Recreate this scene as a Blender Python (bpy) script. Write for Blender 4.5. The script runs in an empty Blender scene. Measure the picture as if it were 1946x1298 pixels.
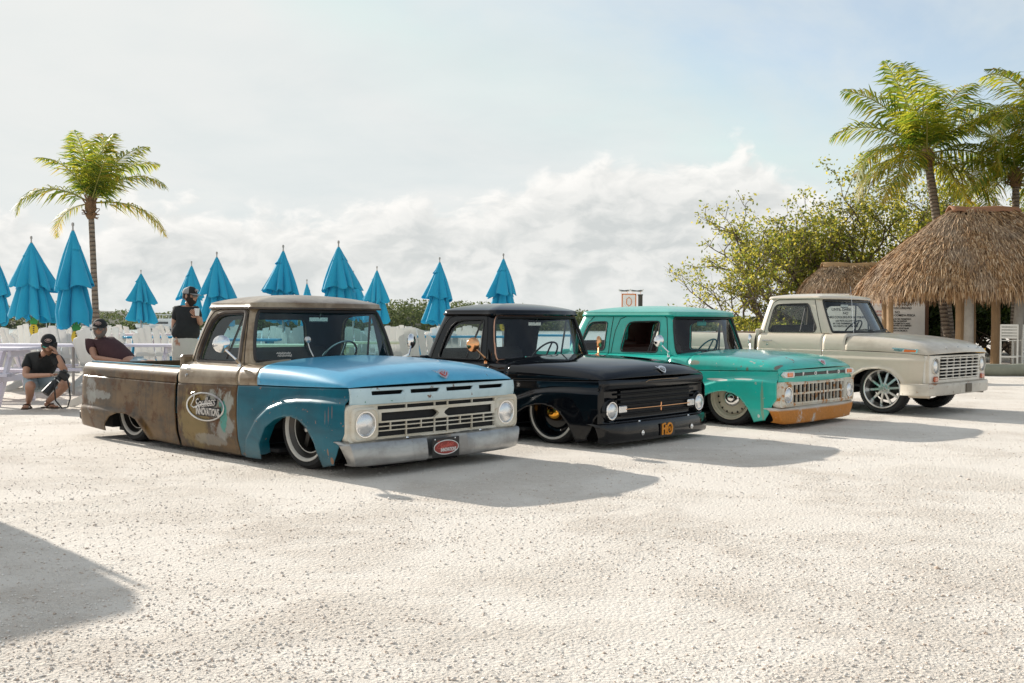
import bpy, bmesh, math, random
import numpy as np
from mathutils import Vector, Matrix
PI = math.pi
C = bpy.context.scene.collection
sc = bpy.context.scene
# ------------------------------------------------------------------ camera
cam = bpy.data.cameras.new('camera'); camo = bpy.data.objects.new('camera', cam); C.objects.link(camo)
cam.sensor_width = 36.0; cam.lens = 36.0*1996/1946; cam.clip_end = 3000; cam.clip_start = .05
camo.location = (0, 0, 1.272)
_pitch = math.atan((649-609.3)/1996)
camo.rotation_euler = (Matrix.Rotation(PI/2-_pitch, 3, 'X') @ Matrix.Rotation(math.radians(.277), 3, 'Z')).to_euler()
sc.camera = camo
# ------------------------------------------------------------------ light
SUN_EL = math.radians(23.0); SUN_ROT = math.atan2(-.70, .714)
sdir = Vector((math.cos(SUN_EL)*math.sin(SUN_ROT), math.cos(SUN_EL)*math.cos(SUN_ROT), math.sin(SUN_EL)))
sl = bpy.data.lights.new('sun', 'SUN'); sl.energy = 5.0; sl.angle = math.radians(.6); sl.color = (1, .93, .83)
so = bpy.data.objects.new('sun', sl); C.objects.link(so); so.rotation_euler = sdir.to_track_quat('Z', 'Y').to_euler()
sc.view_settings.view_transform = 'Standard'; sc.view_settings.look = 'None'
sc.view_settings.exposure = .40; sc.view_settings.gamma = 1.0
# ------------------------------------------------------------------ node helper
class NT:
    def __init__(s, nt): s.nt = nt; s.n = nt.nodes; s.l = nt.links
    def new(s, t, **k):
        n = s.n.new(t)
        for a, b in k.items(): setattr(n, a, b)
        return n
    def put(s, sock, v):
        if hasattr(v, 'is_output'): s.l.new(v, sock)
        elif v is not None:
            if isinstance(v, (tuple, list)) and len(v) == 3 and sock.type == 'RGBA': v = (*v, 1)
            sock.default_value = v
    def math(s, op, a, b=None, c=None, clamp=False):
        n = s.new('ShaderNodeMath', operation=op); n.use_clamp = clamp
        s.put(n.inputs[0], a)
        if b is not None: s.put(n.inputs[1], b)
        if c is not None: s.put(n.inputs[2], c)
        return n.outputs[0]
    def vmath(s, op, a, b=None):
        n = s.new('ShaderNodeVectorMath', operation=op); s.put(n.inputs[0], a)
        if b is not None: s.put(n.inputs[1], b)
        return n.outputs[0]
    def mix(s, f, a, b, mode='MIX'):
        n = s.new('ShaderNodeMix', data_type='RGBA', blend_type=mode); s.put(n.inputs[0], f); s.put(n.inputs[6], a); s.put(n.inputs[7], b)
        return n.outputs[2]
    def noise(s, v, scale, detail=4, rough=.55, dist=0, col=False):
        n = s.new('ShaderNodeTexNoise'); s.put(n.inputs['Vector'], v); n.inputs['Scale'].default_value = scale
        n.inputs['Detail'].default_value = detail; n.inputs['Roughness'].default_value = rough; n.inputs['Distortion'].default_value = dist
        return n.outputs[1 if col else 0]
    def step(s, v, lo, hi, a=0., b=1.):
        n = s.new('ShaderNodeMapRange', interpolation_type='SMOOTHSTEP'); s.put(n.inputs[0], v)
        s.put(n.inputs[1], lo); s.put(n.inputs[2], hi); s.put(n.inputs[3], a); s.put(n.inputs[4], b)
        return n.outputs[0]
    def xyz(s, v):
        n = s.new('ShaderNodeSeparateXYZ'); s.put(n.inputs[0], v); return n.outputs
    def comb(s, x, y, z):
        n = s.new('ShaderNodeCombineXYZ'); s.put(n.inputs[0], x); s.put(n.inputs[1], y); s.put(n.inputs[2], z); return n.outputs[0]
    def scale(s, v, k):
        n = s.new('ShaderNodeMapping'); s.put(n.inputs[0], v); n.inputs[3].default_value = k; return n.outputs[0]
    def bump(s, h, strength, dist=.01, normal=None):
        n = s.new('ShaderNodeBump'); s.put(n.inputs['Height'], h); n.inputs['Strength'].default_value = strength; n.inputs['Distance'].default_value = dist
        if normal is not None: s.put(n.inputs['Normal'], normal)
        return n.outputs[0]
def newmat(name):
    m = bpy.data.materials.new(name); m.use_nodes = True; t = NT(m.node_tree)
    b = t.n['Principled BSDF']; return m, t, b
def simple(name, col, rough=.5, metal=0., var=.12, nscale=8., bump=0., bscale=60., coat=0., spec=.5, rvar=.1, dirt=None):
    """paint-like material with procedural variation of colour and gloss"""
    m, t, b = newmat(name); v = t.new('ShaderNodeTexCoord').outputs['Object']
    n1 = t.noise(v, nscale, 5); c = t.mix(n1, tuple(x*(1-var) for x in col), tuple(min(1, x*(1+var)) for x in col))
    if dirt:
        c = t.mix(t.math('MULTIPLY', t.step(t.noise(v, nscale*.6, 8, .7), .5, .66), .8), c, dirt)
    t.put(b.inputs['Base Color'], c)
    t.put(b.inputs['Roughness'], t.math('MULTIPLY_ADD', t.noise(v, nscale*2.3, 5), rvar*2, rough-rvar))
    b.inputs['Metallic'].default_value = metal; b.inputs['Coat Weight'].default_value = coat; b.inputs['Coat Roughness'].default_value = .06
    b.inputs['Specular IOR Level'].default_value = spec
    if bump: t.put(b.inputs['Normal'], t.bump(t.noise(v, bscale, 5, .6), bump, .01))
    return m
# ------------------------------------------------------------------ world: sky with procedural clouds
w = bpy.data.worlds.new('World'); sc.world = w; w.use_nodes = True
t = NT(w.node_tree); bg = t.n['Background']
sky = t.new('ShaderNodeTexSky'); sky.sky_type = 'NISHITA'; sky.sun_disc = False
sky.sun_elevation = SUN_EL; sky.sun_rotation = SUN_ROT % (2*PI); sky.air_density = 1.0; sky.dust_density = .6; sky.ozone_density = 1.4
dv = t.new('ShaderNodeTexCoord').outputs['Generated']; x, y, z = t.xyz(dv)
el = t.math('MULTIPLY', t.math('ARCSINE', z), 57.2958)               # degrees above horizon
az = t.math('MULTIPLY', t.math('ARCTAN2', x, y), 57.2958)             # degrees right of +Y
zz = t.math('MAXIMUM', z, .0); k = t.math('ADD', zz, .12)
flat = t.comb(t.math('DIVIDE', x, k), t.math('DIVIDE', y, k), 0.)     # cloud layer seen in perspective
sph = t.comb(t.math('MULTIPLY', az, .1), t.math('MULTIPLY', el, .17), 0.)
# thin high sheet
hi = t.noise(flat, .55, 7, .62, .5)
hi = t.step(t.math('ADD', hi, t.math('MULTIPLY', t.noise(t.scale(sph, (.35, .8, 1)), 1.0, 2), .25)), .50, .74)
# more cover towards the sun side (left) and near the horizon
cover = t.math('ADD', t.step(el, 16., 2., 0., .40), t.step(az, 5., -45., 0., .30))
hi = t.math('MINIMUM', t.math('ADD', t.math('MULTIPLY_ADD', hi, .62, .20), cover), .95)
# cumulus bank low in the sky
warp = t.vmath('ADD', sph, t.vmath('SCALE', t.noise(sph, 2.5, 3, .5, 0, True)))
warp.node.inputs[1].links[0].from_node.inputs['Scale'].default_value = .35
puff = t.noise(warp, 2.4, 9, .56)
top = t.math('ADD', t.math('MULTIPLY', t.step(az, -12., 11., 0., 1.), 3.3), 5.7)  # top of the bank (deg) rising to the right
top = t.math('SUBTRACT', top, t.math('MULTIPLY', t.step(az, 12., 19.), 3.0))
edge = t.math('ADD', t.math('SUBTRACT', top, el), t.math('MULTIPLY', t.math('SUBTRACT', puff, .5), 7.0))
bank = t.step(edge, -.35, .9)
# lit upper rims and greyer bellies: sample the noise shifted towards the sun
warp2 = t.vmath('ADD', warp, (-.05, .09, 0.))
puff2 = t.noise(warp2, 2.4, 9, .56)
lit = t.math('MULTIPLY_ADD', t.math('SUBTRACT', puff, puff2), 5.5, .55, clamp=True)
rim = t.step(edge, 3.2, .0)
lit = t.math('ADD', t.math('MULTIPLY', lit, .6), t.math('MULTIPLY', rim, .5), clamp=True)
ccol = t.mix(lit, (5.1, 5.3, 5.25), (8.0, 7.85, 7.55))
hcol = t.mix(t.noise(flat, 1.6, 6), (5.0, 5.7, 5.9), (6.9, 7.1, 7.0))
hcol = t.mix(t.step(az, 10., -50., 0., .6), hcol, (7.2, 7.1, 6.8))
base = t.mix(1., sky.outputs[0], (1.5, 1.38, 1.28), 'MULTIPLY'); mn = t.new('ShaderNodeVectorMath', operation='MINIMUM'); t.put(mn.inputs[0], base); mn.inputs[1].default_value = (6.9, 6.95, 6.8); base = mn.outputs[0]
c = t.mix(hi, base, hcol); c = t.mix(t.math('MULTIPLY', bank, .92), c, ccol)
c = t.mix(t.step(el, 3.5, .0, 0., .55), c, (6.6, 6.8, 6.7))
t.put(bg.inputs[0], c); bg.inputs[1].default_value = .096
# ------------------------------------------------------------------ mesh helpers
def finish(name, me, mat, parent=None, smooth=True, angle=35, mats=None):
    o = bpy.data.objects.new(name, me); C.objects.link(o)
    for m in (mats or [mat]): me.materials.append(m)
    if smooth and len(me.polygons):
        me.polygons.foreach_set('use_smooth', [True]*len(me.polygons)); me.set_sharp_from_angle(angle=math.radians(angle))
    if parent is not None: o.parent = parent
    return o
class MB:
    """collects shapes; build() links them as one mesh object"""
    def __init__(s): s.v = []; s.f = []; s.mi = []; s.cur = 0
    def add(s, vs, fs):
        o = len(s.v); s.v += [tuple(map(float, v)) for v in vs]; s.f += [tuple(i+o for i in f) for f in fs]; s.mi += [s.cur]*len(fs); return s
    def box(s, c, d, rz=0., rx=0., ry=0., bevel=0.):
        hx, hy, hz = d[0]/2, d[1]/2, d[2]/2
        if bevel > 0:
            b = min(bevel, hx*.95, hy*.95, hz*.95); vs = []; 
            for sx in (-1, 1):
                for sy in (-1, 1):
                    for sz in (-1, 1):
                        vs += [(sx*hx, sy*(hy-b), sz*(hz-b)), (sx*(hx-b), sy*hy, sz*(hz-b)), (sx*(hx-b), sy*(hy-b), sz*hz)]
            bm = bmesh.new(); [bm.verts.new(v) for v in vs]; bmesh.ops.convex_hull(bm, input=list(bm.verts)); bm.verts.index_update()
            fs = [tuple(v.index for v in f.verts) for f in bm.faces]; vs = [v.co[:] for v in bm.verts]; bm.free()
        else:
            vs = [(sx*hx, sy*hy, sz*hz) for sx in (-1, 1) for sy in (-1, 1) for sz in (-1, 1)]
            fs = [(0, 1, 3, 2), (4, 6, 7, 5), (0, 4, 5, 1), (2, 3, 7, 6), (0, 2, 6, 4), (1, 5, 7, 3)]
        M = Matrix.Translation(c) @ Matrix.Rotation(rz, 4, 'Z') @ Matrix.Rotation(ry, 4, 'Y') @ Matrix.Rotation(rx, 4, 'X')
        return s.add([M @ Vector(v) for v in vs], fs)
    def beam(s, a, b, wd, th, up=(0, 0, 1)):
        a, b = Vector(a), Vector(b); d = (b-a); L = d.length; d.normalize(); u = Vector(up); r = d.cross(u)
        if r.length < 1e-5: r = d.cross(Vector((1, 0, 0)))
        r.normalize(); u = r.cross(d)
        vs = [p + r*(sx*wd/2) + u*(sz*th/2) for p in (a, b) for sx in (-1, 1) for sz in (-1, 1)]
        return s.add(vs, [(0, 1, 3, 2), (4, 6, 7, 5), (0, 4, 5, 1), (2, 3, 7, 6), (0, 2, 6, 4), (1, 5, 7, 3)])
    def tube(s, pts, r, n=8, caps=True, closed=False):
        pts = [Vector(p) for p in pts]; N = len(pts); rs = r if hasattr(r, '__len__') else [r]*N; vs = []; ref = None
        for i, p in enumerate(pts):
            if closed: d = pts[(i+1) % N]-pts[i-1]
            else: d = pts[min(i+1, N-1)]-pts[max(i-1, 0)]
            if d.length < 1e-9: d = Vector((0, 0, 1))
            d.normalize()
            if ref is None: ref = d.orthogonal().normalized()
            ref = (ref-d*ref.dot(d))
            if ref.length < 1e-6: ref = d.orthogonal()
            ref.normalize(); b = d.cross(ref)
            vs += [p+(ref*math.cos(2*PI*k/n)+b*math.sin(2*PI*k/n))*rs[i] for k in range(n)]
        fs = [(i*n+k, i*n+(k+1) % n, ((i+1) % N)*n+(k+1) % n, ((i+1) % N)*n+k) for i in range(N if closed else N-1) for k in range(n)]
        if caps and not closed: fs += [tuple(range(n))[::-1], tuple(range((N-1)*n, N*n))]
        return s.add(vs, fs)
    def lathe(s, prof, c=(0, 0, 0), axis='Z', n=32, flip=1):
        """prof: (radius, height) pairs"""
        vs = []
        for r, h in prof:
            for k in range(n):
                a = 2*PI*k/n; p = (r*math.cos(a), r*math.sin(a), h*flip)
                if axis == 'Y': p = (p[0], p[2], p[1])
                if axis == 'X': p = (p[2], p[0], p[1])
                vs.append((p[0]+c[0], p[1]+c[1], p[2]+c[2]))
        fs = [(i*n+k, i*n+(k+1) % n, (i+1)*n+(k+1) % n, (i+1)*n+k) for i in range(len(prof)-1) for k in range(n)]
        return s.add(vs, fs)
    def prism(s, poly, h0, h1, axis='Z'):
        n = len(poly); f = {'Z': lambda a, b, h: (a, b, h), 'X': lambda a, b, h: (h, a, b), 'Y': lambda a, b, h: (a, h, b)}[axis]
        vs = [f(a, b, h0) for a, b in poly]+[f(a, b, h1) for a, b in poly]
        return s.add(vs, [tuple(range(n))[::-1], tuple(range(n, 2*n))]+[(i, (i+1) % n, n+(i+1) % n, n+i) for i in range(n)])
    def grid(s, A):
        """A: array (n,m,3)"""
        n, m = A.shape[:2]
        return s.add(A.reshape(-1, 3), [(i*m+j, i*m+j+1, (i+1)*m+j+1, (i+1)*m+j) for i in range(n-1) for j in range(m-1)])
    def mirror(s):
        o = len(s.v); s.v += [(x, -y, z) for x, y, z in s.v]; s.f += [tuple(i+o for i in f)[::-1] for f in s.f]; s.mi += list(s.mi); return s
    def mesh(s, name):
        me = bpy.data.meshes.new(name); me.from_pydata(s.v, [], s.f)
        if any(s.mi): me.polygons.foreach_set('material_index', s.mi)
        bm = bmesh.new(); bm.from_mesh(me); bmesh.ops.recalc_face_normals(bm, faces=bm.faces); bm.to_mesh(me); bm.free()
        me.update(); return me
    def build(s, name, mat, parent=None, smooth=True, angle=35, mats=None):
        return finish(name, s.mesh(name), mat, parent, smooth, angle, mats)
def empty(name, loc=(0, 0, 0), rz=0.):
    o = bpy.data.objects.new(name, None); C.objects.link(o); o.location = loc; o.rotation_euler = (0, 0, rz); o.empty_display_size = .2; return o
def tag(o, label=None, cat=None, group=None, kind=None):
    for k, v in (('label', label), ('category', cat), ('group', group), ('kind', kind)):
        if v: o[k] = v
    return o
KIDS = {}
def kids(o): return [c for c in o.children]
def copy_tree(o, parent=None, ch=None):
    c = o.copy(); C.objects.link(c); c.parent = parent
    for k in list(o.children): copy_tree(k, c)
    return c
def text_mesh(txt, size, depth=.002, shear=0., font_scale=1., align='CENTER', bold=0., spacing=1.):
    cu = bpy.data.curves.new('lettering', 'FONT'); cu.body = txt; cu.size = size; cu.extrude = depth; cu.shear = shear; cu.offset = bold
    cu.align_x = align; cu.align_y = 'CENTER'; cu.space_character = spacing; cu.resolution_u = 3
    o = bpy.data.objects.new('lettering', cu); C.objects.link(o)
    dg = bpy.context.evaluated_depsgraph_get(); dg.update(); me = bpy.data.meshes.new_from_object(o.evaluated_get(dg))
    bpy.data.objects.remove(o); bpy.data.curves.remove(cu)
    if font_scale != 1.: me.transform(Matrix.Diagonal((font_scale, 1, 1, 1)))
    me.materials.clear(); return me
def text_obj(name, txt, size, mat, M, parent=None, **k):
    me = text_mesh(txt, size, **k); me.transform(M); return finish(name, me, mat, parent, smooth=False)
def basis(origin, xdir, ydir):
    x = Vector(xdir).normalized(); z = x.cross(Vector(ydir)).normalized(); y = z.cross(x)
    return Matrix.Translation(origin) @ Matrix((x, y, z)).transposed().to_4x4()
# smooth table interpolation
def curve(pts, sm=.03):
    xs = np.array([p[0] for p in pts], float); ys = np.array([p[1] for p in pts], float)
    g = np.linspace(xs[0]-.3, xs[-1]+.3, 1400); y = np.interp(g, xs, ys); h = g[1]-g[0]
    if sm > 0:
        kk = np.arange(-int(3*sm/h)-1, int(3*sm/h)+2); ker = np.exp(-.5*(kk*h/sm)**2); ker /= ker.sum()
        y = np.convolve(np.pad(y, len(kk)//2, mode='edge'), ker, mode='valid')
    return lambda x: np.interp(x, g, y)
def sst(t): t = np.clip(t, 0, 1); return t*t*(3-2*t)
def dense(poly, closed=True, step=.01):
    P = np.array(poly, float); out = []
    n = len(P)
    for i in range(n if closed else n-1):
        a, b = P[i], P[(i+1) % n]; k = max(1, int(np.linalg.norm(b-a)/step))
        out += [a+(b-a)*j/k for j in range(k)]
    if not closed: out.append(P[-1])
    return np.array(out)
def roundpoly(poly, r, n=6):
    P = [np.array(p, float) for p in poly]; out = []; N = len(P)
    for i in range(N):
        a, b, c = P[i-1], P[i], P[(i+1) % N]; rr = r[i] if hasattr(r, '__len__') else r
        u = (a-b)/np.linalg.norm(a-b); v = (c-b)/np.linalg.norm(c-b)
        L = min(rr, .48*np.linalg.norm(a-b), .48*np.linalg.norm(c-b)); p, q = b+u*L, b+v*L
        for k in range(n+1):
            s_ = k/n; out.append((1-s_)**2*p+2*s_*(1-s_)*b+s_*s_*q)
    return np.array(out)
def inside(poly, X, Y):
    r = np.zeros(X.shape, bool); n = len(poly)
    for i in range(n):
        x1, y1 = poly[i]; x2, y2 = poly[(i+1) % n]
        if y1 == y2: continue
        c = ((y1 > Y) != (y2 > Y)) & (X < (x2-x1)*(Y-y1)/(y2-y1)+x1); r ^= c
    return r
def sdist(poly, X, Y, closed=False):
    """unsigned distance to polyline"""
    D = np.full(X.shape, 1e9); n = len(poly)
    for i in range(n if closed else n-1):
        x1, y1 = poly[i]; x2, y2 = poly[(i+1) % n]; dx, dy = x2-x1, y2-y1; L = dx*dx+dy*dy+1e-12
        k = np.clip(((X-x1)*dx+(Y-y1)*dy)/L, 0, 1); D = np.minimum(D, np.hypot(X-x1-k*dx, Y-y1-k*dy))
    return D
def surf(P, us, vs, holes=(), keep=None):
    """grid of P(u,v) without the holes (keep=None) or only what lies inside hole number keep; hole edges followed exactly.
    returns list of verts, faces"""
    U, V = np.meshgrid(us, vs, indexing='ij'); n, m = U.shape
    Uf, Vf = U.ravel().copy(), V.ravel().copy()
    cu = (U[:-1, :-1]+U[1:, 1:])/2; cv = (V[:-1, :-1]+V[1:, 1:])/2
    ok = np.ones(cu.shape, bool) if keep is None else inside(holes[keep], cu, cv)
    if keep is None:
        for h in holes: ok &= ~inside(h, cu, cv)
    idx = np.arange(n*m).reshape(n, m)
    F = np.stack([idx[:-1, :-1], idx[:-1, 1:], idx[1:, 1:], idx[1:, :-1]], -1)
    Fk = F[ok]; Fd = F[~ok]
    used = np.zeros(n*m, bool); used[Fk.ravel()] = True; dd = np.zeros(n*m, bool); dd[Fd.ravel()] = True
    bnd = np.nonzero(used & dd)[0]
    hs = holes if keep is None else [holes[keep]]
    if len(bnd) and len(hs):
        H = np.concatenate([dense(h, True, .004) for h in hs])
        for b in range(0, len(bnd), 500):
            q = bnd[b:b+500]; d = (Uf[q][:, None]-H[:, 0])**2+(Vf[q][:, None]-H[:, 1])**2; j = d.argmin(1)
            Uf[q] = np.clip(H[j, 0], us[0], us[-1]); Vf[q] = np.clip(H[j, 1], vs[0], vs[-1])
    W = P(Uf, Vf); mp = -np.ones(n*m, int); ids = np.nonzero(used)[0]; mp[ids] = np.arange(len(ids))
    return W[ids], [tuple(int(q) for q in mp[f]) for f in Fk]
def catmull(Pt, nu):
    """densify array (n,...) along axis 0"""
    n = len(Pt); out = []
    for i in range(n-1):
        p0 = Pt[max(i-1, 0)]; p1 = Pt[i]; p2 = Pt[i+1]; p3 = Pt[min(i+2, n-1)]
        k = nu if not hasattr(nu, '__len__') else nu[i]
        for j in range(k):
            s_ = j/k; out.append(.5*((2*p1)+(-p0+p2)*s_+(2*p0-5*p1+4*p2-p3)*s_**2+(-p0+3*p1-3*p2+p3)*s_**3))
    out.append(Pt[-1]); return np.array(out)
# ================================================================== materials shared by the trucks
M = {}
M['black_in'] = simple('black_lining', (.012, .012, .013), .8)
M['rubber'] = simple('tyre_rubber', (.018, .018, .018), .75, bump=.3, bscale=90)
M['seal'] = simple('rubber_seal', (.02, .02, .021), .5)
M['chrome'] = simple('chrome', (.80, .80, .80), .09, 1., .04, rvar=.03)
M['dull_chrome'] = simple('dull_chrome', (.50, .50, .49), .28, 1., .2, 6, rvar=.12)
M['copper'] = simple('copper_plate', (.85, .42, .20), .12, 1., .08, rvar=.04)
M['gold'] = simple('gold_plate', (.90, .42, .06), .14, 1., .08, rvar=.04)
M['alu'] = simple('polished_alloy', (.70, .70, .69), .30, 1., .08, rvar=.06)
M['dark_metal'] = simple('dark_wheel_metal', (.07, .065, .06), .35, .8, .2)
M['white_tire'] = simple('whitewall_rubber', (.62, .60, .55), .6, var=.08)
M['white'] = simple('white_paint', (.75, .74, .70), .45, var=.06)
M['amber'] = simple('amber_lens', (.80, .16, .01), .15, coat=1., var=.2, nscale=60)
M['amber_dk'] = simple('dark_amber_lens', (.45, .07, .01), .15, coat=1., var=.2, nscale=60)
M['red'] = simple('red_enamel', (.42, .05, .03), .4)
M['red_print'] = simple('red_print', (.62, .12, .09), .5)
M['blk'] = simple('black_paint', (.012, .012, .013), .35)
M['blk_print'] = simple('black_print', (.03, .03, .03), .6)
M['gold_print'] = simple('gold_print', (.80, .30, .02), .45)
def glassmat(name, tint, refl=1.):
    m, t, b = newmat(name); t.n.remove(b); o = t.n['Material Output']
    tr = t.new('ShaderNodeBsdfTransparent'); tr.inputs[0].default_value = (*tint, 1); g = t.new('ShaderNodeBsdfGlossy'); g.inputs['Roughness'].default_value = .015
    fr = t.new('ShaderNodeLayerWeight'); fr.inputs[0].default_value = .5; mx = t.new('ShaderNodeMixShader')
    v = t.new('ShaderNodeTexCoord').outputs['Object']
    t.put(fr.inputs['Normal'], t.bump(t.noise(v, 2., 2), .02))
    t.put(mx.inputs[0], t.math('MULTIPLY_ADD', t.math('POWER', fr.outputs[1], 4.), refl, t.math('MULTIPLY_ADD', t.noise(v, 6, 6, .7), .04, .025), clamp=True)); t.l.new(tr.outputs[0], mx.inputs[1]); t.l.new(g.outputs[0], mx.inputs[2]); t.l.new(mx.outputs[0], o.inputs[0]); return m
M['glass_blue'] = glassmat('tinted_glass', (.62, .83, .86), .8)
M['glass'] = glassmat('clear_glass', (.82, .88, .88), .8)
def lens():
    m, t, b = newmat('headlight_lens'); v = t.new('ShaderNodeTexCoord').outputs['Object']; x, y, z = t.xyz(v)
    rib = t.math('SINE', t.math('MULTIPLY', y, 420.)); b.inputs['Base Color'].default_value = (.74, .74, .74, 1); b.inputs['Metallic'].default_value = .75
    b.inputs['Roughness'].default_value = .16; b.inputs['Coat Weight'].default_value = 1.; t.put(b.inputs['Normal'], t.bump(rib, .25, .002)); return m
M['lens'] = lens()
def weathered(name, base, alt, rough=.42, coat=0., rust=(.5, .62), rust_col=(.13, .05, .018), rust_scale=5., patches=(), streak=.5, metal=0., below=None, rustz=None, chips=None, spec=.5, aniso=(1, 1, 1)):
    """old paint: two tones, rust blotches, streaks, chips; patches: (x, z, rx, rz, colour)"""
    m, t, b = newmat(name); v = t.new('ShaderNodeTexCoord').outputs['Object']; X, Y, Z = t.xyz(v)
    n1 = t.noise(t.scale(v, (.8, .8, 1.6)), 3., 8, .62, .3); c = t.mix(t.step(n1, .35, .65), base, alt)
    st = t.noise(t.scale(v, (9, 9, .9)), 2.2, 6, .6); c = t.mix(t.math('MULTIPLY', t.step(st, .5, .75), streak), c, tuple(q*.55 for q in alt))
    fine = t.noise(v, 38., 6, .7)
    for (px, pz, rx, rz, col, *rest) in patches:
        d = t.math('ADD', t.math('POWER', t.math('DIVIDE', t.math('SUBTRACT', X, px), rx), 2.), t.math('POWER', t.math('DIVIDE', t.math('SUBTRACT', Z, pz), rz), 2.))
        d = t.math('ADD', d, t.math('MULTIPLY', t.math('SUBTRACT', t.noise(t.scale(v, (1.5, 1.5, .7)), 11., 7, .65), .5), 2.6))
        c = t.mix(t.math('MULTIPLY', t.step(d, 1.1, .6), rest[0] if rest else .85), c, col)
    rn = t.noise(t.scale(v, aniso), rust_scale, 10, .72, .2); rm = t.step(rn, *rust)
    if rustz: rm = t.math('MULTIPLY', rm, t.step(Z, *rustz))
    c = t.mix(rm, c, t.mix(fine, tuple(q*.55 for q in rust_col), tuple(min(1, q*1.6) for q in rust_col)))
    if chips:
        cn = t.step(t.noise(v, chips[0], 4, .6), chips[1], chips[1]+.025); c = t.mix(cn, c, chips[2])
    if below:   # dusting of gravel powder low on the sides
        c = t.mix(t.math('MULTIPLY', t.step(Z, below, below-.22), t.math('MULTIPLY', fine, .55)), c, (.33, .28, .22))
    t.put(b.inputs['Base Color'], c); t.put(b.inputs['Roughness'], t.math('ADD', t.math('MULTIPLY_ADD', n1, .16, rough-.08), t.math('MULTIPLY', rm, .25)))
    b.inputs['Coat Weight'].default_value = coat; b.inputs['Coat Roughness'].default_value = .12; b.inputs['Metallic'].default_value = metal; b.inputs['Specular IOR Level'].default_value = spec
    t.put(b.inputs['Normal'], t.bump(t.math('ADD', t.math('MULTIPLY', n1, .9), t.math('MULTIPLY', t.math('MULTIPLY', fine, rm), .35)), .06, .02)); return m
GREY = (.30, .31, .29)
M['t1_side'] = weathered('rusty_brown_steel', (.150, .080, .018), (.044, .026, .010), .38, rust=(.50, .62), rust_col=(.095, .040, .012), rust_scale=4., streak=.65, below=.2, coat=.12, spec=.35,
    patches=[(-3.62, .50, .12, .16, GREY, .8), (-3.40, .47, .26, .05, (.33, .35, .33), .7), (-3.62, .36, .05, .12, GREY, .6), (-1.12, .52, .25, .13, (.34, .35, .31), .9), (-1.08, .30, .22, .12, GREY, .75),
             (-1.55, .35, .28, .30, (.24, .165, .04), .75), (-1.06, .40, .07, .16, (.03, .28, .24), .9), (-1.3, .16, .3, .06, GREY, .5)])
M['t1_cab'] = weathered('bare_tan_steel', (.36, .29, .20), (.16, .105, .055), .33, rust=(.56, .70), rust_col=(.12, .06, .03), rust_scale=3.5, coat=.2, streak=.35)
M['t1_cabdark'] = weathered('brown_primer', (.085, .062, .045), (.045, .032, .024), .4, rust=(.6, .75), coat=.2)
M['t1_hood'] = weathered('faded_light_blue_paint', (.080, .41, .64), (.06, .34, .56), .36, coat=.35, rust=(.66, .70), rust_col=(.10, .04, .02), rust_scale=7., streak=.12, chips=(16., .70, (.10, .04, .03)))
M['t1_fender'] = weathered('dark_teal_paint', (.004, .125, .18), (.003, .088, .130), .34, coat=.15, spec=.35, rust=(.66, .70), rust_col=(.20, .09, .04), rust_scale=6., streak=.25, chips=(24., .665, (.30, .17, .13)), below=.2, aniso=(1.6, 1, .7),
    patches=[(.52, .50, .008, .08, (.24, .13, .12), .6), (.48, .48, .006, .06, (.26, .16, .14), .6), (.56, .53, .006, .05, (.26, .16, .14), .6), (.53, .13, .02, .03, (.30, .13, .05), .8), (.50, .20, .01, .03, (.30, .15, .07), .7), (-.75, .07, .06, .015, (.20, .10, .06), .7)])
M['t1_panel'] = weathered('chalky_white_paint', (.54, .68, .72), (.46, .60, .64), .5, rust=(.62, .66), rust_col=(.16, .08, .04), streak=.1, chips=(26., .68, (.02, .20, .12)))
M['t1_grille'] = weathered('cream_grille_paint', (.68, .64, .55), (.60, .53, .41), .45, rust=(.60, .72), rust_col=(.34, .17, .06), rust_scale=8., streak=.15)
M['t1_bumper'] = weathered('worn_chrome_bumper', (.42, .42, .41), (.27, .26, .25), .30, rust=(.64, .74), rust_col=(.22, .13, .07), rust_scale=9., streak=.3, metal=.75)
M['t1_bed_in'] = weathered('blue_bed_paint', (.05, .34, .46), (.04, .26, .36), .5, rust=(.52, .58), rust_col=(.20, .08, .04), rust_scale=5.)
M['t1_inside'] = simple('petrol_blue_trim', (.018, .055, .075), .55)
M['t2_body'] = simple('gloss_black_paint', (.004, .005, .007), .10, var=.2, coat=.75, spec=.0, rvar=.05, bump=.01, bscale=3)
M['t2_flat'] = simple('satin_black_paint', (.006, .006, .007), .45, var=.2, spec=.2)
M['t2_bumper'] = simple('dark_bumper_paint', (.006, .006, .007), .16, .0, var=.3, coat=.6, spec=.1, dirt=(.03, .025, .02))
TEAL = (.018, .48, .395)
M['t3_body'] = weathered('teal_paint', TEAL, (.02, .42, .34), .30, coat=.6, rust=(.665, .70), rust_col=(.22, .13, .07), rust_scale=4., streak=.1, chips=(13., .68, (.42, .40, .33)),
    patches=[(-.10, .565, .16, .016, (.72, .68, .62), .9), (.28, .585, .14, .012, (.72, .68, .62), .8), (.52, .33, .022, .26, (.26, .27, .16), .6), (.0, .69, .12, .012, (.5, .42, .33), .8), (.47, .155, .02, .025, (.7, .7, .65), .8)])
M['t3_roof'] = weathered('faded_teal_paint', (.09, .45, .36), (.05, .39, .31), .36, coat=.4, rust=(.68, .72), rust_col=(.22, .13, .07), streak=.1)
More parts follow.
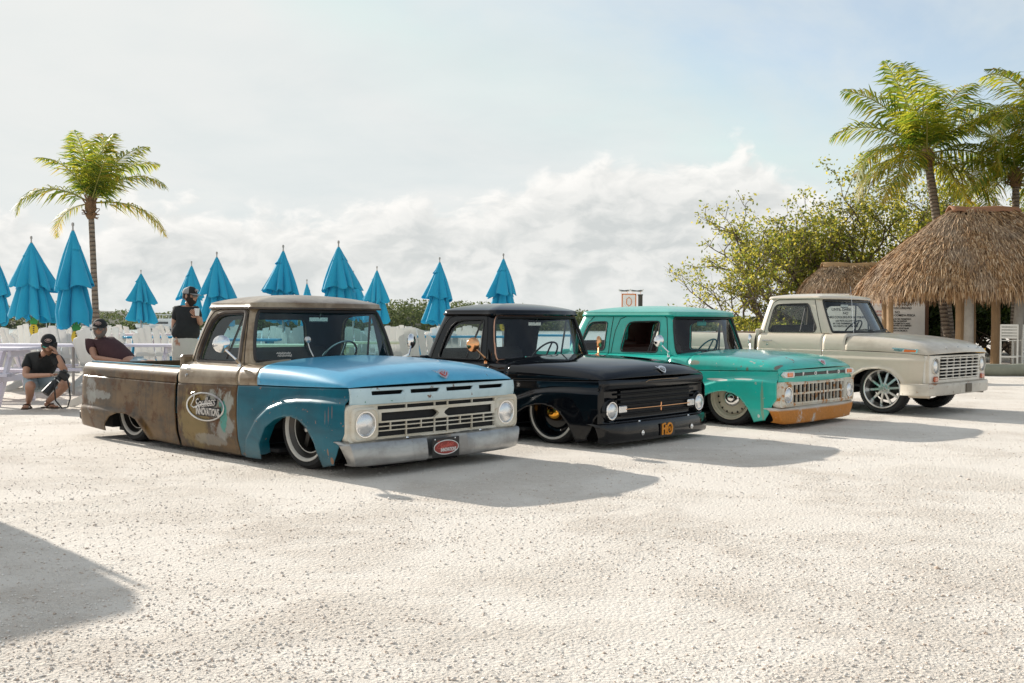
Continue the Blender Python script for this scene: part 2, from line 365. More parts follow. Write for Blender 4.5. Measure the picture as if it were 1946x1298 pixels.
M['t3_hood'] = weathered('chipped_teal_paint', TEAL, (.03, .38, .31), .32, coat=.5, rust=(.62, .65), rust_col=(.17, .07, .035), rust_scale=5., streak=.1, chips=(11., .65, (.40, .42, .36)), aniso=(.7, 1, 1),
    patches=[(.66, .735, .03, .03, (.16, .06, .03), .8), (.30, .70, .02, .04, (.20, .10, .05), .7), (-.45, .76, .08, .03, (.30, .2, .12), .7)])
M['t3_grille'] = weathered('rusty_cream_paint', (.68, .64, .55), (.58, .50, .39), .45, rust=(.53, .60), rust_col=(.42, .17, .04), rust_scale=9., streak=.3)
M['t3_bumper'] = weathered('rusty_white_bumper', (.60, .57, .52), (.5, .45, .38), .42, rust=(.36, .46), rust_col=(.46, .17, .022), rust_scale=4.5, rustz=(.245, .215), streak=.4, aniso=(1, .8, .8))
M['cream_wheel'] = weathered('cream_wheel_paint', (.56, .51, .40), (.50, .44, .33), .4, rust=(.66, .72), streak=.05)
M['t3_inside'] = simple('dark_red_trim', (.06, .018, .012), .6)
M['t4_body'] = weathered('beige_paint', (.68, .595, .485), (.63, .55, .44), .36, coat=.35, rust=(.70, .74), rust_col=(.30, .17, .08), streak=.06, below=.5)
M['t4_hood'] = weathered('worn_beige_hood_paint', (.65, .575, .47), (.50, .43, .34), .36, coat=.35, rust=(.66, .76), rust_col=(.26, .19, .13), rust_scale=3., streak=.1)
M['t4_grille'] = weathered('white_grille_paint', (.76, .72, .65), (.70, .65, .57), .42, rust=(.64, .68), rust_col=(.42, .20, .08), rust_scale=6., streak=.05)
M['t4_bumper'] = weathered('chipped_white_bumper_paint', (.60, .55, .47), (.50, .45, .38), .42, rust=(.60, .64), rust_col=(.30, .13, .05), rust_scale=5., streak=.2, chips=(22., .66, (.2, .12, .07)), aniso=(1, .6, 2.5))
M['t4_inside'] = simple('charcoal_trim', (.03, .028, .026), .6)

# ================================================================== pickup truck
WB = 2.93
def build_truck(cfg):
    c = cfg; mt = c['mats']; zo = c.get('zo', 0.)
    root = empty(c['name'], (c['pos'][0], c['pos'][1], 0), math.radians(c['pos'][2]))
    tag(root, c['label'], c['cat'], c.get('group'))
    W = curve(c['plan'], .05); side = curve(c['side'], c.get('side_sm', .018)); zs = curve(c['seam'], .06)
    arch = np.array(c['arch']); crestF = np.array(c['crestF']); crestR = c.get('crestR'); fl = c.get('flare', .038)
    def flare(X, Z):
        # bulge round the wheel openings, inside the crest line
        out = np.zeros(X.shape)
        for cr, amt in ((crestF, fl), (crestR, fl*.7)):
            if cr is None: continue
            cr = np.array(cr); closed = np.vstack([cr, [cr[-1][0], -.6], [cr[0][0], -.6]])
            d = sdist(cr, X, Z); ins = inside(closed, X, Z); out += np.where(ins, sst(d/.045), 0)*amt
        return out
    def body(X, Z): return -(side(Z)*W(X)+flare(X, Z))
    def Pxz(X, Z): return np.stack([X, body(X, Z), Z], -1)
    def add_panel(name, x0, x1, z0, z1, mat, holes=(), st=.018, both=True, thick=.004):
        """side panel between x0,x1 and heights z0(x),z1(x)"""
        def P(U, V):
            a = z0(U) if callable(z0) else z0; b_ = z1(U) if callable(z1) else z1
            return Pxz(U, a+(b_-a)*V)
        zz0 = z0(np.array([x0]))[0] if callable(z0) else z0
        us = np.linspace(x0, x1, max(3, int(abs(x1-x0)/st)+2)); n_v = max(6, int(.62/st)); 
        # holes are given in (x,z): convert to (x, v)
        hs = []
        for h in holes:
            h = np.array(h); a = z0(h[:, 0]) if callable(z0) else z0; b_ = z1(h[:, 0]) if callable(z1) else z1
            hs.append(np.stack([h[:, 0], (h[:, 1]-a)/(b_-a)], -1))
        v, f = surf(P, us, np.linspace(0, 1, n_v), hs)
        outs = []
        for sgn in ((1, -1) if both else (1,)):
            mb = MB(); mb.add(v*np.array([1, sgn, 1]), f); o = mb.build(name, mat, root, angle=50)
            so_ = o.modifiers.new('thickness', 'SOLIDIFY'); so_.thickness = thick; so_.offset = 0.
            outs.append(o)
        return outs
    xg = .004; zb = curve(c['bottom'], .02)
    dx0, dx1 = c['door']; bx0, bx1 = c['bed']; fx1 = c['fender_front']
    archp = dense(arch, False, .03); archv = np.array([q for q in archp if q[1] > .06+max(0, c['zbot']-.12)*.9]); ahole = np.vstack([archp, [archp[-1][0]+.02, -.4], [archp[0][0]-.02, -.4]])
    # fender (below the seam) with the wheel opening
    fen = add_panel('front_fender', dx1+xg, fx1, zb, lambda X: zs(X)-.003, mt['fender'], [ahole]+c.get('fender_cuts', []), .014)
    # wrap of the fender to the front
    lipm = MB(); A = []
    for i in range(len(archv)):
        x_, z_ = archv[i]; y_ = float(body(np.array([x_]), np.array([z_]))[0]); A.append([(x_, y_-.002, z_), (x_, y_+.05, z_), (x_, y_+.10, z_+.015)])
    A = np.array(A)
    for k_, sg_ in enumerate((1, -1)): MB().grid(A*np.array([1, sg_, 1])).build('fender_lip', mt['fender'], fen[k_])
    # upper shoulder profile above the seam: control rows to hood
    rows = np.array(c['hood_rows']); rows = catmull(rows, [7, 7, 7, 6, 6, 5][:len(rows)-1]); R2 = np.array([catmull(r, 5) for r in rows])
    hood = np.concatenate([R2, (R2*np.array([1, -1, 1]))[:, ::-1][:, 1:]], 1)
    hm = MB().grid(hood); ho = hm.build('hood', mt['hood'], root, angle=60); s_ = ho.modifiers.new('thickness', 'SOLIDIFY'); s_.thickness = .006; s_.offset = 0.
    for (cx_, wd) in c.get('hood_creases', ()): pass
    # door lower panel: from the sill up to the seam, then shoulder to the belt
    belt = c['belt']
    sh = catmull(np.array(c['shoulder']), 5)  # (y fraction, z) from seam to belt
    def shoulder(name, x0, x1, mat, top=None):
        us = np.linspace(x0, x1, max(3, int((x1-x0)/.04)+2)); A = []
        for x_ in us:
            zz_ = float(zs(np.array([x_]))[0]); k = (belt-zz_)/(sh[-1][1]-sh[0][1])
            A.append([(x_, -yy*float(W(np.array([x_]))[0]), zz_+(q-sh[0][1])*k) for yy, q in sh])
        A = np.array(A); r = []
        for sgn in (1, -1):
            o = MB().grid(A*np.array([1, sgn, 1])).build(name, mat, root, angle=50); s1 = o.modifiers.new('thickness', 'SOLIDIFY'); s1.thickness = .004; s1.offset = 0.; r.append(o)
        return r
    # cowl (between door and hood)
    cow = shoulder('cowl_side', dx1+xg, c['hood_rows'][0][0][0]-.005, mt['cab'])
    dl = add_panel('door', dx0, dx1-xg, zb, zs, mt['door'])
    for k_, o in enumerate(shoulder('door_shoulder', dx0, dx1-xg, mt['door_top'])): o.parent = dl[k_]
    if c.get('rear_cab'):   # crew body between the door and the bed
        q0, q1 = c['rear_cab']; add_panel('rear_body_side', q0, q1-xg*2, zb, zs, mt['door']); shoulder('rear_body_shoulder', q0, q1-xg*2, mt['door'])
    # cowl top: strip in front of the windshield
    zc = c['cowl_top']; A = []
    ys = np.linspace(-1, 1, 25); hr = hood[0]; hx = np.interp(ys*.93, np.sort(hr[:, 1]), hr[np.argsort(hr[:, 1]), 0]); hz = np.interp(ys*.93, np.sort(hr[:, 1]), hr[np.argsort(hr[:, 1]), 2])
    A = [[(hx[i]-.006, y_*.93, hz[i]-.004), (hx[i]-.08, y_*.92, hz[i]-.012), (min(c['cab']['xf0']+c['cab']['bow0']*(1-y_*y_), hx[i]-.1)-.03, y_*.90, belt+(zc-belt)*(1-y_**4)), (c['cab']['xf0']-.25, y_*.88, belt-.02)] for i, y_ in enumerate(ys)]
    MB().grid(np.array([catmull(np.array(a), 4) for a in A])).build('cowl', mt['cab'], root, angle=50)
    # ------------------------------------------------ greenhouse
    g = c['cab']; z0, z1 = g['z0'], g['z1']
    def par(t_):
        L = lambda a, b_: a+(b_-a)*t_
        return L(g['xf0'], g['xf1']), L(g['bow0'], g['bow1']), L(g['xr0'], g['xr1']), L(g['W0'], g['W1'])-.012*4*t_*(1-t_)*-1, g['rc'], g['rf']
    def outline(u, z_):
        t_ = (z_-z0)/(z1-z0); xf, bow, xr, Wd, rc, rf = par(t_); u = np.mod(u, 10); mir = u > 5; uu = np.where(mir, 10-u, u)
        x_ = np.zeros(u.shape); y_ = np.zeros(u.shape)
        k = uu <= 1; x_ = np.where(k, xr, x_); y_ = np.where(k, -(Wd-rc)*uu, y_)
        k = (uu > 1) & (uu <= 2); a = (uu-1)*PI/2; x_ = np.where(k, xr+rc*(1-np.cos(a)), x_); y_ = np.where(k, -(Wd-rc)-rc*np.sin(a), y_)
        k = (uu > 2) & (uu <= 3); x_ = np.where(k, xr+rc+(xf-rf-xr-rc)*(uu-2), x_); y_ = np.where(k, -Wd, y_)
        k = (uu > 3) & (uu <= 4); a = (uu-3)*PI/2; x_ = np.where(k, xf-rf+rf*np.sin(a), x_); y_ = np.where(k, -(Wd-rf)-rf*np.cos(a), y_)
        k = uu > 4; s1 = (uu-4); x_ = np.where(k, xf+bow*(1-(1-s1)**2), x_); y_ = np.where(k, -(Wd-rf)*(1-s1), y_)
        y_ = np.where(mir, -y_, y_); return np.stack([x_, y_, z_], -1)
    def side_u(x_, z_):
        t_ = (z_-z0)/(z1-z0); xf, bow, xr, Wd, rc, rf = par(t_); return 2+(x_-xr-rc)/(xf-rf-xr-rc)
    def hole_side(poly, r):
        P_ = dense(roundpoly(poly, r), True, .03); return np.stack([side_u(P_[:, 0], P_[:, 1]), P_[:, 1]], -1)
    holes = []; glass_of = []
    for (poly, r) in c['side_windows']:
        h = hole_side(poly, r); holes.append(h); holes.append(np.stack([10-h[:, 0], h[:, 1]], -1))
    nside = len(holes)
    ws = dense(roundpoly(c['windshield'], c['ws_r']), True, .03)   # (u offset from centre 5, z)
    holes.append(np.stack([5+ws[:, 0], ws[:, 1]], -1))
    rw = dense(roundpoly(c['rear_window'], .3 if False else .08), True, .03); holes.append(np.stack([10+rw[:, 0], rw[:, 1]], -1))
    us = []
    for a, n in ((1.5, 5), (2, 55), (3, 8), (4, 34), (5, 34), (6, 8), (7, 55), (8, 10), (9, 20), (10, 20), (11, 6)):
        nx = {1.5: 2, 11: 11.5}.get(a, a+1); us += list(np.linspace(a, nx, n, endpoint=False))
    us = np.array(us+[11.5]); vs = np.linspace(z0, z1, 36)
    v, f = surf(outline, us, vs, holes)
    mb = MB(); mb.add(v, f); cab = mb.build('cab', mt['cab_up'], root, angle=50, mats=[mt['cab_up'], mt['inside']])
    s_ = cab.modifiers.new('thickness', 'SOLIDIFY'); s_.thickness = .035; s_.offset = -1. if g.get('inv') else -1.; s_.material_offset = 1; s_.material_offset_rim = 0
    # panes and seals
    def pane(name, k, mat, pull=.012):
        v, f = surf(outline, us, vs, holes, k); cx_ = np.array([(g['xf0']+g['xr0'])/2, 0, 0]); d = v-cx_; d[:, 2] = 0; d /= np.linalg.norm(d, axis=1)[:, None]; v = v-d*pull
        return MB().add(v, f).build(name, mat, root, angle=60)
    for k in range(nside): 
        if k//2 not in c.get('open_windows', ()): pane('side_window', k, mt.get('glass', M['glass']))
    wsg = pane('windshield', nside, mt.get('glass', M['glass'])); pane('rear_window', nside+1, mt.get('glass', M['glass']))
    def seal(h, r, mat, parent, name='window_seal'):
        P_ = outline(h[:, 0], h[:, 1]); cx_ = np.array([(g['xf0']+g['xr0'])/2, 0, 0]); d = P_-cx_; d[:, 2] = 0; d /= np.linalg.norm(d, axis=1)[:, None]
        return MB().tube([Vector(p) for p in (P_+d*r*(.75 if name == 'windshield_trim' else .2))[::2]], r, 6, closed=True).build(name, mat, parent)
    seal(holes[nside], .016, mt.get('ws_seal', M['seal']), wsg)
    if mt.get('ws_trim'): seal(dense(holes[nside]*1.0, True, .05), .0, M['seal'], wsg) if False else seal(np.stack([5+(holes[nside][:, 0]-5)*1.02, (holes[nside][:, 1]-(z0+z1)/2)*1.035+(z0+z1)/2], -1), .011, mt['ws_trim'], wsg, 'windshield_trim')
    seal(holes[nside+1], .012, M['seal'], cab, 'rear_window_seal')
    for k in range(nside): seal(holes[k], .009, M['seal'], cab, 'side_window_seal')
    if mt.get('door_frame'):
        for k in range(nside):
            h = holes[k]; c_ = h.mean(0); seal(c_+(h-c_)*np.array([1.10, 1.09]), .021, mt['door_frame'], cab, 'door_frame')
    # vent-window divider
    for sgn in (1, -1):
        for (a, b_) in c['vent_bars']:
            pa = outline(np.array([side_u(*a)]), np.array([a[1]]))[0]; pb = outline(np.array([side_u(*b_)]), np.array([b_[1]]))[0]
            MB().tube([(pa[0], sgn*(pa[1]+.012), pa[2]), (pb[0], sgn*(pb[1]+.012), pb[2])], .011, 6).build('vent_window_bar', M['seal'], cab)
    # door gap on the greenhouse
    for (poly) in c['door_lines']:
        P_ = dense(poly, False, .04); o_ = outline(side_u(P_[:, 0], P_[:, 1]), P_[:, 1])
        for sgn in (1, -1): MB().tube([(p[0], sgn*(p[1]-.001), p[2]) for p in o_], .005, 5).build('door_gap', M['black_in'], cab)
    # belt filler between shoulder and greenhouse
    A = []
    for x_ in np.linspace(c['rear_cab'][0] if c.get('rear_cab') else dx0, dx1+.05, 30):
        yb = float(sh[-1][0]*W(np.array([x_]))[0]); A.append([(x_, -yb, belt), (x_, -g['W0']+.02, belt+.012), (x_, -g['W0']+.06, belt+.004)])
    A = np.array(A)
    for sg_ in (1, -1): MB().grid(A*np.array([1, sg_, 1])).build('belt_rail', mt['door_top'], root)
    # rear cab panel below the belt
    xr = g['xr0']; MB().box((xr+.05, 0, (belt+.1+zo)/2+.06), (.06, 1.86, belt-.1), bevel=.02).build('cab_back', mt['cab'], root)
    # roof: concentric shells with drip rail
    n = 80; un = np.linspace(0, 10, n, endpoint=False); base = outline(un, np.full(n, z1)); ctr = np.array([(g['xf1']+g['xr1'])/2+.02, 0, 0])
    rings = []; rz = g['roof_h']
    lip = g.get('front_lip', .05)
    for (grow, dz) in ((.0, -.004), (.022, -.004), (.026, .012), (.012, .020), (.006, .040*rz/.11)):
        d = base-ctr; d[:, 2] = 0; L = np.linalg.norm(d, axis=1)[:, None]; fr = sst((base[:, 0]-(g['xf1']-.12))/.12)[:, None]
        p = base+d/L*(grow+fr*lip*(1 if grow > 0 else 0)); p[:, 2] += dz-fr[:, 0]*0.0; rings.append(p)
    last = rings[-1].copy()
    for s1 in (.985, .96, .92, .86, .78, .66, .5, .32, .15, .0):
        p = ctr+(last-ctr)*np.array([s1, s1, 0]); 
        p[:, 2] = z1+.040*rz/.11+(rz-.040*rz/.11)*(1-s1**2.1)**.85; rings.append(p)
    A = np.array(rings); A = np.concatenate([A, A[:, :1]], 1)
    ro = MB().grid(A).build('roof', mt['roof'], root, angle=55)
    MB().grid(A[1:4]*np.array([1, 1, 1])+np.array([0, 0, -.0025])).build('drip_rail', mt.get('rail', mt['cab_up']), ro)
    hl_ = base.copy(); d = hl_-ctr; hl_[:, :2] -= (d/np.linalg.norm(d, axis=1)[:, None]*.03)[:, :2]; MB().add(hl_+np.array([0, 0, .01]), [tuple(range(n))]).build('headliner', mt['inside'], ro, smooth=False)
    # ------------------------------------------------ interior
    xi0, xi1 = g['xr0']+.1, g['xf0']-.05
    fl_z = c['floor']
    MB().box(((xi0+xi1)/2+.2, 0, fl_z), (xi1-xi0+.6, 1.8, .03)).build('cab_floor', M['black_in'], root)
    MB().box((g['xf0']+.10, 0, (fl_z+belt)/2), (.04, 1.8, belt-fl_z-.06)).build('firewall', M['black_in'], root)
    if c.get('rear_cab'): 
        MB().box((-2.35, 0, fl_z+.38), (.45, 1.45, .30), bevel=.06).box((-2.55, 0, fl_z+.62), (.14, 1.45, .5), ry=-.15, bevel=.05).build('rear_seat', mt['seat'], root)
    sx = c.get('seat_x', -1.55)
    st_ = MB().box((sx, 0, belt-.34), (.5, 1.5, .16), bevel=.06).box((sx-.24, 0, belt-.10), (.14, 1.5, .44), ry=-.16, bevel=.05)
    st_.build('bench_seat', mt['seat'], root)
    dsh = MB().prism([(g['xf0']+g['bow0']*.5-.02, belt+.015), (g['xf0']-.22, belt+.02), (g['xf0']-.27, belt-.04), (g['xf0']-.22, belt-.22), (g['xf0']+.08, belt-.22)], -.82, .82, 'Y').build('dashboard', mt['dash'], root, smooth=False)
    swx, swz = g['xf0']-.34, belt+.03; Mx = Matrix.Translation((swx, .38, swz)) @ Matrix.Rotation(math.radians(-52), 4, 'Y')
    mb = MB(); mb.tube([Mx @ Vector((.205*math.cos(a), .205*math.sin(a), 0)) for a in np.linspace(0, 2*PI, 36, endpoint=False)], .011, 8, closed=True)
    for a in (0.2, PI-.2, -PI/2): mb.tube([Mx @ Vector((.20*math.cos(a+PI/2), .20*math.sin(a+PI/2), 0)), Mx @ Vector((0, 0, -.03))], .010, 6)
    mb.tube([Mx @ Vector((0, 0, -.02)), Mx @ Vector((0, 0, -.5))], .03, 8); mb.build('steering_wheel', mt.get('wheel_rim', M['blk']), root)
    mx_, mz_ = g['xf1']+.02, z1-.10
    rm = MB().box((mx_-.05, 0, mz_), (.025, .22, .06), bevel=.012).tube([(mx_-.04, 0, mz_+.01), (mx_+.01, 0, z1-.01)], .006, 6); rm.build('rear_view_mirror', mt.get('rvm', M['dull_chrome']), root)
    # ------------------------------------------------ wipers
    for (ya, yb) in ((-.46, -.02), (.12, .55)):
        def wsx(y_): return g['xf0']+g['bow0']*(1-(y_/g['W0'])**2)+.03
        p0 = (wsx(yb)-.02, yb-.0, z0+.02) if False else (wsx(ya)+.03, yb, z0+.015)
        mb = MB().tube([(wsx(yb)+.02, yb, z0+.02), (wsx(ya)+.012, (ya+yb)/2, z0+.065), (wsx(ya)+.01, ya+.02, z0+.055)], [.008, .006, .004], 6)
        mb.tube([(wsx(yb-.1)+.008, yb-.08, z0+.052), (wsx(ya)+.01, ya-.12, z0+.045)], .006, 6); mb.build('wiper', M['seal'], root)
    # ------------------------------------------------ bed
    bt = c['bed_top']; bedside = add_panel('bed_side', bx0+.09, bx1, zb, zs, mt['bed'], [np.vstack([dense(c['rarch'], False, .03), [c['rarch'][-1][0]+.02, -.4], [c['rarch'][0][0]-.02, -.4]])])
    us2 = np.linspace(bx0+.09, bx1, 40)
    prof = catmull(np.array(c['bed_shoulder']), 5); A = []
    for x_ in us2:
        zz_ = float(zs(np.array([x_]))[0]); k = (bt-zz_)/(prof[:, 1].max()-prof[0][1]); Wx = float(W(np.array([x_]))[0])
        A.append([(x_, -yy*Wx, zz_+(q-prof[0][1])*k) for yy, q in prof])
    A = np.array(A)
    for k_, sgn in enumerate((1, -1)): MB().grid(A*np.array([1, sgn, 1])).build('bed_rail', mt['bed'], bedside[k_], angle=50)
    # rounded rear corners
    A = []; bw = bx0+.09
    zl = np.concatenate([np.linspace(float(zb(np.array([bw]))[0]), float(zs(np.array([bw]))[0]), 14)])
    for z_ in zl:
        y_ = float(body(np.array([bw]), np.array([z_]))[0]); A.append([(bw-.09*math.sin(a), y_+.09*(1-math.cos(a)), z_) for a in np.linspace(0, PI/2, 8)])
    for (yy, q) in prof:
        zz_ = float(zs(np.array([bw]))[0]); k = (bt-zz_)/(prof[:, 1].max()-prof[0][1]); y_ = -yy*float(W(np.array([bw]))[0]); A.append([(bw-.09*math.sin(a), y_+.09*(1-math.cos(a)), zz_+(q-prof[0][1])*k) for a in np.linspace(0, PI/2, 8)])
    A = np.array(A)
    for k_, sg_ in enumerate((1, -1)): MB().grid(A*np.array([1, sg_, 1])).build('rear_corner', mt['bed'], bedside[k_], angle=50)
    zb0 = c['zbot']
    tg = MB().box((bx0+.02, 0, (bt+zb0)/2+.05), (.035, 1.72, bt-zb0-.12), bevel=.012); tgo = tg.build('tailgate', mt['bed'], root)
    MB().box((bx0-.03, 0, zb0+.10), (.08, 1.9, .13), bevel=.03).build('rear_bumper', mt.get('rear_bumper', M['blk']), root)
    inn = MB(); yi = .80; zi0 = bt-.50
    inn.box(((bx0+bx1)/2, yi, (bt+zi0)/2), (bx1-bx0-.14, .02, bt-zi0)).box(((bx0+bx1)/2, -yi, (bt+zi0)/2), (bx1-bx0-.14, .02, bt-zi0)).box((bx1-.04, 0, (bt+zi0)/2), (.03, 1.7, bt-zi0-.01)).box(((bx0+bx1)/2, 0, zi0), (bx1-bx0-.14, 1.62, .02))
    for s1 in (1, -1): inn.box(((bx0+bx1)/2, s1*.832, bt+.002), (bx1-bx0-.16, .075, .014))
    inn.build('bed_liner', mt['bed_in'], root)
    # chassis and axles, plus a rear box added to block light under the bed
    ch = MB().box((-1.75, 0, fl_z-.06), (4.4, 1.0, .10)).box((-WB-.56, 0, c['zbot']+.10), (.30, 1.78, .20)).box((.05, 0, fl_z+.18), (.8, .9, .45)).box((-WB, 0, c['wr']), (.12, 1.5, .12))
    ch.box((0, 0, c['wr']), (.12, 1.4, .10)); ch.build('chassis', M['black_in'], root)
    # inner wheel wells
    for (xc, zt) in ((0, float(archp[:, 1].max())), (-WB, c['rarch_top'])):
        A = []
        for a in np.linspace(-.25, PI+.25, 22):
            A.append([(xc+.46*math.cos(a), y_, max(.02, c['wr']+.02)+(zt+.10-c['wr'])*math.sin(a)) for y_ in (-.93, -.5)])
        A = np.array(A)
        for sg_ in (1, -1): MB().grid(A*np.array([1, sg_, 1])).box((xc, sg_*.5, zt-.1), (.95, .02, .5)).build('wheel_well', M['black_in'], root)
    # radiator support: dark box behind the grille
    MB().box((c['fender_front']-.22, 0, (c['zgrille'][0]+c['zgrille'][1])/2), (.3, 1.86, c['zgrille'][1]-c['zgrille'][0]-.0)).build('radiator', M['black_in'], root)
    # ------------------------------------------------ wheels
    for xc in (0, -WB):
        for sgn in (-1, 1):
            wr = c['wr'] if xc == 0 else c.get('wr_rear', c['wr'])
            make_wheel(c['wheel'], root, (xc, sgn*c['wy'], wr), sgn, wr, steer=c.get('steer', 0) if xc == 0 else 0)
    # ------------------------------------------------ mirrors, handles
    mirror_style = c.get('mirror')
    for sgn in (-1, 1):
        if mirror_style:
            col = mt['mirror']
            p0 = Vector((-.84, sgn*.965, belt-.02)); p1 = Vector((-.80, sgn*1.03, belt+.05)); p2 = Vector((-.87, sgn*1.13, belt+.165))
            mo = MB().tube([p0, p0+Vector((0, 0, .03)), p1], [.02, .016, .012], 8).tube([p1, p2], .010, 8).build('door_mirror', col, root)
            mb = MB(); mb.lathe([(0, .03), (.03, .028), (.06, .018), (.078, 0), (.078, -.008), (.072, -.012), (0, -.012)], axis='X', n=28); 
            me = mb.mesh('mirror_head'); me.transform(Matrix.Translation(p2+Vector((-.0, 0, .02))) @ Matrix.Rotation(sgn*math.radians(18), 4, 'Z')); finish('mirror_head', me, col, mo)
        hz_, hx_ = c['handle']
        yh = -float(body(np.array([hx_]), np.array([min(hz_, float(zs(np.array([hx_]))[0]))]))[0])+c.get('handle_dy', 0.)
        hb = MB().tube([(hx_-.075, sgn*yh, hz_), (hx_-.06, sgn*(yh+.03), hz_), (hx_+.06, sgn*(yh+.03), hz_), (hx_+.075, sgn*yh, hz_)], .009, 8).lathe([(0, .018), (.014, .016), (.017, 0)], (hx_+.005, sgn*(yh-.005), hz_-.06), 'Y', 14, sgn)
        hb.build('door_handle', mt.get('handle', M['dull_chrome']), dl[0] if sgn < 0 else dl[1])
    c['root'] = root; c['outline'] = outline; c['body'] = body; c['hoodA'] = hood; c['doors'] = dl; c['hood'] = ho
    return root
def make_wheel(style, root, pos, sgn, R, steer=0):
    """wheel built round the origin, outer face towards +y*sgn"""
    wh = MB(); w2 = .115
    rim = {'torq': .255, 'moon': .262, 'steel': .268, 'spoke': .263}[style]
    prof = [(rim-.01, -w2*.8), (rim+.02, -w2*.95), (R-.03, -w2), (R-.008, -w2*.8), (R, -w2*.5), (R, w2*.5), (R-.008, w2*.8), (R-.03, w2), (rim+.02, w2*.95), (rim-.004, w2*.82)]
    wh.lathe([(r, h) for r, h in prof], axis='Y', n=56, flip=sgn)
    tyre_me = wh.mesh('tyre')
    Mx = Matrix.Translation((pos[0], pos[1]-sgn*w2, pos[2])) @ Matrix.Rotation(math.radians(steer), 4, 'Z')
    def put(name, mb, mat, parent, **k):
        me = mb.mesh(name); me.transform(Mx); return finish(name, me, mat, parent, **k)
    tyre_me.transform(Mx); ty = finish('wheel', tyre_me, M['rubber'], root, angle=25)
    if style == 'spoke' or style == 'steel':
        tr = MB()
        for a in np.linspace(0, 2*PI, 70, endpoint=False):
            for h in (-.07, -.03, .03, .07): tr.box((math.cos(a+.01*h*50)*(R-.0005), sgn*h*1.0, math.sin(a+.01*h*50)*(R-.0005)), (.010, .026, .014), ry=-a)
        put('tread_block', tr, M['rubber'], ty, smooth=False)['kind'] = 'stuff'
    o = w2
    if style == 'torq':
        put('whitewall', MB().lathe([(rim-.006, o*.86), (rim+.004, o*.99), (rim+.010, o*1.02), (rim+.022, o*1.02), (rim+.024, o*.97)], axis='Y', n=56, flip=sgn), M['white_tire'], ty)
        put('rim', MB().lathe([(rim-.002, o*.86), (rim-.012, o*.80), (rim-.045, o*.55), (rim-.05, o*.5), (rim-.062, -o*.2), (rim-.07, -o*.9)], axis='Y', n=48, flip=sgn), M['dark_metal'], ty)
        put('rim_line', MB().lathe([(rim-.045, o*.57), (rim-.05, o*.60), (rim-.055, o*.57)], axis='Y', n=48, flip=sgn), M['white_tire'], ty)
        for k in range(5):
            a = 2*PI*k/5+.35; d = Vector((math.cos(a), 0, math.sin(a))); s = MB()
            s.beam(Vector((0, sgn*o*.35, 0))+d*.03, Vector((0, sgn*o*.05, 0))+d*(rim-.055), .052, .035, up=(0, 1, 0)); put('spoke', s, M['dark_metal'], ty)
        put('hub_cap', MB().lathe([(.0, o*.95), (.022, o*.93), (.03, o*.88), (.032, o*.6), (.05, o*.5), (.055, o*.2), (.055, -o*.2)], axis='Y', n=24, flip=sgn), M['dull_chrome'], ty)
        put('brake_drum', MB().lathe([(0, -o*.3), (.15, -o*.3), (.16, -o*.5), (.16, -o*.9)], axis='Y', n=24, flip=sgn), M['black_in'], ty)
    if style == 'moon':
        put('whitewall', MB().lathe([(rim+.004, o*.98), (rim+.008, o*1.02), (rim+.024, o*1.02), (rim+.028, o*.96)], axis='Y', n=56, flip=sgn), M['white_tire'], ty)
        put('rim', MB().lathe([(rim, o*.8), (rim-.015, o*.78), (rim-.03, o*.5), (rim-.05, o*.1), (rim-.07, o*.05), (.17, o*.25), (.12, o*.3), (.0, o*.3)], axis='Y', n=48, flip=sgn), M['t2_body'], ty)
        put('hub_cap', MB().lathe([(.0, o*1.35), (.02, o*1.34), (.03, o*1.2), (.035, o*1.05), (.06, o*.98), (.085, o*.8), (.10, o*.5), (.105, o*.2)], axis='Y', n=36, flip=sgn), M['gold'], ty)
    if style == 'steel':
        put('rim', MB().lathe([(rim+.004, o*.92), (rim+.004, o*1.0), (rim-.008, o*1.0), (rim-.012, o*.8), (rim-.035, o*.74), (rim-.040, o*.55), (rim-.055, o*.40), (rim-.06, o*.3)], axis='Y', n=60, flip=sgn), M['cream_wheel'], ty)
        put('wheel_disc', MB().lathe([(rim-.06, o*.30), (rim-.065, o*.42), (rim-.075, o*.48), (.15, o*.52), (.12, o*.5), (.0, o*.4)], axis='Y', n=60, flip=sgn), M['cream_wheel'], ty)
        for k in range(16):
            a = 2*PI*k/16; tri = [(rim-.066, -.013), (rim-.066, .013), (rim-.090, .004), (rim-.090, -.004)]
            pts = [(r*math.cos(a)-w_*math.sin(a), r*math.sin(a)+w_*math.cos(a)) for r, w_ in tri]
            put('vent_hole', MB().prism(pts, sgn*o*.44, sgn*o*.535, 'Y'), M['black_in'], ty, smooth=False)
        put('hub_cap', MB().lathe([(.0, o*1.0), (.03, o*.98), (.045, o*.92), (.05, o*.82), (.07, o*.84), (.10, o*.75), (.115, o*.6), (.118, o*.5)], axis='Y', n=40, flip=sgn), M['chrome'], ty)
    if style == 'spoke':
        put('rim', MB().lathe([(rim+.006, o*.9), (rim+.008, o*1.02), (rim-.004, o*1.05), (rim-.012, o*.98), (rim-.016, o*.6), (rim-.035, o*.4), (rim-.042, -o*.2), (rim-.06, -o*.9)], axis='Y', n=60, flip=sgn), M['alu'], ty)
        for k in range(10):
            a = 2*PI*k/10+.1; d = Vector((math.cos(a), 0, math.sin(a))); s = MB()
            s.beam(Vector((0, sgn*o*.42, 0))+d*.05, Vector((0, sgn*o*.15, 0))+d*(rim-.035), .030, .02, up=(0, 1, 0))
            s.beam(Vector((0, sgn*o*.48, 0))+d*.06, Vector((0, sgn*o*.22, 0))+d*(rim-.045), .010, .02, up=(0, 1, 0)); put('spoke', s, M['alu'], ty)
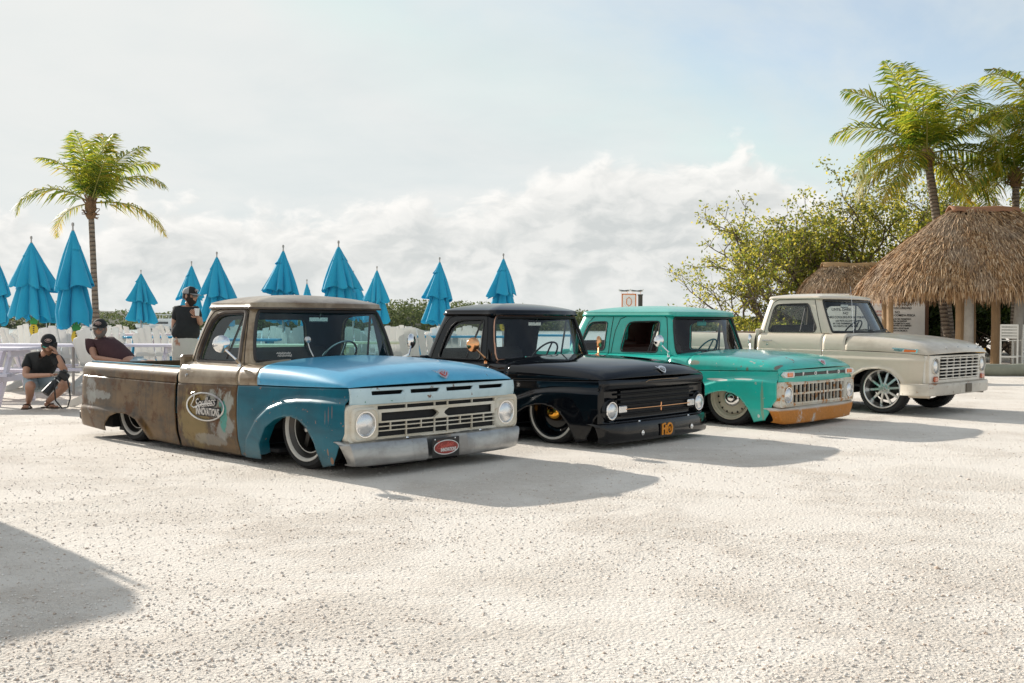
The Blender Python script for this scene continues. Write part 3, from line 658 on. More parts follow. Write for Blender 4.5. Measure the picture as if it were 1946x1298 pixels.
        hb = MB().lathe([(.0, o*.85), (.025, o*.84), (.032, o*.75), (.034, o*.55), (.07, o*.52), (.085, o*.35), (.085, -o*.2)], axis='Y', n=30, flip=sgn)
        for k in range(5):
            a = 2*PI*k/5; hb.lathe([(0, o*.64), (.010, o*.62), (.010, o*.5)], (.055*math.cos(a), 0, .055*math.sin(a)), 'Y', 8, sgn)
        put('hub', hb, M['alu'], ty)
        put('brake_disc', MB().lathe([(0, -o*.3), (.16, -o*.3), (.16, -o*.45), (0, -o*.45)], axis='Y', n=30, flip=sgn), M['dark_metal'], ty)
    return ty
def headlight(root, x, y, z, r=.088, ring=None, name='headlight'):
    ho = MB().lathe([(.0, .028), (r*.4, .025), (r*.75, .016), (r*.95, .003), (r, -.004)], (x, y, z), 'X', 36).build(name, M['lens'], root)
    MB().lathe([(r-.002, .0), (r+.002, .012), (r+.010, .012), (r+.014, .0), (r+.014, -.03)], (x, y, z), 'X', 36).build('headlight_ring', ring or M['chrome'], ho)
    MB().lathe([(r+.012, -.004), (r+.016, .004), (r+.020, -.004), (r+.020, -.03)], (x, y, z), 'X', 36).build('headlight_gasket', M['seal'], ho)
    return ho
def bumper(root, rows, mat, name='front_bumper', bolts=()):
    """rows: cross-sections at y >= 0: (y, [(x,z)...]); mirrored"""
    R = np.array([[(q[0], y+(q[2] if len(q) > 2 else 0.), q[1]) for q in pr] for y, pr in rows]); full = np.concatenate([R[::-1]*np.array([1, -1, 1]), R[1:]] if rows[0][0] == 0 else [R[::-1]*np.array([1, -1, 1]), R], 0)
    full = np.array([np.vstack([catmull(q, 3)]) for q in full])
    o = MB().grid(full).build(name, mat, root, angle=32); s = o.modifiers.new('thickness', 'SOLIDIFY'); s.thickness = .008; s.offset = -1
    for (x, y, z, ax) in bolts:
        me = MB().lathe([(0, .012), (.012, .010), (.017, .0), (.026, -.001)], n=16).mesh('bumper_bolt'); me.transform(Matrix.Translation((x, y, z)) @ (Matrix.Rotation(PI/2, 4, 'Y') if ax == 'X' else Matrix.Identity(4))); finish('bumper_bolt', me, M['chrome'], o)
    return o
# ================================================================== the three slammed sixties pickups share one body shell
def base61(zo=0., blo=0.):
    Z = lambda pts: [(a, b+zo) for a, b in pts]
    hr = [[(-.53, -.985, .70), (-.53, -.982, .77), (-.53, -.935, .842), (-.53, -.80, .885), (-.515, -.5, .918), (-.505, -.2, .933), (-.50, 0, .936)],
          [(-.1, -.988, .708), (-.1, -.984, .77), (-.1, -.935, .837), (-.1, -.80, .882), (-.1, -.5, .915), (-.1, -.2, .930), (-.1, 0, .934)],
          [(.3, -.988, .718), (.3, -.980, .768), (.3, -.925, .822), (.3, -.78, .864), (.3, -.5, .895), (.3, -.2, .909), (.3, 0, .913)],
          [(.51, -.982, .724), (.51, -.972, .762), (.51, -.912, .803), (.52, -.77, .838), (.53, -.5, .866), (.54, -.2, .880), (.54, 0, .884)],
          [(.62, -.972, .728), (.625, -.960, .750), (.635, -.90, .778), (.65, -.76, .808), (.67, -.5, .832), (.685, -.2, .846), (.69, 0, .850)],
          [(.675, -.962, .729), (.68, -.950, .739), (.70, -.89, .752), (.72, -.75, .771), (.745, -.5, .788), (.765, -.2, .798), (.77, 0, .802)],
          [(.69, -.955, .726), (.70, -.943, .729), (.72, -.885, .733), (.745, -.75, .738), (.775, -.5, .744), (.795, -.2, .748), (.80, 0, .75)]]
    hr = [[(x, y, z+zo) for x, y, z in r] for r in hr]
    c = dict(zo=zo, plan=[(-3.97, .955), (-3.8, .985), (-3.4, 1.), (0, 1.), (.45, .998), (.60, .985), (.70, .965)],
        side=[(.0, .93), (.09, .955), (.2, .985), (.4, .998), (.6+zo, .995), (.665+zo, .985), (.74+zo, .98)],
        seam=Z([(-3.97, .66), (-1.9, .655), (-1.7, .662), (-.85, .682), (-.67, .69), (.07, .708), (.71, .726)]),
        bottom=[(-3.97, .125+blo), (-3.3, .095+blo), (-1.8, .055+blo), (-.8, .05+blo), (.35, .055+blo), (.5, .09+blo), (.7, .12+blo)],
        arch=[(-.49, -.05), (-.475, .06), (-.453, .192), (-.347, .345+zo*.9), (-.218, .416+zo), (-.092, .452+zo), (.011, .461+zo), (.132, .438+zo), (.231, .383+zo), (.327, .264+zo*.7), (.364, .165), (.393, .08), (.42, -.05)],
        crestF=[(-.78, .0), (-.73, .14), (-.68, .245), (-.509, .43+zo), (-.344, .534+zo), (-.205, .576+zo), (-.11, .605+zo), (.075, .629+zo), (.274, .639+zo), (.85, .637+zo)],
        crestR=[(-4.05, .341+zo), (-3.5, .354+zo), (-3.1, .346+zo), (-2.76, .335+zo), (-2.55, .293+zo), (-2.42, .2+zo), (-2.34, .08), (-2.30, -.02)],
        rarch=[(-3.32, -.05), (-3.308, .088), (-3.29, .166), (-3.16, .258+zo), (-3.0, .302+zo), (-2.805, .302+zo), (-2.627, .261+zo), (-2.527, .187+zo), (-2.42, .075), (-2.37, -.05)],
        rarch_top=.30+zo, fender_cuts=[np.array([(.535, -.1), (.545, .115), (.60, .19), (.65, .30), (.70, .36), (.75, .4), (.75, -.1)])],
        hood_rows=hr, door=(-1.845, -.838), bed=(-3.93, -1.885), fender_front=.698,
        shoulder=[(.98, .68), (.985, .705), (.983, .75), (.965, .80), (.925, .842), (.86, .865)],
        bed_shoulder=[(.98, .66), (.984, .685), (.98, .73), (.955, .772), (.915, .796), (.885, .80), (.85, .792)],
        belt=.868+zo, cowl_top=.915+zo, bed_top=.80+zo, zbot=.12, floor=.13, wr=.345, zgrille=(.29+zo, .70+zo),
        cab=dict(z0=.866+zo, z1=1.375+zo, xf0=-.79, bow0=.21, xf1=-.93, bow1=.11, xr0=-1.95, xr1=-1.77, W0=.862, W1=.745, rc=.17, rf=.09, roof_h=.140, front_lip=.035),
        side_windows=[([(-1.67, .884+zo), (-1.02, .884+zo), (-1.045, 1.325+zo), (-1.53, 1.31+zo)], [.05, .05, .05, .16])],
        windshield=[(-1.42, .895+zo), (1.42, .895+zo), (1.35, 1.35+zo), (-1.35, 1.35+zo)], ws_r=.16,
        rear_window=[(-.82, .94+zo), (.82, .94+zo), (.74, 1.28+zo), (-.74, 1.28+zo)],
        vent_bars=[((-1.235, .905+zo), (-1.085, 1.318+zo))],
        door_lines=[[(-1.80, .87+zo), (-1.77, 1.0+zo), (-1.655, 1.27+zo), (-1.58, 1.345+zo), (-1.46, 1.368+zo)], [(-.925, .87+zo), (-.985, 1.35+zo), (-1.05, 1.369+zo)]],
        wheel='torq', wy=.875, handle=(.80+zo, -1.70), handle_dy=.0, mirror='round')
    return c
# frames of the grille opening: rounded rectangle ring in the plane x = const
def ring_yz(mb, outer, inner, x0, x1, bowf=None, n=6):
    """flat frame with depth between two rounded rectangles given as (y0,z0,y1,z1,r)"""
    def rr(b): return roundpoly([(b[0], b[1]), (b[2], b[1]), (b[2], b[3]), (b[0], b[3])], b[4], n)
    o_, i_ = rr(outer), rr(inner); f = bowf or (lambda y: 0.)
    A = []
    for P_, xx in ((o_, x0-.05), (o_, x0), ((o_*.985+i_*.015), x1), (i_*.97+o_*.03, x1), (i_, x1-.012), (i_, x0-.06)):
        A.append([(xx+f(p[0]), p[0], p[1]) for p in P_]+[(xx+f(P_[0][0]), P_[0][0], P_[0][1])])
    return mb.grid(np.array(A))
def headpod(root, y, z, x, mat, hw=.135, hh=.135):
    mb = MB(); A = []
    sq = roundpoly([(-1, -1), (1, -1), (1, 1), (-1, 1)], .5, 6); n = len(sq)
    for s1, dx in ((1., -.03), (1., .0), (.94, .022), (.84, .03), (.80, .02)):
        A.append([(x+dx, y+p[0]*hw*s1, z+p[1]*hh*s1) for p in sq]+[(x+dx, y+sq[0][0]*hw*s1, z+sq[0][1]*hh*s1)])
    ang = [math.atan2(p[1], p[0]) for p in sq]
    for r, dx in ((.104, .02), (.100, -.03)): A.append([(x+dx, y+r*math.cos(a), z+r*math.sin(a)) for a in ang]+[(x+dx, y+r*math.cos(ang[0]), z+r*math.sin(ang[0]))])
    return mb.grid(np.array(A)).build('headlight_bezel', mat, root, angle=50)
def emblem(root, M_, s=1., mats=('chrome', 'red')):
    sh = [(-.052, .018), (-.02, .036), (.02, .036), (.052, .018), (.036, -.012), (0, -.038), (-.036, -.012)]
    e = MB().prism([(a*s, b*s) for a, b in sh], 0, .008).mesh('hood_emblem'); e.transform(M_); eo = finish('hood_emblem', e, M[mats[0]], root, smooth=False)
    e = MB().prism([(a*s*.66, b*s*.60-.003) for a, b in sh], .002, .0105).mesh('emblem_enamel'); e.transform(M_); finish('emblem_enamel', e, M[mats[1]], eo, smooth=False)
    vb = MB().beam((-.024*s, .016*s, .012), (0, -.016*s, .012), .007*s, .004).beam((.024*s, .016*s, .012), (0, -.016*s, .012), .007*s, .004).box((0, .012*s, .012), (.012*s, .012*s, .004))
    e = vb.mesh('emblem_mark'); e.transform(M_); finish('emblem_mark', e, M['chrome'], eo, smooth=False)
    wg = MB().prism([(-.05*s, .028*s), (-.085*s, .034*s), (-.06*s, .018*s), (-.048*s, .012*s)], 0, .006).mesh('emblem_wing'); wg.transform(M_); finish('emblem_wing', wg, M[mats[0]], eo, smooth=False)
FX = Matrix(((0, 0, 1, 0), (1, 0, 0, 0), (0, 1, 0, 0), (0, 0, 0, 1)))   # text plane: x->y(left), y->z, normal->+x
# viewer reads from the truck's right (-y) to its left (+y)
def front_M(x, y, z, tilt=0.): return Matrix.Translation((x, y, z)) @ Matrix.Rotation(-tilt, 4, 'Y') @ FX
def logo(parent, M_, s, mat_text, mat_ring, disc=None, depth=.004, names='logo'):
    """oval emblem: script word over block capitals"""
    ov = [(.5*s*math.cos(a), .205*s*math.sin(a)) for a in np.linspace(0, 2*PI, 48, endpoint=False)]
    if disc:
        me = MB().prism([(a*.97, b*.97) for a, b in ov], 0, depth*.5).mesh(names+'_disc'); me.transform(M_); finish(names+'_disc', me, disc, parent, smooth=False)
    me = MB().tube([(a, b, depth*.6) for a, b in ov], .014*s, 6, closed=True).mesh(names+'_ring'); me.transform(M_); finish(names+'_ring', me, mat_ring, parent)
    if names == 'logo': text_obj(names+'_shadow', 'INNOVATIONS', .15*s, M['blk'], M_ @ Matrix.Translation((.09*s, -.077*s, depth*.2)), parent, depth=depth*.4, font_scale=.62, bold=.020*s); text_obj(names+'_shadow', 'Soulless', .20*s, M['blk'], M_ @ Matrix.Translation((.0, .058*s, depth*.2)) @ Matrix.Rotation(.12, 4, 'Z'), parent, depth=depth*.3, shear=.45, spacing=.9, bold=.012*s)
    text_obj(names+'_lettering', 'Soulless', .20*s, mat_text[0], M_ @ Matrix.Translation((.0, .06*s, depth*.6)) @ Matrix.Rotation(.12, 4, 'Z'), parent, depth=depth, shear=.45, spacing=.9)
    text_obj(names+'_lettering', 'INNOVATIONS', .15*s, mat_text[1], M_ @ Matrix.Translation((.09*s, -.075*s, depth*.8)), parent, depth=depth, font_scale=.62, bold=.004*s)
    sw = MB().tube([(-.30*s, .13*s, depth), (-.36*s, .19*s, depth), (-.27*s, .21*s, depth), (-.30*s, .10*s, depth), (-.38*s, .0, depth), (-.30*s, -.03*s, depth), (-.1*s, .03*s, depth), (.2*s, .06*s, depth)], .010*s, 5).mesh(names+'_swash'); sw.transform(M_); finish(names+'_swash', sw, mat_text[0], parent)
# ------------------------------------------------------------------ 1: patina blue and brown
c1 = base61()
c1.update(name='pickup_truck', pos=(-1.167, 9.545, -42.3), cat='pickup truck', group='old pickup trucks parked in a row',
    label='lowered pickup with light blue hood, dark teal fenders and rusty brown doors and bed',
    mats=dict(fender=M['t1_fender'], hood=M['t1_hood'], cab=M['t1_cab'], cab_up=M['t1_cab'], door=M['t1_side'], door_top=M['t1_cab'], bed=M['t1_side'], roof=M['t1_cab'], rail=M['t1_cabdark'],
              inside=M['t1_inside'], seat=simple('grey_seat_cloth', (.05, .055, .055), .8), dash=M['t1_inside'], bed_in=M['t1_bed_in'], mirror=M['chrome'], glass=M['glass_blue'], ws_seal=M['seal'], wheel_rim=M['dull_chrome'], door_frame=M['t1_cabdark']))
T1 = build_truck(c1)
def front_t1(root):
    pn = MB(); A = []
    slots = [(-.61, .68), (-.20, .68), (.21, .68), (.62, .68)]
    def P(U, V):
        xx = .735+.03*(1-U**2)-.02*sst((np.abs(U)-.85)/.12); z_ = .588+(.722-.588)*V; return np.stack([xx+.012*np.sin(V*PI), U*.965, z_], -1)
    hs = []
    for (yc, zc) in slots:
        p = roundpoly([((yc-.165)/.965, (zc-.017-.588)/.134), ((yc+.145)/.965, (zc-.017-.588)/.134), ((yc+.17)/.965, (zc+.017-.588)/.134), ((yc-.165)/.965, (zc+.017-.588)/.134)], .012, 4); hs.append(p)
    v, f = surf(P, np.linspace(-1, 1, 150), np.linspace(0, 1, 26), hs); pno = MB().add(v, f).build('front_panel', M['t1_panel'], root, angle=60); s = pno.modifiers.new('thickness', 'SOLIDIFY'); s.thickness = .02; s.offset = -1
    gr = ring_yz(MB(), (-1.005, .288, 1.005, .592, .06), (-.945, .318, .945, .570, .04), .700, .728, lambda y: .03*(1-(y/1.0)**2)).build('grille', M['t1_grille'], root, angle=50)
    bx = lambda y: .715+.03*(1-y*y)
    def bar(y0, z0, y1, z1, w_=.012, d=.02, name='grille_bar', x=0.): 
        MB().beam((bx(y0)+x, y0, z0), (bx(y1)+x, y1, z1), d, w_, up=(0, 0, 1) if abs(z1-z0) < abs(y1-y0) else (0, 1, 0)).build(name, M['t1_grille'], gr, smooth=False)
    MB().box((.70, 0, .44), (.02, 1.42, .30)).build('grille_shade_backing', M['black_in'], gr)  # black sheet stands in for the shade behind the bars
    for z_, w_ in ((.528, .026), (.438, .013), (.402, .009), (.366, .009), (.303, .012)): 
        for (ya, yb) in ((-.72, -.36), (-.36, 0), (0, .36), (.36, .72)):
            bar(ya, z_, yb, z_, w_, .018)
    # side fillers between pods and grille mouth, centre web
    for sg in (-1, 1):
        MB().box((bx(.69), sg*.685, .480), (.022, .07, .09), bevel=.01).build('grille_end', M['t1_grille'], gr)
        MB().box((bx(.69)-.006, sg*.72, .435), (.02, .05, .27)).build('grille_end', M['t1_grille'], gr)
    MB().prism([(-.09, .44), (.09, .44), (.045, .463), (.03, .478), (.045, .495), (.09, .518), (-.09, .518), (-.045, .495), (-.03, .478), (-.045, .463)], bx(0)-.012, bx(0)+.018, 'X').build('grille_centre', M['t1_grille'], gr, smooth=False)
    for yv in (-.56, -.39, -.225, -.07, .085, .24, .39, .545): bar(yv, .440, yv, .366, .009, .016)
    for yv in (-.39, -.07, .085, .39): bar(yv, .366, yv, .303, .009, .016); bar(yv, .572, yv, .538, .009, .016)
    for sg in (-1, 1): 
        MB().box((.712, sg*.83, .437), (.03, .27, .27)).build('bezel_back', M['t1_grille'], gr)
        headpod(root, sg*.832, .43, .728, M['t1_grille'], .142, .142); headlight(root, .742, sg*.832, .430, .096)
    emblem(root, front_M(.782, 0, .808, .75), 1.35)
    r = lambda dx, dz=0: [(.70+dx*.6, .305), (.77+dx, .295), (.805+dx, .268), (.825+dx, .135), (.80+dx, .10), (.76+dx, .095)]
    bo = bumper(root, [(0, [(.70, .285), (.735, .28), (.735, .262), (.745, .115), (.74, .09), (.73, .09)]), (.14, [(.70, .29), (.735, .285), (.735, .265), (.745, .115), (.74, .09), (.73, .09)]),
        (.24, r(.03)), (.6, r(.01)), (.85, r(-.025)), (.98, [(.66, .303, .0), (.72, .295, .01), (.765, .270, .02), (.775, .14, -.02), (.75, .105, -.03), (.70, .10, -.03)]),
        (1.03, [(.60, .298, .01), (.66, .290, .02), (.70, .264, .025), (.71, .15, -.035), (.69, .115, -.055), (.66, .11, -.055)])], M['t1_bumper'], bolts=[(.785, -.42, .297, 'Z'), (.785, .45, .297, 'Z'), (.828, -.40, .16, 'X'), (.828, .45, .16, 'X')])
    pl = MB().box((.805, .01, .185), (.008, .32, .165), bevel=.004).build('licence_plate', M['blk'], root)
    logo(pl, front_M(.811, .01, .183), .29, (M['red_print'], M['white']), M['white'], simple('plate_red', (.30, .04, .03), .5), .0015, 'plate')
    for sg in (-.12, .12): MB().lathe([(0, .006), (.007, .004), (.007, 0)], (.805, sg, .255), 'X', 8).build('plate_bolt', M['chrome'], pl)
    # logo on the door: text plane runs along +x on the -y side
    logo(c1['doors'][0], Matrix.Translation((-1.345, -1.002, .462)) @ Matrix.Rotation(PI/2, 4, 'X'), .62, (M['alu'], M['alu']), M['alu'], None, .008, 'logo')
    # windshield sticker, scribbled script
    rnd = random.Random(3); u0 = 4.17
    for row in range(2):
        for k_ in range(9):
            a = c1['outline'](np.array([u0+k_*.018+row*.01]), np.array([.965-row*.022]))[0]; h = rnd.uniform(.006, .012)
            MB().tube([(a[0]+.010, a[1]-.008, a[2]-h), (a[0]+.012, a[1]+.004, a[2]+h), (a[0]+.012, a[1]+.006, a[2]-h)], .0022, 4).build('sticker_letter', M['white'], root)
    # antenna-like gooseneck inside and air vent trim
    MB().tube([(-.62, -.30, .90), (-.66, -.33, 1.0), (-.68, -.34, 1.07)], .006, 6).lathe([(0, .02), (.03, .012), (.035, 0), (0, -.008)], (-.68, -.34, 1.085), 'X', 14).build('inside_lamp', M['dull_chrome'], root)
front_t1(T1)
# ------------------------------------------------------------------ 2: gloss black
c2 = base61(-.04, -.01)
c2.update(name='pickup_truck', pos=(.985, 11.50, -41.0), cat='pickup truck', group='old pickup trucks parked in a row', label='glossy black lowered pickup with copper windshield trim and orange FLO plate', wheel='moon', wr=.335,
    mats=dict(fender=M['t2_body'], hood=M['t2_body'], cab=M['t2_body'], cab_up=M['t2_body'], door=M['t2_body'], door_top=M['t2_body'], bed=M['t2_body'], roof=M['t2_body'], inside=simple('charcoal_lining', (.02, .022, .026), .7),
              seat=simple('black_seat_cloth', (.02, .02, .022), .8), dash=M['t2_flat'], bed_in=M['t2_flat'], mirror=M['copper'], glass=M['glass'], ws_seal=M['seal'], ws_trim=simple('copper_trim', (.60, .33, .22), .3, .7), handle=M['copper']))
T2 = build_truck(c2)
def front_t2(root):
    z = -.04
    def P(U, V):
        z_ = .25+(.725+z-.25)*V; y_ = U*.985; f = .72+.03*(1-U**2)-.05*sst((np.abs(U)-.90)/.10)
        # lower grille pan recessed, brow over it
        rec = sst((.60-z_)/.03)*sst((z_-.262)/.02)*sst((.93-np.abs(y_))/.04); return np.stack([f-.05*rec+.015*np.sin(np.clip((z_-.60)/.09, 0, 1)*PI), y_, z_], -1)
    U, V = np.meshgrid(np.linspace(-1, 1, 120), np.linspace(0, 1, 60), indexing='ij')
    MB().grid(P(U, V)).build('front_panel', M['t2_body'], root, angle=60)
    gr = MB().box((.70, 0, .44), (.02, 1.3, .26)).build('grille', M['t2_flat'], root)
    for z_ in (.335, .385, .435, .485, .535): MB().box((.715, 0, z_), (.022, 1.45, .022), bevel=.008).build('grille_bar', M['t2_flat'], gr)
    MB().tube([(.745, -.60, .385), (.765, 0, .385), (.745, .60, .385)], .0055, 6).lathe([(0, .02), (.012, .01), (.016, 0)], (.765, 0, .385), 'X', 10).box((.772, 0, .385), (.006, .014, .09), bevel=.004).build('grille_trim', M['copper'], gr)
    for sg in (-1, 1):
        headlight(root, .725, sg*.825, .380, .080); MB().lathe([(.10, -.03), (.104, .0), (.112, .004), (.125, -.01), (.13, -.04)], (.722, sg*.825, .380), 'X', 30).build('headlight_bezel', M['t2_body'], root)
        mb = MB().box((.735, sg*.645, .385), (.02, .135, .075), bevel=.012).build('turn_signal', M['lens'], root)
    # trim line in the hood gap
    MB().tube([(.79, -.32, .650), (.80, -.28, .668), (.805, -.1, .672), (.805, .1, .672), (.80, .28, .670)], .004, 5).build('hood_trim', simple('dark_bronze', (.30, .2, .12), .3, .8), root)
    emblem(root, front_M(.782, 0, .768, .75), 1.3, ('chrome', 'blk'))
    r = lambda dx: [(.68+dx, .262), (.755+dx, .258), (.80+dx, .235), (.81+dx, .10), (.78+dx, .06), (.72+dx, .055)]
    bumper(root, [(0, r(.02)), (.3, r(.018)), (.7, r(-.0)), (.92, r(-.04)), (1.02, [(.58, .255, .02), (.65, .25, .03), (.69, .228, .03), (.69, .12, -.02), (.66, .075, -.05), (.62, .07, -.05)])], M['t2_bumper'], bolts=[(.778, -.42, .255, 'Z'), (.83, -.42, .14, 'X'), (.83, .52, .14, 'X'), (.778, .52, .255, 'Z')])
    pl = MB().box((.838, .02, .15), (.006, .27, .13)).build('number_plate', M['blk'], root)
    # hand painted letters F L O
    mb = MB(); x_ = .846
    def st(pts, w_=.011): mb.tube([(x_, a, b) for a, b in pts], w_, 6)
    st([(-.085, .095), (-.085, .205), (-.035, .208)]); st([(-.085, .155), (-.045, .158)]); st([(-.025, .195), (-.03, .10), (.02, .098)])
    st([(.085*1+.0*a, .15) for a in (0,)]+[(.05+.048*math.cos(a), .152+.055*math.sin(a)) for a in np.linspace(0, 2*PI, 18)]); st([(.03, .15), (.055, .172), (.07, .15), (.05, .125)], .007)
    mb.build('plate_lettering', M['gold_print'], pl)
front_t2(T2)
# ------------------------------------------------------------------ 3: teal crew cab
c3 = base61(-.03, .01)
c3.update(name='crew_cab_pickup', pos=(3.262, 13.50, -42.3), cat='pickup truck', group='old pickup trucks parked in a row', label='chipped teal four-door pickup with rusty cream grille and FORD lettering', wheel='steel', wr=.345,
    side_windows=[([(-1.68, .87), (-1.085, .87), (-1.105, 1.272), (-1.62, 1.262)], [.05, .05, .05, .10]), ([(-2.38, .88), (-1.945, .88), (-1.955, 1.265), (-2.26, 1.255)], [.05, .05, .05, .08])],
    rear_cab=(-2.60, -1.845), bed=(-4.70, -2.64), rear_window=[(-.80, .92), (.80, .92), (.72, 1.24), (-.72, 1.24)], open_windows=(0,),
    door_lines=[[(-1.83, .84), (-1.80, 1.15), (-1.75, 1.30), (-1.66, 1.336)], [(-.925, .84), (-.985, 1.32), (-1.05, 1.338)], [(-1.87, .84), (-1.87, 1.34)], [(-2.40, .84), (-2.36, 1.0), (-2.28, 1.25), (-2.2, 1.33)]],
    vent_bars=[((-1.24, .875), (-1.13, 1.268)), ((-1.20, .875), (-1.13, 1.268))],
    mats=dict(fender=M['t3_body'], hood=M['t3_hood'], cab=M['t3_body'], cab_up=M['t3_body'], door=M['t3_body'], door_top=M['t3_body'], bed=M['t3_body'], roof=M['t3_roof'], rail=M['t3_body'], inside=M['t3_inside'],
              seat=M['t3_inside'], dash=simple('teal_dashboard', (.012, .22, .19), .4), bed_in=M['t3_body'], mirror=M['chrome'], glass=M['glass'], wheel_rim=simple('teal_wheel_rim', (.01, .16, .17), .35), rvm=simple('teal_mirror_back', (.02, .42, .36), .4)))
c3['cab'] = dict(c3['cab'], xr0=-2.66, xr1=-2.47, rc=.17)
c3['plan'] = [(-4.75, .955), (-4.5, .99), (-3.4, 1.), (0, 1.), (.45, .998), (.60, .985), (.70, .965)]
WBS = WB; WB = 3.72
c3['rarch'] = [(x-.79, z) for x, z in c3['rarch']]; c3['crestR'] = [(x-.79, z) for x, z in c3['crestR']]; c3['bottom'] = [(-4.75, .125)]+c3['bottom'][1:]; c3['seam'] = [(-4.75, .63)]+c3['seam'][1:]
T3 = build_truck(c3); WB = WBS
def front_t3(root):
    # letter panel
    def P(U, V):
        z_ = .555+(.70-.555)*V; return np.stack([.725+.03*(1-U**2)-.03*sst((np.abs(U)-.9)/.1)+.008*np.sin(V*PI), U*.97, z_], -1)
    U, V = np.meshgrid(np.linspace(-1, 1, 60), np.linspace(0, 1, 10), indexing='ij')
    pn = MB().grid(P(U, V)).build('front_panel', M['t3_body'], root, angle=60)
    MB().box((.760, 0, .645), (.012, 1.36, .038), bevel=.004).build('letter_strip', M['blk'], pn)
    for ch, yy in zip('FORD', (-.48, -.16, .16, .48)): text_obj('letter', ch, .058, M['white'], front_M(.768, yy, .645), pn, depth=.004, bold=.0025, font_scale=1.3)
    for sg in (-1, 1):
        tz = MB().prism([(sg*.96, .645), (sg*.90, .682), (sg*.70, .682), (sg*.68, .645), (sg*.70, .612), (sg*.90, .612)][::sg], .725, .762, 'X').build('turn_signal', M['white'], pn, smooth=False)
        MB().box((.765, sg*.80, .647), (.018, .13, .048), bevel=.008).build('turn_signal_lens', M['amber'], pn)
    gr = ring_yz(MB(), (-1.0, .262, 1.0, .562, .05), (-.68, .292, .68, .542, .02), .700, .735, lambda y: .03*(1-(y/1.0)**2)).build('grille', M['t3_grille'], root, angle=50)
    bx = lambda y: .722+.03*(1-y*y)
    MB().box((.690, 0, .41), (.02, 1.42, .27)).build('grille_shade_backing', M['black_in'], gr)  # shade behind the openings, set in as a black sheet
    for z_, w_ in ((.532, .022), (.415, .024), (.300, .022)):
        for (ya, yb) in ((-.68, -.34), (-.34, 0), (0, .34), (.34, .68)): MB().beam((bx(ya), ya, z_), (bx(yb), yb, z_), .02, w_).build('grille_bar', M['t3_grille'], gr, smooth=False)
    for k in range(13):
        y_ = -.60+1.2*k/12
        MB().beam((bx(y_), y_, .292), (bx(y_), y_, .542), .017, .02, up=(1, 0, 0)).build('grille_bar', M['t3_grille'], gr, smooth=False)
    for sg in (-1, 1): headpod(root, sg*.825, .405, .735, M['t3_grille'], .13, .135); headlight(root, .75, sg*.825, .405, .086)
    emblem(root, front_M(.782, 0, .778, .75), 1.3)
    r = lambda dx: [(.67+dx*.6, .262), (.74+dx, .255), (.775+dx, .228), (.785+dx, .10), (.77+dx, .065), (.72+dx, .06)]
    bumper(root, [(0, r(.02)), (.17, r(.02)), (.24, r(.035)), (.6, r(.01)), (.85, r(-.03)), (.97, [(.62, .262, .05), (.68, .255, .05), (.715, .228, .045), (.72, .12, -.02), (.69, .08, -.04), (.66, .075, -.04)]),
        (1.02, [(.56, .255, .05), (.61, .248, .05), (.64, .222, .045), (.645, .13, -.03), (.62, .09, -.06), (.60, .085, -.06)])], M['t3_bumper'])
front_t3(T3)
# ------------------------------------------------------------------ 4: beige, ride height almost stock
c4 = base61()
hr4 = [[(-.50, -.985, .875), (-.50, -.978, .95), (-.49, -.945, 1.03), (-.48, -.85, 1.075), (-.47, -.5, 1.10), (-.46, -.2, 1.115), (-.46, 0, 1.118)],
       [(-.1, -.988, .872), (-.1, -.980, .94), (-.1, -.945, 1.02), (-.1, -.85, 1.062), (-.1, -.5, 1.088), (-.1, -.2, 1.102), (-.1, 0, 1.105)],
       [(.2, -.988, .862), (.2, -.980, .92), (.2, -.942, .995), (.2, -.84, 1.038), (.2, -.5, 1.065), (.2, -.2, 1.078), (.2, 0, 1.081)],
       [(.45, -.985, .848), (.45, -.975, .90), (.45, -.935, .960), (.46, -.83, 1.002), (.47, -.5, 1.030), (.48, -.2, 1.042), (.48, 0, 1.046)],
       [(.60, -.982, .840), (.60, -.972, .872), (.61, -.93, .915), (.62, -.82, .955), (.64, -.5, .982), (.65, -.2, .995), (.66, 0, 1.0)],
       [(.675, -.980, .836), (.68, -.968, .856), (.70, -.925, .88), (.72, -.81, .90), (.75, -.5, .915), (.77, -.2, .925), (.775, 0, .93)],
       [(.70, -.978, .833), (.705, -.965, .837), (.73, -.92, .842), (.755, -.80, .848), (.785, -.5, .855), (.805, -.2, .86), (.81, 0, .862)]]
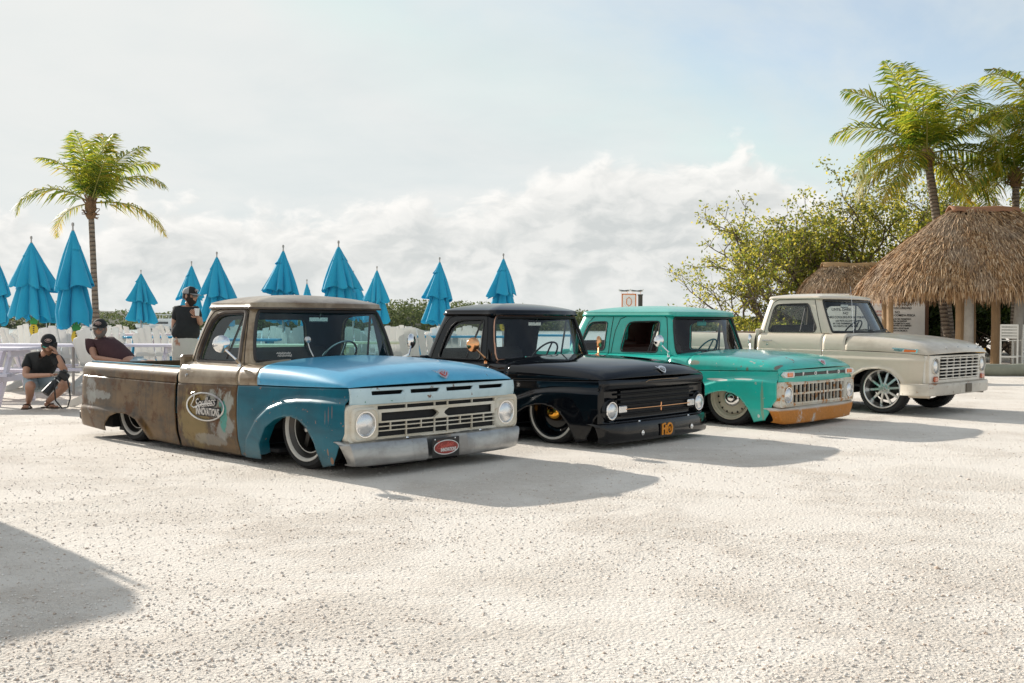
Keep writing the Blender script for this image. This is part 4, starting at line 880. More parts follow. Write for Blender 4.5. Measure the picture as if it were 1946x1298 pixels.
c4.update(name='pickup_truck', pos=(5.78, 15.25, -45.0), cat='pickup truck', group='old pickup trucks parked in a row', label='beige pickup riding higher than the others, on polished multi-spoke wheels', wheel='spoke', wr=.345, wy=.885,
    zo=0., side=[(.2, .94), (.30, .965), (.42, .985), (.60, .995), (.72, 1.0), (.765, 1.008), (.79, .985), (.87, .985), (.95, .985)], side_sm=.012, seam=[(-3.97, .875), (-.86, .873), (-.50, .873), (.2, .862), (.70, .832)],
    bottom=[(-3.97, .32), (-1.8, .27), (-.5, .26), (.35, .25), (.7, .25)],
    arch=[(-.50, .0), (-.49, .25), (-.446, .397), (-.367, .525), (-.212, .603), (-.1, .624), (.007, .629), (.10, .618), (.179, .593), (.306, .486), (.39, .328), (.432, .249), (.46, .0)],
    crestF=[(-.56, .0), (-.54, .26), (-.49, .42), (-.40, .57), (-.235, .655), (.007, .682), (.20, .648), (.345, .52), (.43, .35), (.475, .249), (.50, .0)], flare=.02,
    crestR=[(-3.45, .0), (-3.40, .42), (-3.3, .57), (-3.14, .655), (-2.92, .682), (-2.7, .648), (-2.56, .52), (-2.47, .35), (-2.43, .25), (-2.42, .0)],
    rarch=[(-3.42, .0), (-3.40, .25), (-3.37, .397), (-3.29, .525), (-3.14, .603), (-2.92, .629), (-2.75, .593), (-2.62, .486), (-2.54, .328), (-2.50, .249), (-2.47, .0)], rarch_top=.62,
    fender_cuts=[], hood_rows=hr4, door=(-1.93, -.86), bed=(-3.95, -1.985), fender_front=.698,
    shoulder=[(.985, .873), (.983, .92), (.975, .98), (.955, 1.04), (.92, 1.085), (.86, 1.108)],
    bed_shoulder=[(.985, .873), (.983, .93), (.975, 1.0), (.955, 1.055), (.93, 1.09), (.90, 1.10), (.86, 1.092)],
    belt=1.108, cowl_top=1.118, bed_top=1.10, zbot=.34, floor=.38, zgrille=(.45, .83),
    cab=dict(z0=1.106, z1=1.62, xf0=-.76, bow0=.20, xf1=-1.00, bow1=.10, xr0=-2.03, xr1=-1.91, W0=.872, W1=.76, rc=.15, rf=.08, roof_h=.09, front_lip=.025),
    side_windows=[([(-1.82, 1.125), (-1.05, 1.125), (-1.02, 1.19), (-1.19, 1.545), (-1.75, 1.535)], [.05, .03, .03, .05, .09])],
    windshield=[(-1.35, 1.128), (1.35, 1.128), (1.28, 1.592), (-1.28, 1.592)], ws_r=.09,
    rear_window=[(-.80, 1.17), (.80, 1.17), (.74, 1.53), (-.74, 1.53)], vent_bars=[((-1.285, 1.13), (-1.235, 1.54)), ((-1.06, 1.13), (-1.06, 1.27))],
    door_lines=[[(-1.90, 1.11), (-1.86, 1.45), (-1.80, 1.56), (-1.70, 1.605), (-1.1, 1.612), (-.93, 1.11)]], handle=(.995, -1.77), handle_dy=-.01, mirror=None,
    mats=dict(fender=M['t4_body'], hood=M['t4_hood'], cab=M['t4_body'], cab_up=M['t4_body'], door=M['t4_body'], door_top=M['t4_body'], bed=M['t4_body'], roof=M['t4_body'], inside=M['t4_inside'],
              seat=simple('brown_seat_cloth', (.06, .045, .035), .8), dash=M['t4_inside'], bed_in=weathered('rusty_bed_paint', (.42, .37, .30), (.3, .2, .13), .5, rust=(.45, .55)), mirror=M['chrome'], glass=M['glass'], rear_bumper=M['t4_bumper']))
T4 = build_truck(c4)
def front_t4(root):
    for k, (ch, yy) in enumerate(zip('FORD', (-.54, -.18, .18, .54))):
        text_obj('letter', ch, .05, M['dull_chrome'], front_M(.735+.035*(1-yy*yy), yy, .925, .55), root, depth=.004, bold=.001)
    # white fascia that wraps the lamps
    def P(U, V):
        z_ = .45+(.826-.45)*V; a = np.abs(U); x_ = .735-.02*U**2-.055*sst((a-.93)/.07)*1.-.05*(.84-z_); return np.stack([x_, U*.985, z_], -1)
    z2v = lambda z: (z-.45)/.376
    mouth = roundpoly([(-.66/.985, z2v(.495)), (.66/.985, z2v(.495)), (.66/.985, z2v(.80)), (-.66/.985, z2v(.80))], .03, 4)
    hs = [mouth]+[np.array([((sg*.80+.105*math.cos(a))/.985, z2v(.68+.105*math.sin(a))) for a in np.linspace(0, 2*PI, 40, endpoint=False)]) for sg in (-1, 1)]
    v, f = surf(P, np.linspace(-1, 1, 150), np.linspace(0, 1, 44), hs); gr = MB().add(v, f).build('grille', M['t4_grille'], root, angle=50); s = gr.modifiers.new('thickness', 'SOLIDIFY'); s.thickness = .03; s.offset = -1
    bx = lambda z_: .735-.05*(.84-z_)
    for z_, w_ in ((.782, .014), (.735, .012), (.690, .012), (.645, .022), (.600, .012), (.555, .012), (.510, .014)):
        for (ya, yb) in ((-.66, -.22), (-.22, .22), (.22, .66)): MB().beam((bx(z_), ya, z_), (bx(z_), yb, z_), .03, w_).build('grille_bar', M['t4_grille'], gr, smooth=False)
    for y_ in (-.44, -.22, 0, .22, .44): MB().beam((bx(.5)-.006, y_, .495), (bx(.8)-.006, y_, .80), .012, .02, up=(1, 0, 0)).build('grille_bar', M['t4_grille'], gr, smooth=False)
    for sg in (-1, 1):
        headlight(root, .705, sg*.80, .68, .086, M['dull_chrome']); MB().lathe([(.104, .03), (.104, -.03), (.11, -.05)], (.705, sg*.80, .68), 'X', 30).build('headlight_bezel', M['t4_grille'], root)
        MB().box((.725, sg*.80, .505), (.03, .115, .075), bevel=.012).build('turn_signal', M['amber_dk'], root)
        mk = MB().prism([(.16, .868), (.20, .928), (.56, .912), (.545, .858)], sg*.955, sg*.986, 'Y').build('side_badge', M['chrome'], root, smooth=False)
        MB().prism([(.36, .872), (.365, .907), (.53, .900), (.52, .868)], sg*.97, sg*.991, 'Y').build('side_badge_lens', M['amber'], mk, smooth=False)
        MB().prism([(.21, .878), (.225, .910), (.34, .905), (.335, .874)], sg*.97, sg*.989, 'Y').build('side_badge_panel', simple('badge_teal', (.2, .3, .3), .3, .5), mk, smooth=False)
    # black gap under the grille
    MB().box((.66, 0, .458), (.06, 1.3, .03)).build('grille_gap', M['black_in'], gr)
    r = lambda dx: [(.66, .448), (.74+dx, .446), (.772+dx, .425), (.772+dx, .31), (.76+dx, .285), (.70+dx, .28)]
    bumper(root, [(0, r(.03)), (.5, r(.022)), (.85, r(.0)), (.98, [(.62, .448, .01), (.69, .446, .03), (.725, .425, .035), (.725, .31, .035), (.71, .285, .03), (.66, .28, .02)]),
        (1.035, [(.55, .446, .0), (.60, .444, .01), (.63, .42, .015), (.63, .31, .015), (.62, .285, .01), (.58, .28, .0)]), (1.045, [(.30, .44, .0), (.32, .438, .0), (.34, .42, .0), (.34, .31, .0), (.33, .285, .0), (.30, .28, .0)])], M['t4_bumper'])
    MB().box((.812, .10, .365), (.012, .20, .12), bevel=.005).build('number_plate', simple('brown_plate', (.09, .07, .045), .5, dirt=(.2, .17, .1)), root)
    MB().tube([(-.62, -.50, 1.12), (-.66, -.48, 1.50), (-.70, -.46, 1.80)], [.004, .003, .0015], 5).build('antenna', M['chrome'], root)
    # key lock
front_t4(T4)
# ================================================================== ground, water, far shore
def shoreY(X): return 37+2.0*np.sin(X*.13+1)+np.clip(X-6, 0, 30)*4.5
def ground_mesh():
    xs = np.concatenate([np.linspace(-130, -24, 14), np.linspace(-22, 30, 66), np.linspace(34, 160, 14)]); ys = np.concatenate([np.linspace(-40, 0, 9), np.linspace(1, 60, 70), np.linspace(64, 160, 16)])
    X, Y = np.meshgrid(xs, ys, indexing='ij'); d = shoreY(X)-Y
    Z = -1.6*sst(-(d-2.5)/9.)
    return MB().grid(np.stack([X, Y, Z], -1)).build('ground', M['ground'], None, angle=80)
m, t, b = newmat('crushed_shell_gravel'); v = t.new('ShaderNodeTexCoord').outputs['Object']
big = t.noise(v, .35, 6, .6); mid = t.noise(v, 3.2, 7, .65); fine = t.noise(v, 42., 5, .7); grit = t.noise(v, 140., 4, .7)
vo = t.new('ShaderNodeTexVoronoi'); t.put(vo.inputs['Vector'], v); vo.inputs['Scale'].default_value = 55.; vo.inputs['Randomness'].default_value = 1.
vo2 = t.new('ShaderNodeTexVoronoi'); t.put(vo2.inputs['Vector'], v); vo2.inputs['Scale'].default_value = 21.
c = t.mix(t.step(big, .35, .65), (.63, .56, .485), (.74, .68, .605)); c = t.mix(t.math('MULTIPLY', t.step(mid, .45, .7), .5), c, (.74, .70, .635))
c = t.mix(t.math('MULTIPLY', t.step(t.noise(v, 11., 6, .7), .52, .70), .55), c, (.47, .395, .33)); c = t.mix(t.math('MULTIPLY', t.step(grit, .48, .64), .7), c, (.40, .345, .29))
c = t.mix(t.math('MULTIPLY', t.xyz(vo.outputs['Color'])[0], .35), c, (.76, .72, .66))
c = t.mix(t.math('MULTIPLY', t.step(t.noise(v, .9, 5, .6, .4), .60, .42), .6), c, (.76, .71, .645)); rt = t.new('ShaderNodeMapping'); t.put(rt.inputs[0], v); rt.inputs[2].default_value = (0, 0, .72); rt.inputs[3].default_value = (.12, 1.5, 1.); c = t.mix(t.math('MULTIPLY', t.step(t.noise(rt.outputs[0], 1.3, 5, .6), .52, .68), .22), c, (.53, .46, .39)); t.put(b.inputs['Base Color'], c); b.inputs['Roughness'].default_value = .92; b.inputs['Specular IOR Level'].default_value = .15
h = t.math('ADD', t.math('MULTIPLY', fine, .75), t.math('MULTIPLY', mid, .28)); h = t.math('ADD', h, t.math('MULTIPLY', t.math('SUBTRACT', 1., vo.outputs['Distance']), .45)); h = t.math('ADD', h, t.math('MULTIPLY', grit, .22)); soft = t.step(t.noise(v, .9, 5, .6, .4), .42, .60); h = t.math('MULTIPLY', h, t.math('MULTIPLY_ADD', soft, .40, .60))
h = t.math('ADD', h, t.math('MULTIPLY', t.step(vo2.outputs['Distance'], .35, .0), t.math('MULTIPLY', t.step(t.xyz(vo2.outputs['Color'])[0], .80, .88), .5)))
t.put(b.inputs['Normal'], t.bump(h, 1., .017)); M['ground'] = m
tag(ground_mesh(), kind='structure')
m, t, b = newmat('sea_water'); v = t.new('ShaderNodeTexCoord').outputs['Object']
b.inputs['Roughness'].default_value = .22
t.put(b.inputs['Base Color'], t.mix(t.noise(v, .05, 4), (.42, .50, .50), (.52, .58, .56)))
t.put(b.inputs['Normal'], t.bump(t.noise(t.scale(v, (.35, 1., 1)), 1.1, 6, .65), .55, .12)); M['water'] = m
tag(MB().grid(np.array([[(x, y, -.55) for y in (20, 60, 150, 400, 2500)] for x in (-2500, -300, 0, 300, 2500)])).build('water', m, None, smooth=False), kind='structure')
# leaves
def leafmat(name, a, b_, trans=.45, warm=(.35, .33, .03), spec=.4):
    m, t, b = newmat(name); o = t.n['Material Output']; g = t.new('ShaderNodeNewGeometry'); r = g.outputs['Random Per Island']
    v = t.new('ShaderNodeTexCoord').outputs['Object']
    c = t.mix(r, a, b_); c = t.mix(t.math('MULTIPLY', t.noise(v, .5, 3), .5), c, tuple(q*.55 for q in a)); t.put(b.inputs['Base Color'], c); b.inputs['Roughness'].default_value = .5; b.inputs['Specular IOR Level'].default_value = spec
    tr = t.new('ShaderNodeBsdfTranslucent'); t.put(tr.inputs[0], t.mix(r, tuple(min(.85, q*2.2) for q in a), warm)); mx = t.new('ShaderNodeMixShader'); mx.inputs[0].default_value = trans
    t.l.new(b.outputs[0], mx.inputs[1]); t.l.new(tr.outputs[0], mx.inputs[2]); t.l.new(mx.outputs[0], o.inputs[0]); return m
M['leaf'] = leafmat('mangrove_leaf', (.075, .11, .014), (.21, .22, .035), .5, (.80, .66, .10))
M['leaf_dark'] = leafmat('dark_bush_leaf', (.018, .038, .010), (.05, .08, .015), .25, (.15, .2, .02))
M['leaf_far'] = leafmat('far_tree_leaf', (.075, .105, .045), (.18, .20, .085), .25, (.30, .32, .14), .03)
M['frond'] = leafmat('palm_frond_leaf', (.060, .115, .012), (.17, .20, .018), .50, (.75, .66, .05))
M['frond_dry'] = leafmat('yellow_palm_leaf', (.22, .19, .02), (.38, .26, .03), .45, (.85, .55, .05))
M['rachis'] = simple('frond_stem', (.28, .26, .06), .5)
M['bark'] = simple('grey_brown_bark', (.12, .09, .065), .85, var=.4, nscale=5, bump=.6, bscale=14)
def palm_bark():
    m, t, b = newmat('palm_bark'); v = t.new('ShaderNodeTexCoord').outputs['Object']; x, y, z = t.xyz(v)
    r = t.math('SINE', t.math('MULTIPLY_ADD', t.noise(v, 3., 4), 3., t.math('MULTIPLY', z, 48.)))
    c = t.mix(t.noise(v, 6, 6), (.17, .13, .10), (.30, .25, .20)); c = t.mix(t.step(r, .5, .95), c, (.09, .065, .05)); t.put(b.inputs['Base Color'], c); b.inputs['Roughness'].default_value = .9
    t.put(b.inputs['Normal'], t.bump(t.math('ADD', r, t.noise(v, 20, 5)), .7, .03)); return m
M['palm_bark'] = palm_bark(); M['fibre'] = simple('palm_fibre', (.16, .09, .045), .95, var=.5, nscale=12, bump=1., bscale=30)
rng = np.random.default_rng(7)
def leaf_quads(P, size, rng, elong=1.8, droop=0.):
    """random little leaves at points P -> verts, faces arrays"""
    n = len(P); s = size*rng.uniform(.6, 1.3, n)[:, None]
    d = rng.normal(size=(n, 3)); d[:, 2] -= droop; d /= np.linalg.norm(d, axis=1)[:, None]; e = rng.normal(size=(n, 3)); e -= d*(e*d).sum(1)[:, None]; e /= np.linalg.norm(e, axis=1)[:, None]
    a = P; q = np.stack([a, a+d*s*.5*elong+e*s*.42, a+d*s*elong, a+d*s*.5*elong-e*s*.42], 1); return q.reshape(-1, 3)
def leaf_mesh(name, V, mat, parent=None, extra=None):
    n = len(V)//4; me = bpy.data.meshes.new(name); me.vertices.add(len(V)); me.vertices.foreach_set('co', V.astype(np.float32).ravel())
    me.loops.add(n*4); me.loops.foreach_set('vertex_index', np.arange(n*4)); me.polygons.add(n); me.polygons.foreach_set('loop_start', np.arange(0, n*4, 4)); me.update(calc_edges=True)
    o = bpy.data.objects.new(name, me); C.objects.link(o); me.materials.append(mat); 
    if parent is not None: o.parent = parent
    return o
# loose stones on the lot: irregular octahedra, thinning out with distance
def stones(n, y0, y1, smin, smax, seed, name, mat, pw=1.6):
    r = np.random.default_rng(seed); u = r.random(n); Y = (y0**(1-pw)+u*(y1**(1-pw)-y0**(1-pw)))**(1/(1-pw)); X = (r.random(n)*2-1)*(Y*.56+1.6)
    # clustered by a lumpy mask
    k = (np.sin(X*1.7+np.sin(Y*1.1)*2)+np.sin(Y*2.3+X*.7)+r.normal(0, 1.0, n)) > -.9; X, Y = X[k], Y[k]; n = len(X)
    s = smin*(smax/smin)**(r.random(n)**2.6); base = np.array([(1, 0, 0), (-1, 0, 0), (0, 1, 0), (0, -1, 0), (0, 0, 1), (0, 0, -1)], float)
    V = base[None]*(1+r.normal(0, .22, (n, 6, 1)))+r.normal(0, .13, (n, 6, 3)); a = r.random(n)*6.28; ca, sa = np.cos(a), np.sin(a)
    V = np.stack([V[..., 0]*ca[:, None]-V[..., 1]*sa[:, None]*.8, V[..., 0]*sa[:, None]+V[..., 1]*ca[:, None]*.8, V[..., 2]*.62], -1)*s[:, None, None]
    V[..., 0] += X[:, None]; V[..., 1] += Y[:, None]; V[..., 2] += (s*.28)[:, None]
    F = np.array([(0, 2, 4), (2, 1, 4), (1, 3, 4), (3, 0, 4), (2, 0, 5), (1, 2, 5), (3, 1, 5), (0, 3, 5)]); F = (F[None]+6*np.arange(n)[:, None, None]).reshape(-1)
    me = bpy.data.meshes.new(name); me.vertices.add(n*6); me.vertices.foreach_set('co', V.astype(np.float32).ravel()); me.loops.add(len(F)); me.loops.foreach_set('vertex_index', F)
    me.polygons.add(n*8); me.polygons.foreach_set('loop_start', np.arange(0, len(F), 3)); me.update(calc_edges=True); o = bpy.data.objects.new(name, me); C.objects.link(o); me.materials.append(mat); return o
m, t, b = newmat('pebble'); g = t.new('ShaderNodeNewGeometry'); r_ = g.outputs['Random Per Island']; cr = t.new('ShaderNodeValToRGB'); t.put(cr.inputs[0], r_)
e = cr.color_ramp.elements; e[0].color = (.54, .43, .35, 1); e[1].color = (.82, .77, .71, 1); e[1].position = .8; q = e.new(.3); q.color = (.68, .61, .55, 1); t.put(b.inputs['Base Color'], cr.outputs[0]); b.inputs['Roughness'].default_value = .9; M['pebble'] = m
tag(stones(110000, 3.0, 17., .0022, .0102, 3, 'gravel', M['pebble']), 'loose pebbles of crushed shell scattered over the white lot', 'gravel', kind='stuff')
tag(stones(300, 3.2, 22., .009, .019, 9, 'loose_stones', M['pebble'], 1.2), 'larger loose stones lying here and there on the white gravel', 'stones', kind='stuff')
# ------------------------------------------------------------------ far shore: low wooded bank across the water
def far_wood():
    r = np.random.default_rng(5); Ps = []
    for k in range(1250):
        X = r.uniform(-170, 240); Y = 189+.06*X+10*math.sin(X*.03)+26*r.random()**1.6; h = 3.4+1.6*math.sin(X*.045+1)+r.uniform(-.6, 1.6)+.6*math.sin(X*.21)
        h *= 1-.45*float(sst((X+6)/14.))
        n = 150; th = r.uniform(0, 6.28, n); u = r.uniform(-.75, 1, n); R = r.uniform(2., 3.6); rad = R*np.sqrt(1-np.clip(u, -1, 1)**2*.9)*r.uniform(.75, 1.05, n)
        Ps.append(np.stack([X+rad*np.cos(th), Y+rad*np.sin(th)*.8, -.7+h*.46+u*h*.60], -1))
    P = np.concatenate(Ps); 
    return leaf_mesh('far_wood', leaf_quads(P, .40, r, 1.3), M['leaf_far'])
tag(far_wood(), 'low dark green wood along the far shore of the bay', 'wood', kind='stuff')
X = np.linspace(-300, 420, 80); A = []
for x_ in X:
    y_ = 190+.06*x_+10*math.sin(x_*.03); A.append([(x_, y_+1, -.7), (x_, y_+3, -.4), (x_, y_+10, (1.6+.5*math.sin(x_*.21))*(1-.5*float(sst((x_+6)/14.)))), (x_, y_+24, (2.9+.7*math.sin(x_*.05+1))*(1-.55*float(sst((x_+6)/14.)))), (x_, y_+60, 1.), (x_, y_+61, -2)])
tag(MB().grid(np.array(A)).build('far_bank', simple('dark_undergrowth', (.035, .045, .022), .9, var=.5, nscale=.3), None), kind='structure')
# ================================================================== palms
def frond_mesh(seed, L, rise, droop, dry=0.):
    """frond from the origin towards +x; returns mesh with leaf, stem materials"""
    r = random.Random(seed); mb = MB(); pts = []; n = 14; x_ = z_ = 0.; ang = rise
    for i in range(n+1):
        pts.append(Vector((x_, 0, z_))); ds = L/n; x_ += math.cos(ang)*ds; z_ += math.sin(ang)*ds; ang -= droop/n*(.5+1.4*i/n)
    mb.cur = 1; mb.tube(pts, [.022*(1-.85*i/n)+.003 for i in range(n+1)], 5); 
    N = 58
    for k in range(N):
        s = .10+.90*k/(N-1); i = min(int(s*n), n-1); f = s*n-i; p = pts[i].lerp(pts[i+1], f); tg = (pts[i+1]-pts[i]).normalized(); up = Vector((-tg.z, 0, tg.x))
        ll = L*.37*math.sin(PI*min(1, .18+s*.80))**.7*r.uniform(.8, 1.1)
        for sd in (-1, 1):
            if r.random() < .04: continue
            mb.cur = 2 if r.random() < dry*(.3+s) else 0
            d = (tg*r.uniform(.45, .7)+Vector((0, sd, 0))*.85+up*r.uniform(-.05, .25)).normalized(); g1 = Vector((0, 0, -1)); w_ = .016+.010*r.random()
            a = p; b_ = p+d*ll*.45+g1*ll*r.uniform(.02, .12); c_ = b_+(d*.75+g1*r.uniform(.25, .8)).normalized()*ll*.55; e = d.cross(up).normalized()*.35+tg*.9; e.normalize()
            mb.add([a-e*w_*.5, a+e*w_*.5, b_+e*w_, b_-e*w_, c_], [(0, 1, 2, 3), (3, 2, 4)])
    me = mb.mesh('frond'); 
    for m_ in (M['frond'], M['rachis'], M['frond_dry']): me.materials.append(m_)
    return me
FM = {}
def frond_of(L, rise, droop, dry, rnd):
    key = (round(rise, 1), round(droop, 1), round(dry, 1), rnd.randrange(2))
    if key not in FM: FM[key] = frond_mesh(len(FM)+11, 1.0*2.3, key[0], key[1], key[2])
    return FM[key]
def palm(base, top, lean, R0, crown, label, seed, frondL=2.3, rot=0., list_=None, group='coconut palms', n=20):
    root = empty('palm_tree', base); rr = random.Random(seed); tag(root, label, 'palm tree', group)
    b0 = Vector((0, 0, 0)); t0 = Vector(top)-Vector(base); mid = t0*.5+Vector(lean); pts = []; rs = []
    for i in range(25):
        s = i/24; p = b0*(1-s)**2+mid*2*s*(1-s)+t0*s*s; pts.append(p); rs.append(R0*(1.25-.45*min(1, s*3) if s < .33 else .80-.15*s+.02*math.sin(i*2.2)))
    MB().tube(pts, rs, 12).build('trunk', M['palm_bark'], root)
    fb = MB(); 
    fb.lathe([(R0*.7, -.42), (R0*1.15, -.32), (R0*1.0, -.2), (R0*1.35, -.12), (R0*1.2, .05), (R0*.7, .25), (0.01, .35)], t0, 'Z', 12)
    for k in range(26):
        a = rr.uniform(0, 6.28); z_ = rr.uniform(-.4, .1); fb.beam(t0+Vector((math.cos(a)*R0*.8, math.sin(a)*R0*.8, z_)), t0+Vector((math.cos(a)*R0*2.0, math.sin(a)*R0*2.0, z_+rr.uniform(-.12, .25))), .06, .02)
    fb.build('crown_base', M['fibre'], root, smooth=False)
    items = list_ or []
    if not items:
        for k in range(n):
            a = 2.4*k+rr.uniform(-.25, .25); lv = k/n; items.append((a, 1.35-1.55*lv+rr.uniform(-.1, .1), 1.1+1.0*lv, rr.uniform(.85, 1.05), .05+.25*lv))
    for (a, rise, droop, sc_, dry) in items:
        me = frond_of(frondL, rise, droop, dry, rr); o = bpy.data.objects.new('frond', me); C.objects.link(o); o.parent = root; o.location = t0+Vector((0, 0, .05))
        o.rotation_euler = (rr.uniform(-.35, .35), 0, a); o.scale = (sc_*frondL/2.3,)*3
    return root
def px(x_, y_, D):
    """world point on the sight line of photo pixel (x_, y_) at distance D along +Y"""
    return ((x_-973)/1996*D, D, 1.272-(y_-609.3+.0048*(x_-973))/1996*D)
D = 31.; tp = px(173, 398, D)
palm((tp[0]+.2, D, 0), tp, (.0, 0, 0), .125, 2.3, 'slender coconut palm with yellowing fronds behind the umbrellas', 4, 2.7,
     list_=[(3.30, .55, 1.9, .95, .35), (3.0, -.1, 1.5, .62, .7), (2.6, 1.25, .5, .95, .1), (2.2, 1.5, .6, .9, .1), (1.2, 1.42, .8, 1., .05), (.9, 1.3, 1.0, .95, .1), (.45, 1.15, 1.2, .95, .1), (-.1, .75, 1.5, .98, .35), (-.1, .12, 1.2, 1., .65),
            (4.0, 1.1, 1.2, .8, .1), (5.2, 1.15, 1.1, .8, .1), (1.8, 1.1, 1.2, .8, .1), (4.6, 1.35, .8, .85, 0.), (.3, 1.5, .5, .8, .1)])
D = 38.5; tp = px(1757, 290, D)
palm((tp[0]+.9, D, 0), tp, (.25, 0, .0), .22, 2.6, 'tall coconut palm leaning left over the thatched hut', 9, 3.8, list_=[(PI, 1.15, .95, 1.05, .05), (PI-.2, .75, 1.4, 1.0, .1), (PI+.3, .35, 1.6, .95, .2), (PI+.1, -.15, 1.2, .85, .5), (PI+.9, .1, 1.5, .85, .3), (1.8, 1.5, .3, 1.0, 0.), (1.3, 1.42, .35, 1.02, .0), (.3, 1.15, 1.3, 1.05, .05), (0., .85, 1.0, 1.05, .1), (.2, .35, 1.4, 1., .2), (-.2, -.4, .9, .9, .5), (-.9, -.7, .6, .8, .7), (-1.3, 1.15, 1.0, .9, .1), (-2.0, .95, 1.5, .9, .1), (-.7, .9, 1.4, .9, .1), (1.2, .7, 1.5, .9, .1), (2.1, .6, 1.6, .9, .1), (2.6, .1, 1.5, .85, .3), (-2.4, -.3, 1.1, .8, .6), (.8, .1, 1.4, .9, .2), (-1.6, 1.25, 1.2, .9, 0.)])
D = 38.; tp = px(1926, 325, D)
palm((tp[0]+.1, D, 0), tp, (.0, 0, 0), .19, 2.6, 'coconut palm behind the right side of the big thatched hut', 15, 3.1, n=20)
D = 36.; tp = px(1985, 225, D)
palm((tp[0]+.6, D, 0), tp, (.2, 0, 0), .19, 2.6, 'coconut palm at the far right whose fronds reach into view', 21, 3.2, n=18)
# ================================================================== broadleaf trees
def tree(base, h, spread, seed, label, leafm, n_leaf=16000, lean=(0, 0), group=None, leaf=.085, cat='tree', name='mangrove_tree', trunk=.16, sparse=1., limbs=5, low=.25):
    r = random.Random(seed); nr = np.random.default_rng(seed); root = empty(name, base); tag(root, label, cat, group); tb = MB(); ends = []
    def branch(p, d, L, rad, depth):
        pts = [p]; rs = [rad]; q = p.copy(); dd = d.copy()
        for i in range(4):
            dd = (dd+Vector((r.gauss(0, .20), r.gauss(0, .20), r.gauss(.04, .14)))).normalized(); q = q+dd*L/4; pts.append(q.copy()); rs.append(rad*(1-.13*(i+1)))
        tb.tube(pts, rs, 6 if depth < 2 else 4, caps=False)
        if depth >= 2: ends.append((pts[2], q))
        if depth < 4:
            for k in range(3 if depth < 3 else 2):
                a = r.uniform(0, 6.28); o_ = Vector((math.cos(a), math.sin(a), r.uniform(-.1, .7))); branch(pts[r.choice((2, 3, 4))], (dd*.55+o_*.75).normalized(), L*r.uniform(.6, .8), rad*.52, depth+1)
    for k in range(limbs):
        a = 2*PI*k/limbs+r.uniform(-.4, .4); d = Vector((math.cos(a)*spread/h*1.1+lean[0], math.sin(a)*spread/h*.9+lean[1], 1.)).normalized()
        branch(Vector((math.cos(a)*.15, math.sin(a)*.15, 0)), d, h*.46, trunk*r.uniform(.7, 1.), 0)
    P = []
    per = max(4, int(n_leaf/len(ends)))
    for a, b_ in ends:
        if b_.z < h*low*.5: continue
        if r.random() > sparse: continue
        m_ = per; c_ = nr.random((m_, 1)); ce = np.array(a)*(1-c_)+np.array(b_)*c_; cl = ce[nr.integers(0, m_, max(2, m_//9))][nr.integers(0, max(2, m_//9), m_)]+0*ce; P.append(cl+nr.normal(size=(m_, 3))*np.array([.15, .15, .11])*h/6.)
    zc = max((v[2] for v in tb.v)); tb.build('trunk', M['bark'], root)
    P = np.concatenate(P); leaf_mesh('crown', leaf_quads(P, leaf, nr, 1.5), leafm, root); return root
g_ = 'mangrove trees behind the huts'
def at(x_, D, y_=None): p = px(x_, 609, D); return (p[0], D, 0)
tree(at(1530, 44.5), 6.5, 4.8, 31, 'gnarled mangrove tree with thick dark limbs, left of the huts', M['leaf'], 10500, (-.05, 0), g_, .10, trunk=.22, limbs=6)
tree(at(1430, 42.5), 4.6, 3.3, 33, 'small airy mangrove tree reaching out over the water', M['leaf'], 5000, (-.25, 0), g_, .09, trunk=.10, sparse=.55, limbs=5)
tree(at(1605, 46), 7.2, 3.6, 35, 'mangrove tree with bare upper twigs behind the smaller hut', M['leaf'], 11000, (0, 0), g_, .10, trunk=.15, sparse=.8)
tree(at(1690, 44), 8.0, 3.4, 37, 'tall thin mangrove tree behind the tall palm', M['leaf'], 13000, (.0, 0), g_, .10, trunk=.13, sparse=.7, limbs=4)
tree(at(1800, 47), 7.2, 4.0, 39, 'leafy tree behind the ridge of the big thatched hut', M['leaf'], 16000, (.0, 0), g_, .10, trunk=.18)
tree(at(1925, 46), 7.2, 4.0, 41, 'leafy tree at the right edge behind the palms', M['leaf'], 16000, (.0, 0), g_, .10, trunk=.18)
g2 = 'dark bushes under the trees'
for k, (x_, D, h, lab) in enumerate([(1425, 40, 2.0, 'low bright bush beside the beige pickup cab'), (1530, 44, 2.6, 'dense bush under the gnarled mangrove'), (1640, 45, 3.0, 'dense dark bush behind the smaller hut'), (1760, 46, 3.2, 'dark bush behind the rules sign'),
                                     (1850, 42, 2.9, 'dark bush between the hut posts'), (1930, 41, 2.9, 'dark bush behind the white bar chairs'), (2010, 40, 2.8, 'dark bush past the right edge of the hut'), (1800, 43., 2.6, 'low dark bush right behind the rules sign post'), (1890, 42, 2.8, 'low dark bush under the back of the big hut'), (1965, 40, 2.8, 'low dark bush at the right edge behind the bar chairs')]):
    tree(at(x_, D), h, h*1.0, 60+k, lab, M['leaf'] if k < 1 else M['leaf_dark'], 2600 if k < 1 else 15000, (0, 0), g2, .12 if k else .08, cat='bush', name='bush', trunk=.05, limbs=6, low=.0)
